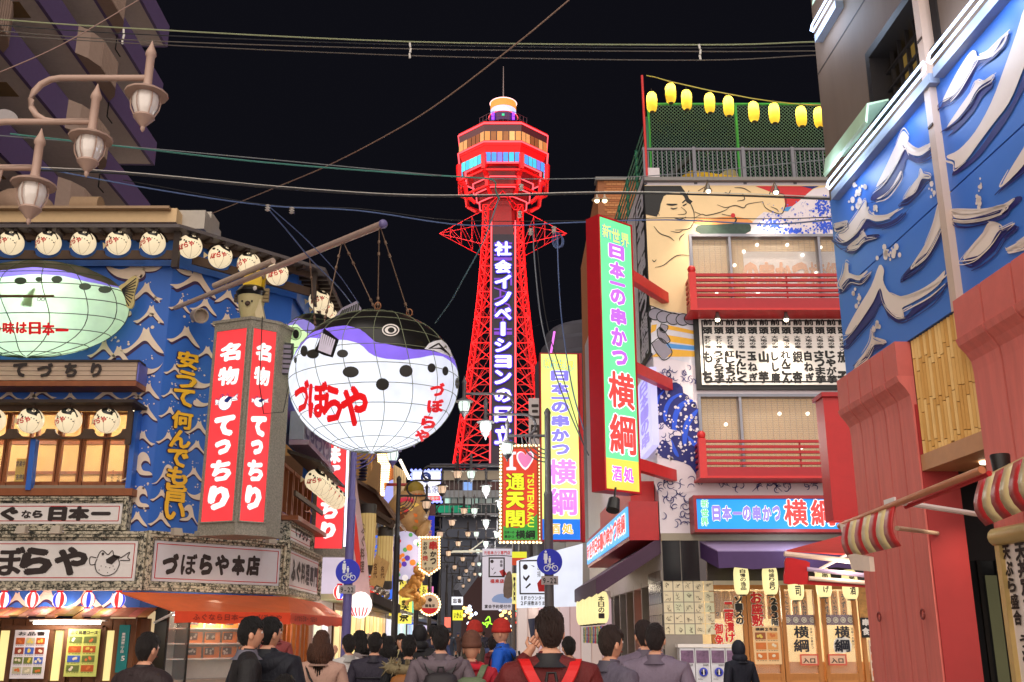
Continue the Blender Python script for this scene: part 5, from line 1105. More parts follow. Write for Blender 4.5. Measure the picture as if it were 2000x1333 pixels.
MB().fprism(G_, smooth_closed(px(G_, [(1405, 342), (1418, 330), (1436, 328), (1444, 344)]), 2), -.4, -.1).build('pale_bundle', mat((160, 150, 100), .6), T)
MB().beam(YF.pt(.35, rz0, -.2), YF.pt(1.1, rz0 + .75, -.3), .35, .08).build('folded_banner', mat((50, 60, 54), .6, grain=.5, scale=9), T)
# ---- lit blue name box over the door
def outlined(F, T, ch, a0, b0, a1, b1, n, c_in, c_out, e=1.0, bold=.06, out=.12, mi=None):
 m = MB(); m.glyph(F, ch, a0 - (a1 - a0) * .03, b0 - (b1 - b0) * .03, (a1 - a0) * 1.06, (b1 - b0) * 1.06, n, out, True); m.build('letter_outline', c_out, T)
 m = MB(); m.glyph(F, ch, a0, b0, a1 - a0, b1 - b0, n + .006, bold, True); m.build('lettering', c_in, T)
WO = glow((250, 250, 255), 1.15); PUR = glow((150, 132, 226), .9); RDL = glow((240, 74, 70), .95); BLU = glow((44, 150, 246), .95); CY = glow((120, 226, 150), 1.0); PINK = glow((208, 100, 226), .95)
bz0, bz1 = yz(1040, .5), yz(968, .5); ba0, ba1 = YF.hit(1355, 1005, .5)[0], 5.6
T = thing('lit_name_box', 'long blue lit name box in red frame over the entrance', 'sign', YF.pt(3, bz0, .25))
m = MB(); rects_frame(m, YF, ba0, bz0, ba1, bz1, .06, .02, .52); m.fbox(YF, ba0 + .01, bz0 + .01, ba1 - .01, bz1 - .01, .02, .1); m.build('frame', mat((150, 30, 34), .4), T)
MB().fbox(YF, ba0 + .07, bz0 + .07, ba1 - .07, bz1 - .07, .3, .46).build('lit_panel', BLU, T)
def tb(u0, v0, u1, v1, n=.47): a0, b1 = YF.hit(u0, (v0 + v1) / 2, n)[0], YF.hit((u0 + u1) / 2, v0, n)[1]; return a0, YF.hit((u0 + u1) / 2, v1, n)[1], YF.hit(u1, (v0 + v1) / 2, n)[0], b1
for ch, v0, v1 in (('新', 976, 992), ('世', 994, 1009), ('界', 1011, 1028)): outlined(YF, T, ch, *tb(1369, v0, 1384, v1), .47, CY, WO)
for ch, u0, u1 in (('日', 1391, 1407), ('本', 1410, 1429), ('一', 1431, 1449), ('の', 1450, 1467), ('串', 1470, 1486), ('か', 1489, 1507), ('つ', 1509, 1524)): outlined(YF, T, ch, *(tb(u0, 988, u1, 1018) if ch != '一' else tb(u0, 1000, u1, 1006)), .47, PUR, WO)
for ch, u0, u1 in (('横', 1531, 1577), ('綱', 1583, 1630)): outlined(YF, T, ch, *tb(u0, 976, u1, 1028), .47, RDL, WO)
lamp(T, YF.pt(2.5, bz0 - .1, 1.2), 20, .3, (.7, .85, 1))
# ---- big angled vertical sign
Q = ray(1175, 700); Q = EYE + Q * (17.6 / Q.y); ph = math.radians(52); VS = Fr((Q.x, Q.y), (math.sin(ph), math.cos(ph)))
def face_edge(F, u, v, n=0): return F.hit(u, v, n)
vb1, vb0 = VS.hit(1163, 417)[1], VS.hit(1184, 958)[1]; vw = VS.hit(1243, 700)[0]
def tall_sign(F, w, b0, b1, depth, bg, ybg, cols, label, fr=mat((176, 26, 34), .4), bands=None):
 T = thing('vertical_name_sign', label, 'sign', F.pt(w / 2, b0), 'tall lit signs of the skewer restaurant'); H = b1 - b0
 MB().fbox(F, 0, b0, w, b1, -depth, -.03).build('case', fr, T); m = MB(); rects_frame(m, F, 0, b0, w, b1, .035, -.03, .01); m.build('frame', fr, T)
 MB().fbox(F, .036, b0 + .036 + H * .105, w - .036, b1 - .036, -.03, -.005).build('lit_panel', bg, T); MB().fbox(F, .036, b0 + .036, w - .036, b0 + .034 + H * .105, -.03, -.005).build('lit_panel', ybg, T)
 X = lambda t: w * t; Z = lambda t: b1 - H * t
 for ch, x0, x1, y in (('新', .1, .38, 0), ('世', .38, .62, .006), ('界', .64, .9, .012)): outlined(F, T, ch, X(x0), Z(.085 + y), X(x1), Z(.03 + y), .0, cols[0], cols[1], bold=.05)
 for ch, y0, y1 in (('日', .098, .155), ('本', .165, .23), ('一', .243, .256), ('の', .268, .33), ('串', .342, .405), ('か', .415, .485), ('つ', .497, .555)): outlined(F, T, ch, X(.28), Z(y1), X(.74), Z(y0), 0, cols[2], WO)
 for ch, y0, y1 in (('横', .578, .71), ('綱', .73, .87)): outlined(F, T, ch, X(.16), Z(y1), X(.9), Z(y0), 0, cols[3], WO, out=.1)
 for ch, x0, x1 in (('酒', .2, .47), ('処', .52, .8)): outlined(F, T, ch, X(x0), Z(.965), X(x1), Z(.912), 0, cols[4], WO)
 return T
T = tall_sign(VS, vw, vb0, vb1, .34, glow((108, 232, 150), 1.0), glow((226, 206, 84), .95), (glow((200, 236, 130), 1), glow((30, 110, 214), .8), glow((190, 104, 232), .95), RDL, PINK), 'tall green lit vertical sign in red case, nearest the camera, red lower characters')
lamp(T, VS.pt(vw / 2, vb1 - 1, 1.3), 30, .4, (.8, 1, .85)); lamp(T, VS.pt(vw / 2, vb0 + .8, 1.3), 30, .4, (1, .9, .8))
for v in (524, 706, 898):
 p = VS.pt(vw * .75, VS.hit(1240, v)[1], -.2); q = V((C0.x + .1, 20.0, p.z)); MB().beam(p, q + V((.2, -.02, 0)), .15, .22).build('bracket_beam', REDL, T)
p = VS.pt(.1, vb0 - .25, .1); T = thing('floodlight', 'black floodlight hanging under the green vertical sign', 'floodlight', tuple(p))
MB().lathe(p, [(.05, -.12), (.1, -.1), (.12, .12), (.1, .12)], 12, V((-.2, -.4, -1)).to_track_quat('Z', 'Y').to_matrix()).build('housing', BLACK, T, smooth=40); MB().tube([p, p + V((.05, .05, .3))], .02, 6).build('bracket', BLACK, T)
# further yellow-green sign
q = atY(1056, 900, 30); YV = Fr((q.x, 30), (1, .06)); yw = YV.hit(1133, 900)[0]
T = tall_sign(YV, yw, YV.hit(1100, 1057)[1], YV.hit(1092, 690)[1], .4, glow((222, 240, 130), 1.0), glow((40, 120, 226), .9), (glow((240, 232, 100), 1), glow((40, 170, 200), .9), glow((136, 126, 236), .95), glow((214, 130, 240), .98), glow((244, 180, 90), 1)), 'tall yellow-green lit vertical sign with violet characters, farther down the lane')
MB().fbox(YV, yw + .02, YV.hit(1100, 1057)[1] - .02, yw + .12, YV.hit(1092, 690)[1] + .02, -.4, -.05).build('side_case', REDP, T)
lamp(T, YV.pt(yw / 2, YV.hit(1100, 900)[1], 1.5), 40, .4, (1, 1, .8))
# third one seen edge on, mounted on the side wall
T = thing('side_sign', 'pale violet lit sign seen edge on behind the green vertical sign', 'sign', YS.pt(-2, YS.hit(1262, 880, .1)[1], .1)); a0, a1_ = YS.hit(1247, 800, .15)[0], YS.hit(1272, 800, .15)[0]; z0_, z1_ = YS.hit(1262, 884, .15)[1], YS.hit(1262, 728, .15)[1]
MB().fbox(YS, a0, z0_, a1_, z1_, .02, .15).build('lit_panel', glow((206, 200, 250), .85), T); m = MB(); m.text(YS, '日本一の串', a0 + .3, z0_ + .1, a1_ - .3, z1_ - .1, .157, vert=True, bold=.05, fit=True); m.build('lettering', PUR, T)
T = thing('calligraphy_banner', 'black vertical banner with white brushed strokes at the building corner', 'banner', YS.pt(-.5, 5, .05)); z0_, z1_ = YS.hit(1266, 700, .05)[1], YS.hit(1254, 366, .05)[1]
MB().fbox(YS, -1.35, z0_, -.02, z1_, .01, .05).build('cloth', BLACK, T); m = MB(); m.text(YS, '日本一串かつ横綱', -1.2, z0_ + .1, -.15, z1_ - .1, .057, vert=True, bold=.06, fit=True); m.build('lettering', mat((200, 196, 204), .5), T)
# lit box on the side wall with red end
T = thing('lit_side_box', 'long blue lit box sign with big red end cap along the side wall', 'sign', YS.pt(-4, 4, .3)); F = YS.off(n=.64); e = lambda u, v: F.hit(u, v)
z1_, z0_ = e(1226, 982)[1], e(1229, 1050)[1]; zl = z0_
MB().fbox(YS, -8.4, z0_ - .03, -.02, z1_ + .05, .02, .6).build('case', mat((190, 34, 38), .4), T)
MB().fbox(YS, -8.3, z0_ + .05, -.1, z1_ - .05, .6, .63).build('lit_panel', glow((90, 180, 246), .95), T)
m = MB(); m.text(YS, '新世界日本一の串かつ横綱', -8.1, z0_ + .12, -.3, z1_ - .12, .637, bold=.1, fit=True); m.build('letter_outline', WO, T); m = MB(); m.text(YS, '新世界日本一の串かつ横綱', -8.1, z0_ + .15, -.3, z1_ - .15, .645, bold=.05, fit=True); m.build('lettering', RDL, T)
MB().fbox(YS, -6, z1_ + .1, -.4, z1_ + .5, .02, .5).build('red_ledge', REDL, T)
# ---- ground floor: corner pillar, tiles, doors
MB().fbox(YF, 0, 0, .72, yz(1042), -.3, .02).build('corner_pillar', mat((150, 140, 132), .3), yb)
m = MB(); z0_ = yz(1135, .05)
for i in range(2): m.fbox(YF, .02 + i * .36, z0_, .36 + i * .36, yz(1056), .02, .05)
m.build('black_tile', mat((26, 28, 32), .12), yb)
MB().fbox(YF, 0, yz(1056, .08), 5.9, yz(1042, .08), 0, .08).build('stone_ledge', mat((150, 138, 120), .5), yb)
for i in range(5):
 for j in range(5):
  a = .0 + i * .195; z = z0_ - .19 - j * .2; T_ = yb
  if z > .6:
   o = MB().fbox(YF, a + .01, z + .005, a + .187, z + .19, .02, .032).build('signed_card', mat((222 - (i * j) % 3 * 6, 208, 176), .5, grain=.05), yb); m = MB()
   for k in range(4): x, y = a + random.uniform(.03, .1), z + random.uniform(.04, .15); m.stroke(YF, [(x + t * random.uniform(.01, .02), y + random.uniform(-.03, .03)) for t in range(5)], .006, .036)
   m.build('signature', INK, o)
for i in range(6):
 for j in range(13):
  z = .1 + j * .21;
  if z < 2.8: MB().fbox(YS, -1.6 + i * .26, z, -1.36 + i * .26, z + .2, 0, .02).build('wall_tile', mat((60, 58, 62) if j % 3 else (150, 140, 130), .2), yb)
MB().fbox(YS, -8, 0, -1.7, 2.75, -.3, -.2).build('dark_shopfront', mat((60, 44, 40), .4), yb)
for k in range(5): MB().fbox(YS, -7.8 + k * 1.25, 0, -7.68 + k * 1.25, 2.7, -.2, 0).build('door_post', mat((150, 140, 136), .4), yb)
MB().fbox(YS, -4.4, .2, -3.2, 2.5, -.2, -.17).build('lit_door', glow((250, 130, 110), .5), yb)
# purple awnings
PA = mat((82, 48, 74), .6, grain=.15); PA2 = mat((70, 42, 66), .6)
def awning(T, P, val, mtop=PA, mval=PA2):
 """P: wall left, wall right, outer right, outer left"""
 o = MB().add(P, [(0, 1, 2, 3)]).build('canopy', mtop, T); md = o.modifiers.new('thickness', 'SOLIDIFY'); md.thickness = .02
 p, q = V(P[3]), V(P[2]); d = q - p; F = Fr((p.x, p.y), (d.x, d.y)); L = math.hypot(d.x, d.y)
 low = [(L * k / 10, p.z + (q.z - p.z) * k / 10 - val + .02 * math.sin(k * 2.1)) for k in range(11)]
 MB().fprism(F, [(0, p.z)] + low + [(L, q.z)], 0, .02).build('valance', mval, T)
 for a, b in ((P[0], P[3]), (P[1], P[2])):
  a, b = V(a), V(b); MB().prism([a, b, b - V((0, 0, val)), a - V((0, 0, val))], (.02, 0, 0)).build('side_flap', mval, T)
T = thing('purple_awning', 'dark purple awning over the wooden sliding doors', 'awning', YF.pt(3, 2.9, .5)); za, zb_ = yz(1060, .02), yz(1080, 1.2)
a0, a1_ = YF.hit(1366, 1062, .02)[0], 4.3; o0 = YF.hit(1402, 1084, 1.0)[0]
awning(T, [YF.pt(a0, za, .06), YF.pt(a1_, za, .06), YF.pt(a1_ - .3, YF.hit(1450, 1078, 1.0)[1], 1.0), YF.pt(o0, YF.hit(1450, 1078, 1.0)[1], 1.0)], .3, mat((150, 132, 170), .6), mat((70, 44, 92), .6))
T = thing('purple_awning', 'dark purple awning along the side wall over the cream lanterns', 'awning', YS.pt(-3, 2.9, .6)); zs0 = z0_ + .35
zs0 = YS.hit(1278, 1058, .02)[1]; zo_ = YS.hit(1205, 1112, 1.25)[1]
awning(T, [YS.pt(-5.2, zs0, .02), YS.pt(-.03, zs0, .02), YS.pt(-.1, zo_, 1.25), YS.pt(-5.0, zo_, 1.25)], .28)
LP = None; cream = mat((244, 226, 160), .5, .85)
def cream_lantern(p, l, txt, g, s=1.0):
 T = thing('cream_lantern', l, 'lantern', tuple(p), g); R = .15 * s
 MB().lathe(p, [(.07 * s, -.28 * s)] + [(R * (1 - abs(z / .29) ** 4 * .4), z * s) for z in [-.27 + .54 * j / 14 for j in range(15)]] + [(.07 * s, .28 * s)], 18).build('shade', cream, T, smooth=70)
 MB().lathe(p, [(.075 * s, -.3 * s), (.075 * s, -.27 * s)], 12).lathe(p, [(.075 * s, .27 * s), (.075 * s, .3 * s)], 12).build('cap', BLACK, T)
 k = len(txt); fs = []
 for i, ch in enumerate(txt): fs += glyph_faces(ch, -.055 * s, (.2 - (i + 1) * .4 / k) * s, .11 * s, .38 / k * s, .03)
 vs, ff = drape(fs, lambda x, y: V(p) + V((x, -math.sqrt(max(0, (R * 1.03) ** 2 - x * x)), y)), .05); MB().add(vs, ff).build('lettering', INK, T); return T
for i, (u, v, tx) in enumerate(((1448, 1133, '自慢の逸品'), (1504, 1133, '特盛り盛り'), (1554, 1144, '寿司'), (1608, 1138, '串揚げ'), (1660, 1142, '地酒'))):
 cream_lantern(YF.pt(*YF.hit(u, v, .75), .75), '%s cream paper lantern with black writing from the left above the sliding doors' % ORD[i], tx, 'cream lanterns over the entrance', .95)
for i in range(6):
 cream_lantern(YS.pt(-.9 - i * .75, zo_ - .5, 1.1), '%s cream lantern of the row along the side wall, counted from the corner' % ORD[i], ('本日の一', '串あげ酒', '土手焼き', 'ホルモン', '生ビール', '名物串')[i], 'cream lanterns along the side wall', 1.1)
m = MB()
for i in range(12):
 c = ((220, 40, 50), (60, 90, 200), (230, 200, 60), (90, 180, 120))[i % 4]; T = thing('paper_pennant', '%s little coloured paper pennant under the cream lantern row, counted from the corner' % ORD[i], 'pennant', YS.pt(-.6 - i * .36, zo_ - 1.1, 1.1), 'paper pennants along the side wall')
 MB().fbox(YS, -.7 - i * .36, zo_ - 1.2, -.45 - i * .36, zo_ - .86, 1.1, 1.11).build('sheet', mat(c, .5, .1), T); m = MB(); m.text(YS, ('串', '酒', '鍋')[i % 3] + 'か', -.68 - i * .36, zo_ - 1.15, -.47 - i * .36, zo_ - .9, 1.115, vert=True, bold=.04, fit=True); m.build('lettering', WHITE, T)
# doors
DW = mat((186, 120, 58), .45, grain=.2, stretch=(4, 4, .4)); zd = yz(1143)
MB().fbox(YF, .98, 0, a1w, .06, -1, .05).build('door_step', GREY, yb); MB().fbox(YF, .98, zd, a1w, zd + .08, -.2, .02).build('door_lintel', mat((206, 196, 180), .4), yb)
MB().fbox(YF, .9, zd + .08, a1w, yz(1056), -.2, -.1).build('dark_transom', mat((60, 50, 48), .3), yb)
MB().fbox(YF, .95, 0, a1w, zd + .2, -2.6, -2.5).build('room_wall', mat((240, 206, 150), .6, .38, grain=.2), yb)  # back wall glows by itself, standing in for room light
MB().fbox(YF, .95, .0, a1w, 1.1, -1.3, -1.2).build('counter', mat((170, 110, 60), .5), yb)
lamp(yb, YF.pt(2.2, 2.2, -1), 110, .3, (1, .86, .6)); lamp(yb, YF.pt(4.2, 2.2, -1), 110, .3, (1, .86, .6))
dd = [YF.hit(u, 1240)[0] for u in (1391, 1461, 1528, 1602, 1609, 1678, 1684, 1760)]
for i, (a0, a1_) in enumerate(((dd[0], dd[1]), (dd[1] + .02, dd[2]), (dd[2] + .02, dd[3]), (dd[4], dd[5]), (dd[6], dd[7]))):
 m = MB(); m.fbox(YF, a0, 0, a0 + .07, zd, -.1, 0); m.fbox(YF, a1_ - .07, 0, a1_, zd, -.1, 0); m.fbox(YF, a0 + .07, zd - .08, a1_ - .07, zd, -.1, -.002); m.fbox(YF, a0 + .07, 0, a1_ - .07, .85, -.09, -.01); m.fbox(YF, a0 + .07, .85, a1_ - .07, .92, -.1, -.003)
 d = m.build('sliding_door', DW, yb); MB().fbox(YF, a0 + .07, .92, a1_ - .07, zd - .08, -.06, -.05).build('pane', glass((220, 214, 200), .05, .15), d)
 for k in range(3): MB().fbox(YF, a0 + .09, .12 + k * .24, a1_ - .09, .32 + k * .24, -.01, .004).build('door_board', mat((196, 130, 66), .45, grain=.2, stretch=(.4, 4, 4)), d)
 for k in range(3): a = a0 + .12 + k * .17; MB().fbox(YF, a, zd - .62, a + .13, zd - .1, -.35, -.33).build('wood_menu_strip', mat((206, 150, 84), .5, .1), d); mm = MB(); mm.text(YF, ('うずら', 'れんこん', 'にんにく', 'えび', 'しいたけ')[(i + k) % 5], a + .02, zd - .58, a + .11, zd - .14, -.325, vert=True, bold=.04); mm.build('lettering', INK, d)
for i, (u0, u1) in enumerate(((1533, 1598), (1614, 1672))):
 a0, a1_ = YF.hit(u0, 1211)[0], YF.hit(u1, 1211)[0]; T = thing('door_curtain', 'short purple shop curtain with white crests behind the %s entrance pane' % ('left', 'right')[i], 'curtain', YF.pt((a0 + a1_) / 2, yz(1220), -.12), 'shop curtains behind the entrance'); MB().fbox(YF, a0, yz(1221), a1_, yz(1201), -.14, -.12).build('cloth', mat((96, 50, 110), .6, .1), T)
 m = MB(); cz = yz(1211)
 for k in range(4): x = a0 + (k + .5) * (a1_ - a0) / 4; m.stroke(YF, circ(x, cz, .045, 10) + [(x + .045, cz)], .016, -.11, False); m.glyph(YF, '横', x - .03, cz - .03, .06, .06, -.108, .03, True)
 m.build('crest', WHITE, T)
 T = thing('glass_lettering', 'large brushed black characters on the %s entrance pane' % ('left', 'right')[i], 'window lettering', YF.pt((a0 + a1_) / 2, yz(1272)), 'brushed characters on the entrance panes'); m = MB(); c = (1565, 1645)[i]
 m.ptext(YF, '横', c - 15, 1223, c + 15, 1247, .02, bold=.04, fit=True); m.ptext(YF, '綱', c - 15, 1249, c + 15, 1274, .02, bold=.04, fit=True); m.ptext(YF, '日本一の串かつ', c + 18, 1226, c + 23, 1268, .02, vert=True, bold=.03); m.build('lettering', mat((20, 22, 40), .5), T)
 if i == 1: MB().fprism(YF, smooth_closed(px(YF, [(c - 16, 1252), (c - 5, 1244), (c + 14, 1248), (c + 17, 1272), (c - 14, 1275)]), 2), .003, .006).build('white_patch', mat((240, 236, 230), .5, .3), T)
 T = thing('entrance_plate', 'small red and white entrance plate on the %s sliding door' % ('left', 'right')[i], 'sign', YF.pt((a0 + a1_) / 2, yz(1298)), 'entrance plates on the sliding doors'); c = (1581, 1636)[i]
 MB().pbox(YF, c - 18, 1278, c + 18, 1300, .012, .03).build('plate', mat((214, 90, 70), .5, .15), T); MB().pbox(YF, c - 15, 1281, c + 15, 1297, .03, .034).build('face', mat((236, 190, 160), .5, .1), T); m = MB(); m.ptext(YF, '入口', c - 13, 1285, c + 13, 1296, .038, bold=.04); m.build('lettering', INK, T)
REDT = mat((214, 30, 36), .5, .15)
def big_text(label, items, m_, n=.03, name='poster_lettering', back=True):
 T = thing(name, label, 'window lettering', YF.pt(*YF.hit(items[0][1], items[0][4], n), n)); mm, mo = MB(), MB()
 for t, u0, v0, u1, v1 in items:
  mm.ptext(YF, t, u0, v0, u1, v1, n + .006, vert=True, bold=.06, fit=True)
  if back: mo.ptext(YF, t, u0 - 1, v0 - 1, u1 + 1, v1 + 1, n, vert=True, bold=.07, fit=True)
 if back: mo.build('letter_outline', mat((244, 240, 232), .5, .2), T)
 mm.build('lettering', m_, T)
big_text('red column of characters asking for only one dip, on the leftmost pane', [('二度漬け', 1415, 1176, 1434, 1255), ('御免', 1396, 1218, 1413, 1262)], REDT)
big_text('black column of characters about the sauce, beside the red ones', [('ソースの', 1436, 1165, 1451, 1220)], BLACK)
big_text('three large red characters on the second pane', [('お座敷', 1467, 1156, 1490, 1224)], REDT)
big_text('black floor number writing on the second pane', [('2・3階', 1506, 1168, 1519, 1222)], BLACK)
poster(YF, 1473, 1224, 1525, 1298, .03, 'photo poster of orange dining rooms on the second pane', (240, 200, 150), 12, (2, 3), '横綱2号店', cat='poster', cols=((214, 120, 50), (160, 90, 50), (230, 160, 90)), em=0)
poster(YF, 1700, 1250, 1738, 1330, .03, 'narrow photo poster next to the red pillar, third shop notice', (226, 200, 180), 14, (1, 4), '横綱3号店', cols=((150, 50, 40), (230, 120, 60)))
T = thing('photo_panel', 'photo panel of fried skewers over a black board with white writing', 'poster', YF.pt(*YF.hit(1705, 1240, .03), .03)); MB().pbox(YF, 1677, 1146, 1730, 1205, .01, .03).build('photo', mat((226, 150, 80), .5, .2, grain=.6, scale=9), T)
MB().pbox(YF, 1682, 1207, 1730, 1246, .01, .034).build('black_board', BLACK, T); m = MB(); m.ptext(YF, '串かつ', 1684, 1209, 1728, 1223, .04, bold=.06, fit=True); m.ptext(YF, '食べ放', 1684, 1226, 1728, 1241, .04, bold=.06, fit=True); m.build('lettering', WHITE, T)
T = thing('menu_slips', 'dense black board of small white menu slips on the far left pane', 'menu board', YF.pt(*YF.hit(1405, 1200, -.3), -.3))
for k in range(9): MB().pbox(YF, 1394 + k * 5.6, 1156, 1398.6 + k * 5.6, 1196, -.32, -.3).build('menu_slip', mat((196, 140, 80), .5, .15), T)
# capsule toy machines
GM = None
for i, u in enumerate((1343, 1373, 1403, 1433)):
 for j in range(2):
  a = YF.hit(u, 1300, .45)[0]; z = .78 - j * .62; l = 'capsule toy machine, %s column, %s row, by the signed cards' % (ORD[i], ('upper', 'lower')[j])
  if GM is None:
   T = GM = thing('capsule_machine', l, 'vending machine', (0, 0, 0), 'capsule toy machines at the corner'); F = Fr((0, 0), (1, 0)); MB().fbox(F, -.135, 0, .135, .6, -.3, 0).build('case', mat((216, 214, 220), .4), T); MB().fbox(F, -.115, .34, .115, .56, 0, .012).build('display_card', mat((120, 90, 120), .4, .12, grain=.9, scale=14), T)
   MB().lathe((0, 0, .18), [(.075, 0), (.08, .03), (.05, .035), (.045, .0)], 16, Matrix.Rotation(math.pi / 2, 3, 'X')).build('dial_ring', mat((60, 70, 190), .4), T); MB().obox((0, -.04, .18), (.02, .03, .1)).build('dial_handle', WHITE, T)
   m = MB(); m.text(F, 'PUSH', -.1, .04, -.02, .07, .003, bold=.01); m.text(F, '300円', .0, .28, .1, .32, .003, bold=.02); m.build('lettering', INK, T); T.location = YF.pt(a, z, .45); ORG[T] = V(YF.pt(a, z, .45))
  else: copy_tree(GM, YF.pt(a, z, .45), l)
MB().fbox(YF, YF.hit(1325, 1290, .45)[0], 1.39, YF.hit(1450, 1290, .45)[0], 1.45, .1, .47).build('top_panel', WHITE, thing('machine_rack', 'white top panel of the capsule machine rack', 'rack', YF.pt(1.2, 1.39, .3)))
# brick building behind
bx0, bx1 = atY(1168, 400, 44).x, atY(1300, 400, 44).x; zt = atY(1200, 352, 44).z; T = thing('brick_building', 'brick walled building rising behind the skewer restaurant', 'building', ((bx0 + bx1) / 2, 46, 0)); MB().wbox(bx0, 44, 0, bx1, 56, zt).build('wall', mat((150, 92, 56), .7), T)
F = Fr((bx0, 44), (1, 0)); br = [mat((176, 112, 66), .7), mat((158, 94, 54), .7), mat((190, 128, 80), .7)]
for r in range(15):
 for k in range(14):
  if k * .5 + .25 * (r % 2) < (bx1 - bx0) * .6: MB().fbox(F, .3 + k * .24 + .12 * (r % 2), zt - .15 - r * .12, .52 + k * .24 + .12 * (r % 2), zt - .05 - r * .12, 0, .02).build('brick', br[(r * 5 + k * 3) % 3], T)
MB().fbox(F, -.1, zt - .05, bx1 - bx0, zt + .1, -.5, .15).build('coping', GREY, T)
for i, u in enumerate((1166, 1181)): p = atY(u, 392, 43); T2 = thing('wall_lamp', 'small warm lamp at the side of the brick building, %s' % ('left one', 'right one')[i], 'lamp', tuple(p)); MB().lathe(p, [(.04, .3), (.06, .15), (.25, .02), (.24, 0)], 12).build('shade', mat((180, 160, 140), .4), T2); MB().ball(p, .12, 8).build('bulb', glow((255, 230, 180), 4), T2)
# curved roof building behind the yellow sign
T = thing('round_roof_building', 'grey building with curved roof edge and violet light line behind the vertical signs', 'building', (atY(1130, 700, 60).x, 62, 0)); cxx = atY(1170, 700, 60).x
for k, (r, zt_v) in enumerate(((3.2, 640), (3.5, 668), (3.9, 700))): MB().lathe((cxx, 62, 0), [(r, 0), (r, atY(1130, zt_v, 60).z), (r - .3, atY(1130, zt_v, 60).z + .3)], 32).build('curved_wall', mat((64, 62, 72), .5), T, smooth=40)
MB().tube([atY(1083, 648, 58), atY(1076, 690, 58)], .07, 6).build('violet_light_line', glow((230, 110, 230), 1.3), T)
random.seed(2)
# ------------------------------------------------------------ near right building
SR = Fr((3.98, 11.7), (.0427, -1)); SRB = BLUE2 = mat((66, 118, 206), .42, grain=.05, scale=.8)
rb = thing('wave_panel_building', 'near right building with blue wave panels over salmon red pillars', 'building', (3.98, 11.7, 0)); L_ = 8.6
z0, z1 = 4.5, 6.82
HX = lambda u, v, n=0: SR.hit(u, v, n)
ap = HX(1832, 300, .02)[0]                    # the drain pipe
m = MB(); wa0, wa1 = HX(1697, 150, 0)[0], HX(1797, 60, 0)[0]; wz0 = HX(1755, 200)[1]; wz0 = HX(1711, 252)[1]; wz1 = HX(1697, 100)[1]
m.fbox(SR, 0, z1, wa0, 16, -.5, 0); m.fbox(SR, wa0, z1, wa1 + .4, wz0, -.5, 0); m.fbox(SR, wa0, wz1, wa1 + .4, 16, -.5, 0); m.fbox(SR, wa1 + .4, z1, L_, 16, -.5, 0); m.build('upper_wall', mat((112, 92, 78), .7, grain=.22, scale=1.4, bump=.2, stretch=(1, 1, .3)), rb)
MB().fbox(SR, 0, z0, L_, z1, -.5, -.04).build('panel_backing', GREY, rb)
for zz in (8.6, 11.2): MB().fbox(SR, 0, zz, L_, zz + .02, 0, .004).build('wall_joint', mat((60, 48, 42), .7), rb)
BKM = mat((34, 28, 26), .5); m = MB(); rects_frame(m, SR, wa0, wz0, wa1 + .4, wz1, .1, -.35, .02); w_ = m.build('window', BKM, rb)
MB().fbox(SR, wa0, wz0, wa1 + .4, wz1, -.36, -.34).build('pane', glow((150, 120, 60), .4), w_)
for k in range(7): a = wa0 + .22 + k * .2; MB().fbox(SR, a, wz0 + .1, a + .03, wz1 - .1, -.2, -.16).build('lattice_bar', BKM, w_)
for k in range(7): zz = wz0 + .2 + k * .22; MB().fbox(SR, wa0 + .1, zz, wa1 + .3, zz + .03, -.19, -.15).build('lattice_bar', BKM, w_)
zs = HX(1645, 566)[1]                         # horizontal joint of the panels
zj = 5.55; zj = HX(1642, 572)[1]
for a0, a1 in ((0.0, ap - .03), (ap + .09, L_)):
 MB().fbox(SR, a0, z0, a1, zj - .008, -.04, 0).build('blue_panel', SRB, rb); MB().fbox(SR, a0, zj + .008, a1, z1, -.04, 0).build('blue_panel', SRB, rb)
MB().fbox(SR, ap - .03, z0 - .05, ap + .09, 16, -.04, .07).build('drain_channel', mat((206, 178, 160), .45, grain=.06), rb)
m = MB()
for v in (75, 240): b = SR.hit(1800 + (v - 75) * .15, v, .08)[1]; m.fbox(SR, ap - .02, b, ap + .08, b + .025, .07, .08)
m.build('channel_clip', BROWN, rb)
# big brushed waves: cream body with navy underside
CRM2 = mat((240, 220, 206), .5, grain=.05); NV2 = mat((40, 34, 110), .5, grain=.15)
def W(name, pts, cm, n, U): MB().fpoly(SR, smooth_closed(px(SR, [U(p) for p in pts], n), 3), n).build(name, cm, rb)
U6 = lambda p: (1570 + .315 * p[0], .315 * p[1]); U7 = lambda p: (1600 + .39 * p[0], 380 + .39 * p[1])
def bigwave(cream, navy, U):
 for i, q in enumerate(navy): W('painted_wave', q, NV2, .006, U)
 for q in cream: W('painted_wave', q, CRM2, .012, U)
 for cm, L_q, nn in ((NV2, navy, .014), (CRM2, cream, .016)):      # dry brush streaks round the edges
  m = MB()
  for q in L_q:
   cx, cy = sum(p[0] for p in q) / len(q), sum(p[1] for p in q) / len(q)
   for j in range(9):
    i = random.randrange(len(q)); k = random.uniform(1.02, 1.16); dx, dy = random.uniform(-9, 9), random.uniform(-6, 16)
    ch_ = [q[(i + t) % len(q)] for t in range(4)]; ch_ = [((p[0] - cx) * k + cx + dx, (p[1] - cy) * k + cy + dy) for p in ch_]
    if all(abs(ch_[t][0] - ch_[t + 1][0]) + abs(ch_[t][1] - ch_[t + 1][1]) < 190 for t in range(3)): m.stroke(SR, px(SR, [U(p) for p in ch_], nn), random.uniform(.006, .02), nn)
  if m.v: m.build('brush_streaks', cm, rb)
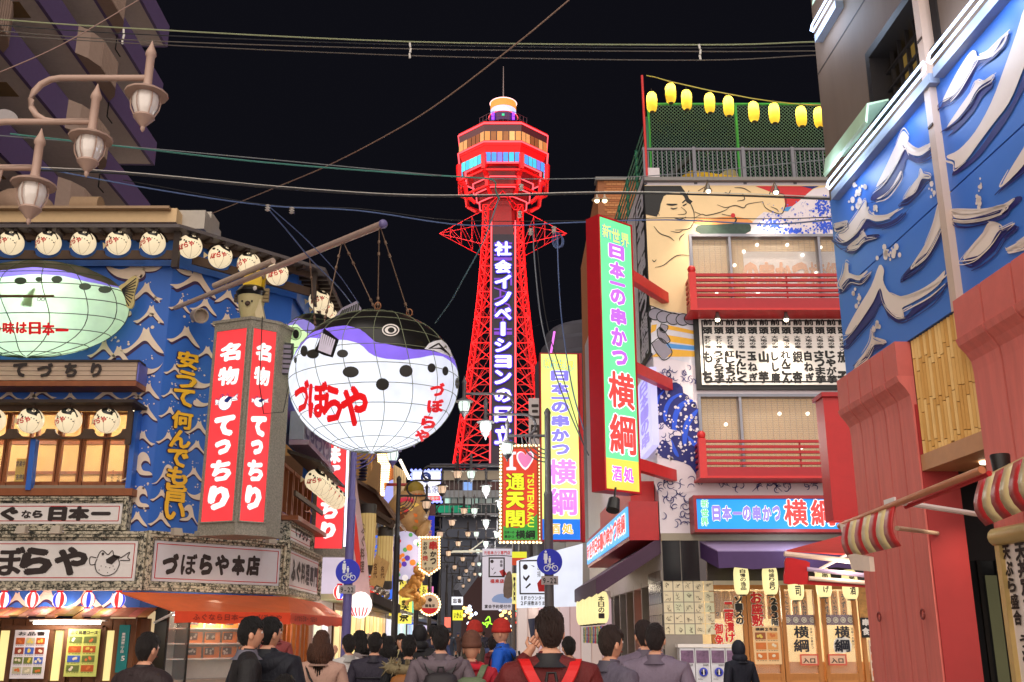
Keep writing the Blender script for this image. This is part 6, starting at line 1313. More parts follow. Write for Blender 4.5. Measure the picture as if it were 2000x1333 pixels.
bigwave([[(860, 632), (900, 540), (960, 430), (1030, 325), (1065, 318), (1075, 350), (1120, 330), (1170, 280), (1240, 215), (1215, 280), (1150, 350), (1070, 372), (1030, 440), (970, 540), (920, 600)]], [[(850, 668), (870, 625), (940, 590), (1010, 480), (1055, 375), (1120, 365), (1175, 330), (1235, 235), (1215, 300), (1165, 350), (1090, 400), (1060, 440), (1010, 540), (950, 610), (890, 640)]], U6)
bigwave([[(885, 795), (950, 690), (1040, 560), (1070, 500), (1110, 505), (1175, 460), (1150, 510), (1080, 560), (1030, 640), (960, 740)]], [[(870, 812), (960, 745), (1030, 660), (1080, 570), (1160, 520), (1165, 545), (1110, 600), (1050, 700), (960, 800), (890, 850), (930, 805)]], U6)
bigwave([[(895, 985), (890, 965), (960, 930), (1060, 820), (1160, 640), (1240, 430), (1320, 200), (1365, 60), (1420, 40), (1400, 300), (1340, 480), (1270, 640), (1180, 760), (1090, 880), (1010, 990), (940, 1045), (935, 1000)]], [[(920, 1090), (940, 1045), (1030, 990), (1120, 880), (1200, 760), (1290, 640), (1370, 440), (1420, 300), (1430, 420), (1340, 600), (1250, 760), (1160, 880), (1080, 980), (980, 1060)]], U6)
bigwave([[(448, 1160), (500, 1050), (570, 900), (600, 830), (620, 815), (645, 850), (640, 885), (700, 925), (760, 900), (795, 880), (770, 930), (710, 965), (650, 950), (625, 915), (570, 1020), (510, 1110)], [(450, 1235), (530, 1180), (600, 1060), (595, 1110), (520, 1210)]], [[(425, 1210), (500, 1140), (560, 1050), (620, 910), (650, 955), (710, 985), (790, 920), (770, 970), (700, 1005), (640, 985), (620, 1050), (570, 1140), (480, 1225), (420, 1245)]], U6)
bigwave([[(632, 1220), (670, 1150), (715, 1090), (725, 1045), (740, 1075), (775, 1085), (775, 1105), (725, 1108), (690, 1180)]], [[(600, 1260), (650, 1215), (700, 1170), (730, 1110), (778, 1108), (755, 1135), (720, 1180), (650, 1250)]], U6)
bigwave([[(1230, 1145), (1280, 1050), (1360, 920), (1420, 800), (1440, 900), (1350, 1040), (1280, 1110)], [(920, 1300), (1100, 1300), (1230, 1270), (1300, 1230), (1250, 1290), (1100, 1330), (930, 1332)]], [[(1200, 1190), (1280, 1110), (1370, 1000), (1430, 930), (1400, 1030), (1310, 1100), (1230, 1160)], [(1100, 1330), (1200, 1290), (1320, 1220), (1350, 1240), (1240, 1330)]], U6)
bigwave([[(95, 200), (150, 150), (200, 80), (235, 28), (240, 80), (270, 105), (340, 100), (400, 70), (340, 125), (280, 135), (235, 125), (190, 190), (130, 232)], [(150, 265), (200, 220), (220, 182), (235, 205), (280, 210), (225, 225), (190, 260)], [(80, 150), (130, 140), (120, 158), (85, 168)]], [[(85, 215), (130, 232), (200, 180), (235, 130), (290, 150), (360, 135), (420, 90), (380, 135), (310, 165), (245, 165), (200, 225), (130, 260)], [(140, 275), (200, 250), (240, 215), (290, 212), (230, 235), (180, 280)], [(80, 170), (140, 150), (120, 175), (90, 182)]], U7)
bigwave([[(470, 345), (530, 250), (570, 150), (600, 40), (620, 40), (622, 120), (590, 200), (540, 290), (490, 335)], [(670, 80), (720, 95), (800, 90), (880, 65), (930, 55), (900, 85), (820, 110), (730, 122), (675, 115)]], [[(420, 410), (470, 345), (540, 285), (600, 200), (622, 120), (610, 200), (560, 290), (500, 360)], [(680, 120), (740, 125), (830, 105), (940, 70), (930, 95), (850, 130), (760, 150), (700, 145)]], U7)
bigwave([[(720, 322), (760, 260), (820, 190), (850, 142), (895, 150), (905, 175), (975, 145), (940, 180), (900, 190), (850, 260), (790, 310)]], [[(735, 330), (800, 308), (860, 250), (905, 182), (975, 165), (920, 215), (880, 280), (820, 330), (770, 355)]], U7)
bigwave([[(130, 700), (150, 650), (200, 560), (260, 460), (300, 355), (325, 380), (320, 430), (350, 490), (410, 510), (500, 480), (580, 430), (630, 380), (610, 440), (540, 500), (460, 545), (415, 570), (420, 600), (380, 600), (330, 550), (305, 470), (270, 540), (210, 630), (160, 690)]], [[(135, 730), (200, 640), (260, 550), (305, 455), (325, 520), (350, 580), (390, 612), (430, 612), (480, 560), (560, 510), (610, 455), (560, 540), (480, 600), (400, 640), (345, 610), (310, 545), (270, 620), (200, 700), (150, 750)]], U7)
bigwave([[(100, 450), (120, 400), (130, 345), (145, 350), (150, 395), (200, 410), (240, 385), (200, 430), (150, 425), (115, 465)], [(180, 850), (220, 800), (255, 740), (265, 680), (272, 725), (320, 745), (265, 755), (235, 810)], [(945, 270), (990, 245), (1060, 200), (1030, 260), (960, 275)]], [[(110, 475), (150, 430), (200, 440), (255, 390), (220, 450), (160, 445), (120, 480)], [(180, 860), (230, 815), (260, 760), (320, 750), (270, 780), (230, 835)]], U7)
m = MB(); random.seed(4)
for (cx, cy, U, sx, sy, n) in ((340, 1190, U6, 40, 60, 12), (420, 1300, U6, 40, 30, 8), (800, 1190, U6, 20, 40, 7), (1090, 1150, U6, 14, 90, 8), (350, 290, U7, 40, 30, 16), (180, 530, U7, 14, 40, 9), (285, 660, U7, 20, 14, 6), (180, 30, U7, 20, 50, 8), (800, 30, U7, 14, 30, 5)):
 for k in range(n): x, y = random.gauss(cx, sx * .6), random.gauss(cy, sy * .6); r = random.uniform(4, 13); m.fpoly(SR, px(SR, [U(q) for q in circ(x, y, r, 7, r * 1.5)], .012), .012)
m.build('painted_drops', CRM2, rb)
# neon tubes along the top of the panels
NEONB = glow((200, 222, 255), 3.2)
def nb(u0, v0, u1, v1, z=None, label=None):
 a0, a1 = HX(u0, v0, .14)[0], HX(u1, v1, .14)[0]; zz = z or (HX(u0, v0, .14)[1] + HX(u1, v1, .14)[1]) / 2; T = thing('neon_tube', label, 'neon light', SR.pt((a0 + a1) / 2, zz, .1), 'white neon tubes on the wave panel building')
 MB().fbox(SR, a0, zz - .12, a1, zz - .02, .0, .1).build('tray', mat((150, 160, 180), .4), T)
 lo, hi = min(a0, a1), max(a0, a1); MB().tube([SR.pt(lo + .06, zz + .1, .14), SR.pt(hi, zz + .1, .14), SR.pt(hi + .02, zz + .05, .14), SR.pt(hi, zz, .14), SR.pt(lo + .06, zz, .14), SR.pt(lo, zz + .05, .14), SR.pt(lo + .06, zz + .1, .14)], .014, 6).build('tube', NEONB, T)
 n_ = max(2, int(abs(a1 - a0) / 1.2))
 for k in range(n_): lamp(T, SR.pt(lo + (hi - lo) * (k + .5) / n_, zz, .3), 18, .25, (.6, .75, 1))
 return T
nb(1618, 396, 1809, 168, z1 + .0, 'white neon tube along the top edge of the left blue wave panel'); nb(1815, 150, 1990, -60, z1 + .0, 'white neon tube along the top edge of the right blue wave panel, past the pipe')
zz = HX(1590, 68, .1)[1]; nb(1585, 72, 1625, 8, zz, 'short white neon tube high on the brown wall corner')
T = thing('neon_cover', 'greenish translucent cover over the left neon tube', 'light cover', SR.pt(.7, z1, .2)); a0, a1 = HX(1628, 380, .2)[0], HX(1712, 275, .2)[0]; MB().prism([SR.pt(a0, z1 + .32, .02), SR.pt(a0, z1 + .26, .26), SR.pt(a0, z1 + .05, .3), SR.pt(a0, z1 + .02, .28), SR.pt(a0, z1 + .24, .24), SR.pt(a0, z1 + .3, .02)], SR.R * (a1 - a0)).build('cover', mat((180, 206, 170), .4, .35), T)
a0, a1 = HX(1590, 50, .2)[0], HX(1640, -30, .2)[0]; zq = zz; MB().prism([SR.pt(a0 + .25, zq + .32, .02), SR.pt(a0 + .25, zq + .26, .26), SR.pt(a0 + .25, zq + .05, .3), SR.pt(a0 + .25, zq + .24, .24)], SR.R * 1.4).build('cover', mat((180, 206, 170), .4, .2), thing('neon_cover', 'greenish cover of the short neon tube at the wall corner', 'light cover', SR.pt(.7, zq, .2)))
# salmon pillars with ribs
SAL = mat((222, 116, 106), .6, grain=.2, scale=3.5, stretch=(3, 3, .3), bump=.15); SAL2 = mat((172, 50, 50), .5, grain=.15, scale=2); CAPM = mat((214, 108, 98), .55, grain=.15, scale=3)
p1a, p1b = 0.0, HX(1757, 730, .12)[0]; p2a, p2b = HX(1866, 630, .12)[0], 8.6
capH = z0 - HX(1657, 792, .14)[1]
def pillar(a0, a1, n_pl):
 w = (a1 - a0) / n_pl
 for k in range(n_pl):
  x0, x1 = a0 + k * w + .014, a0 + (k + 1) * w - .014
  MB().fbox(SR, x0, z0 - capH, x1, z0 - .002, -.1, .13).build('pillar_cap', CAPM, rb)
  prof = [(.15, z0 - capH), (.13, z0 - capH - .06), (.07, z0 - capH - .13), (.03, z0 - capH - .2), (.02, z0 - capH - .3), (.02, 0), (-.1, 0), (-.1, z0 - capH)]
  MB().prism([SR.pt(x0, b, n_) for n_, b in prof], SR.R * (x1 - x0)).build('pillar_board', SAL, rb)
 MB().fbox(SR, a0 + .003, 0, a1 - .003, z0 - .005, -.34, -.03).build('pillar_core', mat((96, 26, 26), .6), rb)
pillar(p1a, p1b, 5); pillar(p2a, p2b, 11)
MB().fbox(SR, p1b - .02, 0, p1b + .004, z0 - capH - .3, -.36, .0).build('pillar_return', SAL2, rb)
# bamboo screen
bb = HX(1783, 899, -.02)[1]; bb = 3.32; BAM = [mat((226, 176, 104), .45, grain=.1), mat((214, 160, 88), .45, grain=.1), mat((236, 192, 124), .45, grain=.1)]
MB().fbox(SR, p1b, bb, p2a, z0, -.3, -.06).build('screen_backing', BROWN, rb); nst = 19; w = (p2a - p1b) / nst
for k in range(nst):
 zc = z0 - .01; j = random.uniform(0, .25)
 while zc > bb:
  ln = min(.42 - (j if zc > z0 - .02 else 0), zc - bb);
  if ln > .02: MB().tube([SR.pt(p1b + (k + .5) * w, zc, -.05), SR.pt(p1b + (k + .5) * w, zc - ln + .008, -.05)], w * .48, 6).build('bamboo_piece', random.choice(BAM), rb, smooth=50)
  zc -= ln
MB().fbox(SR, p1b, bb - .16, p2a, bb, -1.2, .0).build('soffit', mat((196, 140, 96), .5), rb)
T = thing('downlight', 'round recessed downlight in the soffit under the bamboo screen', 'lamp', SR.pt((p1b + p2a) / 2, bb - .18, -.35)); MB().lathe(SR.pt((p1b + p2a) / 2, bb - .165, -.35), [(.08, -.02), (.085, 0)], 20).build('lens', glow((255, 236, 200), 3.5), T); spot(T, SR.pt((p1b + p2a) / 2, bb - .2, -.35), V((0, 0, -1)), 50, 110)
# doorway
DK = mat((58, 48, 52), .5, grain=.15); DK2 = mat((26, 24, 28), .3)
MB().fbox(SR, p1b - .8, 2.35, p1b - .75, bb - .1, -1.4, -.3).build('dark_wall', DK, rb); MB().fbox(SR, p1b - .8, 0, p1b - .76, 2.35, -1.4, -.3).build('dark_door', DK2, rb); MB().fbox(SR, p1b - .8, 0, p1b, bb, -1.45, -1.4).build('dark_wall', DK, rb); MB().fbox(SR, p1b - .8, bb - .16, p1b, bb, -1.4, -.34).build('dark_wall', DK, rb)
for k in range(5): MB().fbox(SR, p1b - .76, 0, p1b - .73, 2.35, -.44 - k * .2, -.4 - k * .2).build('door_stile', BKM, rb)
for k in range(2): MB().fbox(SR, p1b - .755, .12, p1b - .745, 2.2, -1.02 - k * .2, -.88 - k * .2).build('lit_glass', glow((120, 116, 84), .3), rb)
MB().fbox(SR, p1b - .01, 2.35, p2a, bb - .16, -1.3, -.9).build('dark_wall', DK, rb); MB().fbox(SR, p1b, 0, p2a, 2.35, -1.4, -1.3).build('dark_door', DK2, rb)
for k in range(4): MB().fbox(SR, p1b + .1 + k * .3, 0, p1b + .14 + k * .3, 2.35, -1.3, -1.24).build('door_stile', BKM, rb)
for k in range(5): MB().fbox(SR, p2a - .34, .3 + k * .42, p2a, .33 + k * .42, -1.24, -1.2).build('door_rail', BKM, rb)
MB().fbox(SR, p2a - .3, .1, p2a - .02, 2.2, -1.29, -1.26).build('lit_glass', glow((170, 150, 100), .4), rb)
for i, (u, v) in enumerate(((1717, 1205), (1802, 1200))): p = SR.pt(*HX(u, v, .08), .08); MB().tube([p + V((0, .045 * math.cos(t), .045 * math.sin(t))) for t in [k * math.pi / 6 for k in range(13)]], .01, 5).build('iron_ring', mat((130, 50, 46), .5), rb)
p = SR.pt(*HX(1815, 1080, .03), .03);
# striped awnings
ST = [mat((178, 44, 44), .35, grain=.1), mat((214, 190, 138), .35, grain=.1)]
def striped(T, pts_top, drop, n_s, bulge=.12):
 P, Q = V(pts_top[0]), V(pts_top[1])
 for k in range(n_s):
  a, b = P.lerp(Q, k / n_s), P.lerp(Q, (k + 1) / n_s); m = MB(); J = 6
  vs = []
  for j in range(J + 1):
   t = j / J; o = SR.N * (bulge * .5 * math.sin(t * math.pi * .9)) + SR.R * (.07 * t + .02 * math.sin(t * 6)) - V((0, 0, drop * t)); vs += [a + o + SR.N * .12 * t * t * 0, b + o]
  o = m.add(vs, [(2 * j, 2 * j + 1, 2 * j + 3, 2 * j + 2) for j in range(J)]).build('stripe', ST[k % 2], T, smooth=60); md = o.modifiers.new('thickness', 'SOLIDIFY'); md.thickness = .012
AN = 1.05
T = thing('striped_awning', 'folded red and cream striped awning cloth in front of the left salmon pillar', 'awning', SR.pt(*HX(1700, 1040, AN), AN)); p, q = SR.pt(*HX(1652, 1018, AN), AN), SR.pt(*HX(1750, 986, AN), AN); striped(T, (p, q), .33, 7)
MB().tube([SR.pt(*HX(1640, 1028, AN), AN), SR.pt(*HX(1918, 918, AN), AN)], .028, 8).build('front_bar', mat((200, 130, 90), .35, metal=.4), T, smooth=50); MB().tube([SR.pt(*HX(1755, 990, AN), AN - .06), SR.pt(*HX(1915, 925, AN), AN - .06)], .02, 8).build('red_lining', mat((190, 30, 34), .5), T)
e = MB(); pe = SR.pt(*HX(1648, 1024, AN), AN); e.prism([pe + V((0, 0, .0)), pe + SR.R * .2 + V((0, 0, -.42)), pe + SR.R * .62 + V((0, 0, -.46)), pe + SR.R * .62 + V((0, 0, -.34)), pe + SR.R * .25 + V((0, 0, -.28)), pe + SR.R * .12 + V((0, 0, -.02))], SR.N * .04); e.build('end_plate', mat((236, 214, 196), .4), T)
MB().tube([SR.pt(*HX(1762, 982, AN), AN), SR.pt(*HX(1930, 1008, .1), .1)], .022, 8).build('support_arm', WHITE, T); MB().tube([SR.pt(*HX(1752, 1032, AN - .1), AN - .1), SR.pt(*HX(1862, 1046, -.6), -.6)], .02, 8).build('support_arm', mat((220, 190, 160), .5), T)
m = MB(); g = HX(1862, 1048, -.9); m.fbox(SR, g[0] - .03, g[1] - .16, g[0] + .03, g[1] + .16, -.98, -.93); m.build('wall_bracket', mat((220, 180, 150), .5), T)
T = thing('striped_awning', 'red and cream striped awning hood at the right edge of the picture', 'awning', SR.pt(*HX(1960, 950, .6), .6)); p, q = SR.pt(*HX(1914, 940, .6), .6), SR.pt(*HX(2060, 868, .6), .6); striped(T, (p, q), .34, 8, .16)
p2, q2 = p + V((0, 0, .0)), q; o = MB().prism([p, q, q - SR.N * .6 + V((0, 0, .22)), p - SR.N * .6 + V((0, 0, .22))], (0, 0, .02)).build('hood', ST[1], T)
MB().lathe(SR.pt(*HX(1956, 915, .3), .3), [(.06, -.08), (.075, .1), (.07, .11)], 14).build('cap', BKM, thing('black_bucket_lamp', 'small black can standing on the striped hood', 'lamp', SR.pt(*HX(1956, 915, .3), .3)), smooth=40)
MB().pbox(SR, 1726, 974, 1747, 988, .02, .04).build('white_plate', WHITE, rb)
# tempura sign at the right edge
T = thing('tempura_sign', 'cream upright sign with black brushed characters and rounded gold top at the right edge', 'sign', SR.pt(HX(1990, 1200, .1)[0], .3, .1)); ga = HX(1942, 1060, .14)[0]; gz = HX(1942, 1050, .14)[1]
MB().tube([SR.pt(ga, gz, .12), SR.pt(ga + 1.6, gz, .12)], .075, 12).build('gold_header', mat((200, 170, 110), .3, metal=.3), T, smooth=50); MB().fbox(SR, ga + .03, .3, ga + .1, gz - .07, .02, .16).build('gold_side', mat((200, 170, 110), .3, metal=.3), T)
MB().fbox(SR, ga + .1, .3, ga + 1.6, gz - .07, .02, .12).build('face', mat((232, 216, 206), .5, .12), T); m = MB()
for i, ch in enumerate('天ぷら盛合'): m.ptext(SR, ch, 1957 + i * 5.6, 1064 + i * 32, 1973 + i * 5.6, 1094 + i * 32, .13, bold=.05, fit=True)
for i, ch in enumerate('天丼定食'): m.ptext(SR, ch, 1982 + i * 5.6, 1058 + i * 34, 2004 + i * 5.6, 1096 + i * 34, .13, bold=.05, fit=True)
for i, ch in enumerate('うどん'): m.ptext(SR, ch, 1992 + i * 5, 1240 + i * 30, 2010 + i * 5, 1266 + i * 30, .13, bold=.04, fit=True)
m.build('lettering', INK, T)
# ---- red sign box and small red shop between
q = atY(1672, 900, 13.6); T = thing('red_sign_box', 'large plain red box sign seen from its side, left of the salmon pillar', 'sign', (q.x, 13.6, 2.5)); zt, zb = atY(1650, 776, 13.6).z, atY(1650, 1016, 13.6).z; xl, xr = atY(1618, 900, 13.6).x, atY(1668, 900, 13.6).x
MB().wbox(xl, 13.6, zb, xr, 13.95, zt).build('case', mat((196, 28, 32), .4, .06), T); MB().wbox(xl - .03, 13.55, zt, xr + .03, 14.0, zt + .06).build('cap', REDP, T); MB().wbox(xr + .002, 13.7, zb, xr + .12, 13.9, zt).build('edge_strip', mat((170, 120, 84), .5), T)
T = thing('red_shop_awning', 'opened red awning with white folding arms between entrance and salmon pillar', 'awning', (4.6, 14.2, 2.5)); A = lambda u, v, Y: atY(u, v, Y)
P = [A(1655, 1046, 16.6), A(1720, 1046, 16.6), A(1700, 1088, 14.2), A(1536, 1078, 14.2)]; o = MB().add(P, [(0, 1, 2, 3)]).build('canopy', mat((206, 60, 54), .5, grain=.15), T); md = o.modifiers.new('thickness', 'SOLIDIFY'); md.thickness = .02
F = Fr((A(1536, 1078, 14.1).x, 14.1), (1, 0)); MB().fprism(F, smooth_closed(px(F, [(1534, 1090), (1560, 1094), (1580, 1100), (1576, 1120), (1574, 1142), (1552, 1141), (1530, 1140), (1532, 1110)]), 2), 0, .05).build('side_curtain', mat((196, 24, 30), .4), T)
for l, r, c in ((((1532, 1082), (1700, 1100)), .035, (236, 206, 186)), (((1576, 1112), (1706, 1126)), .03, (180, 160, 190)), (((1580, 1130), (1706, 1140)), .03, (236, 206, 186)), (((1590, 1118), (1665, 1078)), .02, (236, 220, 206))): MB().tube([A(*l[0], 14.05), A(*l[1], 14.05)], r, 8).build('folding_arm', mat(c, .4), T)
MB().tube([A(1600, 1090, 14.3), A(1690, 1102, 14.3)], .025, 8).build('tube_light', glow((255, 246, 230), 4), T); lamp(T, A(1650, 1110, 14.0), 14, .2, (1, .85, .7))
m = MB(); m.fprism(F, px(F, [(1576, 1134), (1706, 1142), (1706, 1149), (1530, 1140)]), 0, .02); m.build('red_hem', mat((196, 24, 30), .4), T)
# ------------------------------------------------------------ apartment tower, top left
AP = Fr((-18.0, 60.0), STREET)                # facade seen from the street; a = 0 at Y 60
pe = ray(292, 318); ta = (-18 + .0) ;
def aphit(u, v):  # on the plane x = -18 - .025*(y-60)
 return AP.hit(u, v)
a_end = sum(aphit(u, v)[0] for u, v in ((318, 84), (295, 318), (289, 405))) / 3
zE = [aphit(317, 84)[1], aphit(293, 318)[1]]; pitch = (zE[0] - zE[1]) / 2
T = thing('apartment_tower', 'dark violet apartment tower with stepped balcony bands seen from below', 'building', (-22, 40, 0))
APW = mat((96, 84, 104), .7, .03, grain=.15); APP = mat((104, 86, 130), .6, .02, grain=.1); APS = mat((206, 192, 188), .7, .045, grain=.12); RIB = mat((160, 136, 124), .7, .02)
zt = zE[0] + pitch * 3; MB().fbox(AP, -60, 0, a_end - .4, zt, -14, -2.0).build('wall', APW, T)
for k in range(9):
 z = zE[0] + pitch * (2 - k); e = a_end + (-.35 * k if k > 2 else 0) * 0
 if z < 8: break
 MB().fbox(AP, -45, z, e, z + .22, -2.0, -.0).build('balcony_slab', APS, T); MB().fbox(AP, -45, z - .02, e + .02, z + 1.2, .0, .14).build('balcony_parapet', APP, T)
 MB().fbox(AP, e, z - .02, e + .12, z + 1.2, -2.0, .14).build('parapet_end', APP, T); MB().tube([AP.pt(-45, z + 1.28, .05), AP.pt(e, z + 1.28, .05)], .03, 5).build('handrail', BLACK, T)
 for j in range(3):
  c = a_end - 8 - j * 9.0 + (k % 2) * 0; poly = [(c - 1.9, .14), (c - 1.5, .5), (c - .9, .75), (c + .9, .75), (c + 1.5, .5), (c + 1.9, .14)]
  MB().prism([AP.pt(a, z - .02, n) for a, n in poly], (0, 0, 1.22)).build('parapet_bay', RIB, T)
  m = MB()
  for q in range(12): m.fbox(AP, c - .85 + q * .145, z, c - .8 + q * .145, z + 1.2, .75, .78)
  tag(m.build('bay_ribs', RIB, T), kind='stuff'); MB().fbox(AP, c - 5.2, z - .02, c - 4.2, z + .01, -1.4, -.6).build('ceiling_hatch', mat((130, 104, 70), .6, .03), T)
 m = MB().beam(AP.pt(a_end - 6, z + .05, .08), AP.pt(a_end - 6, z - .7, .08), .04); m.beam(AP.pt(a_end - 6, z - .7, .08), AP.pt(a_end - 5.4, z - .7, .08), .04); m.build('laundry_bracket', BLACK, T)
# satellite dish
p = atY(12, 232, 26); T = thing('satellite_dish', 'small pale satellite dish at the left edge below the near lamp arms', 'dish', tuple(p)); MB().lathe(p, [(.02, -.05), (.2, -.02), (.3, .06), (.29, .06)], 18, V((.5, -.8, .3)).to_track_quat('Z', 'Y').to_matrix()).build('bowl', mat((170, 160, 160), .5), T, smooth=60); MB().tube([p, p + V((-.6, .4, -.3))], .02, 5).build('arm', GREY, T)
T = thing('roof_tank', 'rounded pale roof tank behind the restaurant parapet', 'tank', tuple(atY(170, 400, 29)))
p = atY(45, 410, 29); MB().ball(p, (.95, .9, .62), 16).build('dome', mat((170, 140, 120), .6), T, smooth=60); p = atY(172, 405, 29); MB().tube([p - V((.45, 0, 0)), p + V((.4, 0, 0))], .33, 14).build('drum', mat((170, 140, 110), .6), T, smooth=50)
# ------------------------------------------------------------ left row beyond the corner restaurant
def at(u, v, Y): return atY(u, v, Y)
LX = lambda Y: -5.55 - .025 * Y
T = thing('vertical_red_sign', 'tall red lit sign in speckled frame below the big blowfish, five white characters', 'sign', tuple(at(650, 1085, 33))); F = Fr((at(650, 1000, 33).x, 33), (1, .1)); h = F.hit
a0, a1 = h(612, 960)[0], h(681, 960)[0]; z0, z1 = h(650, 1080)[1], h(650, 790)[1]
MB().fbox(F, a0, z0, a1, z1, -.35, -.02).build('case', gr, T); MB().fbox(F, a0 - .05, z0 - .12, a1 + .05, z0, -.4, .05).build('base', gr, T); m = MB(); rects_frame(m, F, a0, z0, a1, z1, .13, -.02, .04); m.build('frame', gr, T)
MB().fbox(F, a0 + .13, z0 + .13, a1 - .13, z1 - .13, -.02, 0).build('lit_panel', RGL, T); m = MB()
for ch, u, v, s in (('の', 652, 845, 14), ('味', 650, 888, 16), ('て', 647, 927, 17), ('っ', 646, 960, 14), ('ち', 643, 995, 17), ('り', 641, 1036, 15)): a, b = h(u, v, .02); e = h(u + s, v, .02)[0] - a; m.glyph(F, ch, a - e, b - e * 1.12, 2 * e, 2.24 * e, .01, .085, True)
m.build('lettering', glow((255, 244, 240), 1.1), T)
T = thing('white_tube_light', 'upright white light tube beside the red vertical sign', 'lamp', tuple(at(680, 1070, 32.8))); MB().tube([at(673, 1068, 32.8), at(680, 870, 32.8)], .035, 6).build('tube', glow((236, 226, 255), 2.2), T)
def block(name, label, cat, Y0, Y1, xw, h_, col, side=-1, kind=None, em=0, grain=.15):
 """one building of the row: front edge on the street line, seen from the street"""
 x = xw(Y0); o = thing(name, label, cat, (x, Y0, 0)); S = STREET * ((Y1 - Y0) / STREET.y); w = V((side * 7, 0, 0)); p = V((x, Y0, 0))
 MB().prism([p, p + S, p + S + w, p + w], (0, 0, h_)).build('wall', mat(col, .6, em, grain=grain), o); return o
RX = lambda Y: C0.x - .025 * (Y - 20)
lrow = []
lrow.append(block('shop_building', 'pale shop building behind the red vertical sign, striped lanterns in front', 'building', 33.8, 38, LX, 4.4, (190, 170, 176)))
lrow.append(block('thatched_restaurant', 'restaurant with steep wooden roof and gilded posts on the left side of the lane', 'building', 38.4, 48, LX, 8.2, (104, 70, 44)))
lrow.append(block('bulb_lit_restaurant', 'tall restaurant with strings of bulbs down its arched front', 'building', 48.4, 58, LX, 10.5, (150, 110, 60)))
lrow.append(block('lane_building', 'narrow lane building with white shop signs on the far left', 'building', 58.4, 74, LX, 9.0, (110, 100, 104)))
lrow.append(block('lane_building', 'farthest grey lane building on the left under the overpass', 'building', 74.4, 104, LX, 10.0, (90, 86, 92)))
for i, (o, Y0, Y1, H, c) in enumerate(((lrow[0], 33.8, 38, 4.4, (255, 236, 220)), (lrow[1], 38.4, 48, 8.2, (255, 220, 150)), (lrow[2], 48.4, 58, 10.5, (255, 210, 140)), (lrow[3], 58.4, 74, 9, (230, 240, 255)), (lrow[4], 74.4, 104, 10, (220, 230, 255)))):
 F = Fr((LX(Y0), Y0), STREET); L = Y1 - Y0
 for k in range(int(L / 1.6)):
  a = .2 + k * 1.6; MB().fbox(F, a, .3, a + 1.2, 2.5, -.05, .04).build('shop_window', glow(tuple(min(255, x + random.randint(-25, 10)) for x in c), random.uniform(.7, 1.15)), o)
  if i > 1:
   for fl in range(1, int(H / 3)): w = MB().fbox(F, a, fl * 3 + .8, a + 1.0, fl * 3 + 2.2, -.05, .05).build('window', GREY, o); MB().fbox(F, a + .08, fl * 3 + .88, a + .92, fl * 3 + 2.12, .05, .06).build('pane', glow((255, 220, 160) if (k + fl) % 3 == 0 else (60, 66, 84), .5 if (k + fl) % 3 == 0 else .3), w)
 MB().fbox(F, 0, 2.75, L, 2.9, 0, 1.2).build('shop_canopy', mat(((190, 190, 150), (120, 84, 60), (90, 80, 76), (150, 160, 150), (110, 110, 120))[i], .6), o)
 for k in range(int(L / 2.2)): a = .5 + k * 2.2; lamp(o, F.pt(a + .5, 2.5, 1.0), 22, .25, (1, .86, .66)) if k % 2 == 0 and i < 4 else None
# white and red pennant banners
def banner(pix, Y, label, col, marks=(), n=0, name='banner', th=.04, group=None):
 F = Fr((at(pix[0][0], pix[0][1], Y).x, Y), (1, 0)); T = thing(name, label, 'banner', tuple(at(*pix[0], Y)), group); MB().fprism(F, px(F, pix), -th, 0).build('cloth', col, T)
 for pts, mm in marks: MB().fpoly(F, px(F, pts), .01).build('cloth_pattern', mm, T)
 return T, F
T, F = banner([(682, 880), (690, 900), (702, 985), (716, 1080), (724, 1176), (664, 1172), (668, 1080), (676, 960)], 34.5, 'white pointed banner with red flame pattern hanging behind the violet pole', mat((226, 190, 190), .5, .35),
    [([(684, 920), (690, 960), (694, 1000), (704, 1085), (706, 1120), (696, 1100), (688, 1050), (680, 1000)], mat((226, 60, 50), .5, .4)), ([(672, 1000), (680, 1000), (684, 1060), (674, 1100), (668, 1090)], mat((232, 90, 70), .5, .4))])  # red patterns carry a glow in place of light on the cloth
m = MB(); m.ptext(F, 'ふぐ料理', 704, 1020, 713, 1120, .02, vert=True, bold=.03); m.build('lettering', mat((120, 90, 80), .5), T)
T = thing('white_shop_sign', 'plain pale lit sign board above the row of striped lanterns', 'sign', tuple(at(640, 1165, 34))); F = Fr((at(640, 1100, 34).x, 34), (1, .2)); MB().pbox(F, 610, 1088, 672, 1164, -.2, 0).build('lit_panel', glow((222, 206, 222), .72), T)
# big round white-red paper lanterns
T = thing('round_paper_lantern', 'big round white lantern with red and violet strokes right of the violet pole', 'lantern', tuple(at(706, 1182, 32))); c = at(704, 1182, 32); MB().ball(c, (.36, .36, .4), 18).build('shade', glow((255, 236, 232), 1.3), T, smooth=80)
m = MB(); random.seed(3)
for k in range(6): t = -1 + k * .35; m.tube([c + V((.37 * math.sin(t) * math.cos(q), -.37 * math.cos(t) * math.cos(q), .41 * math.sin(q))) for q in (-.9, -.5, -.2)], .02, 5)
m.build('brush_strokes', glow((226, 50, 60), .9), T)
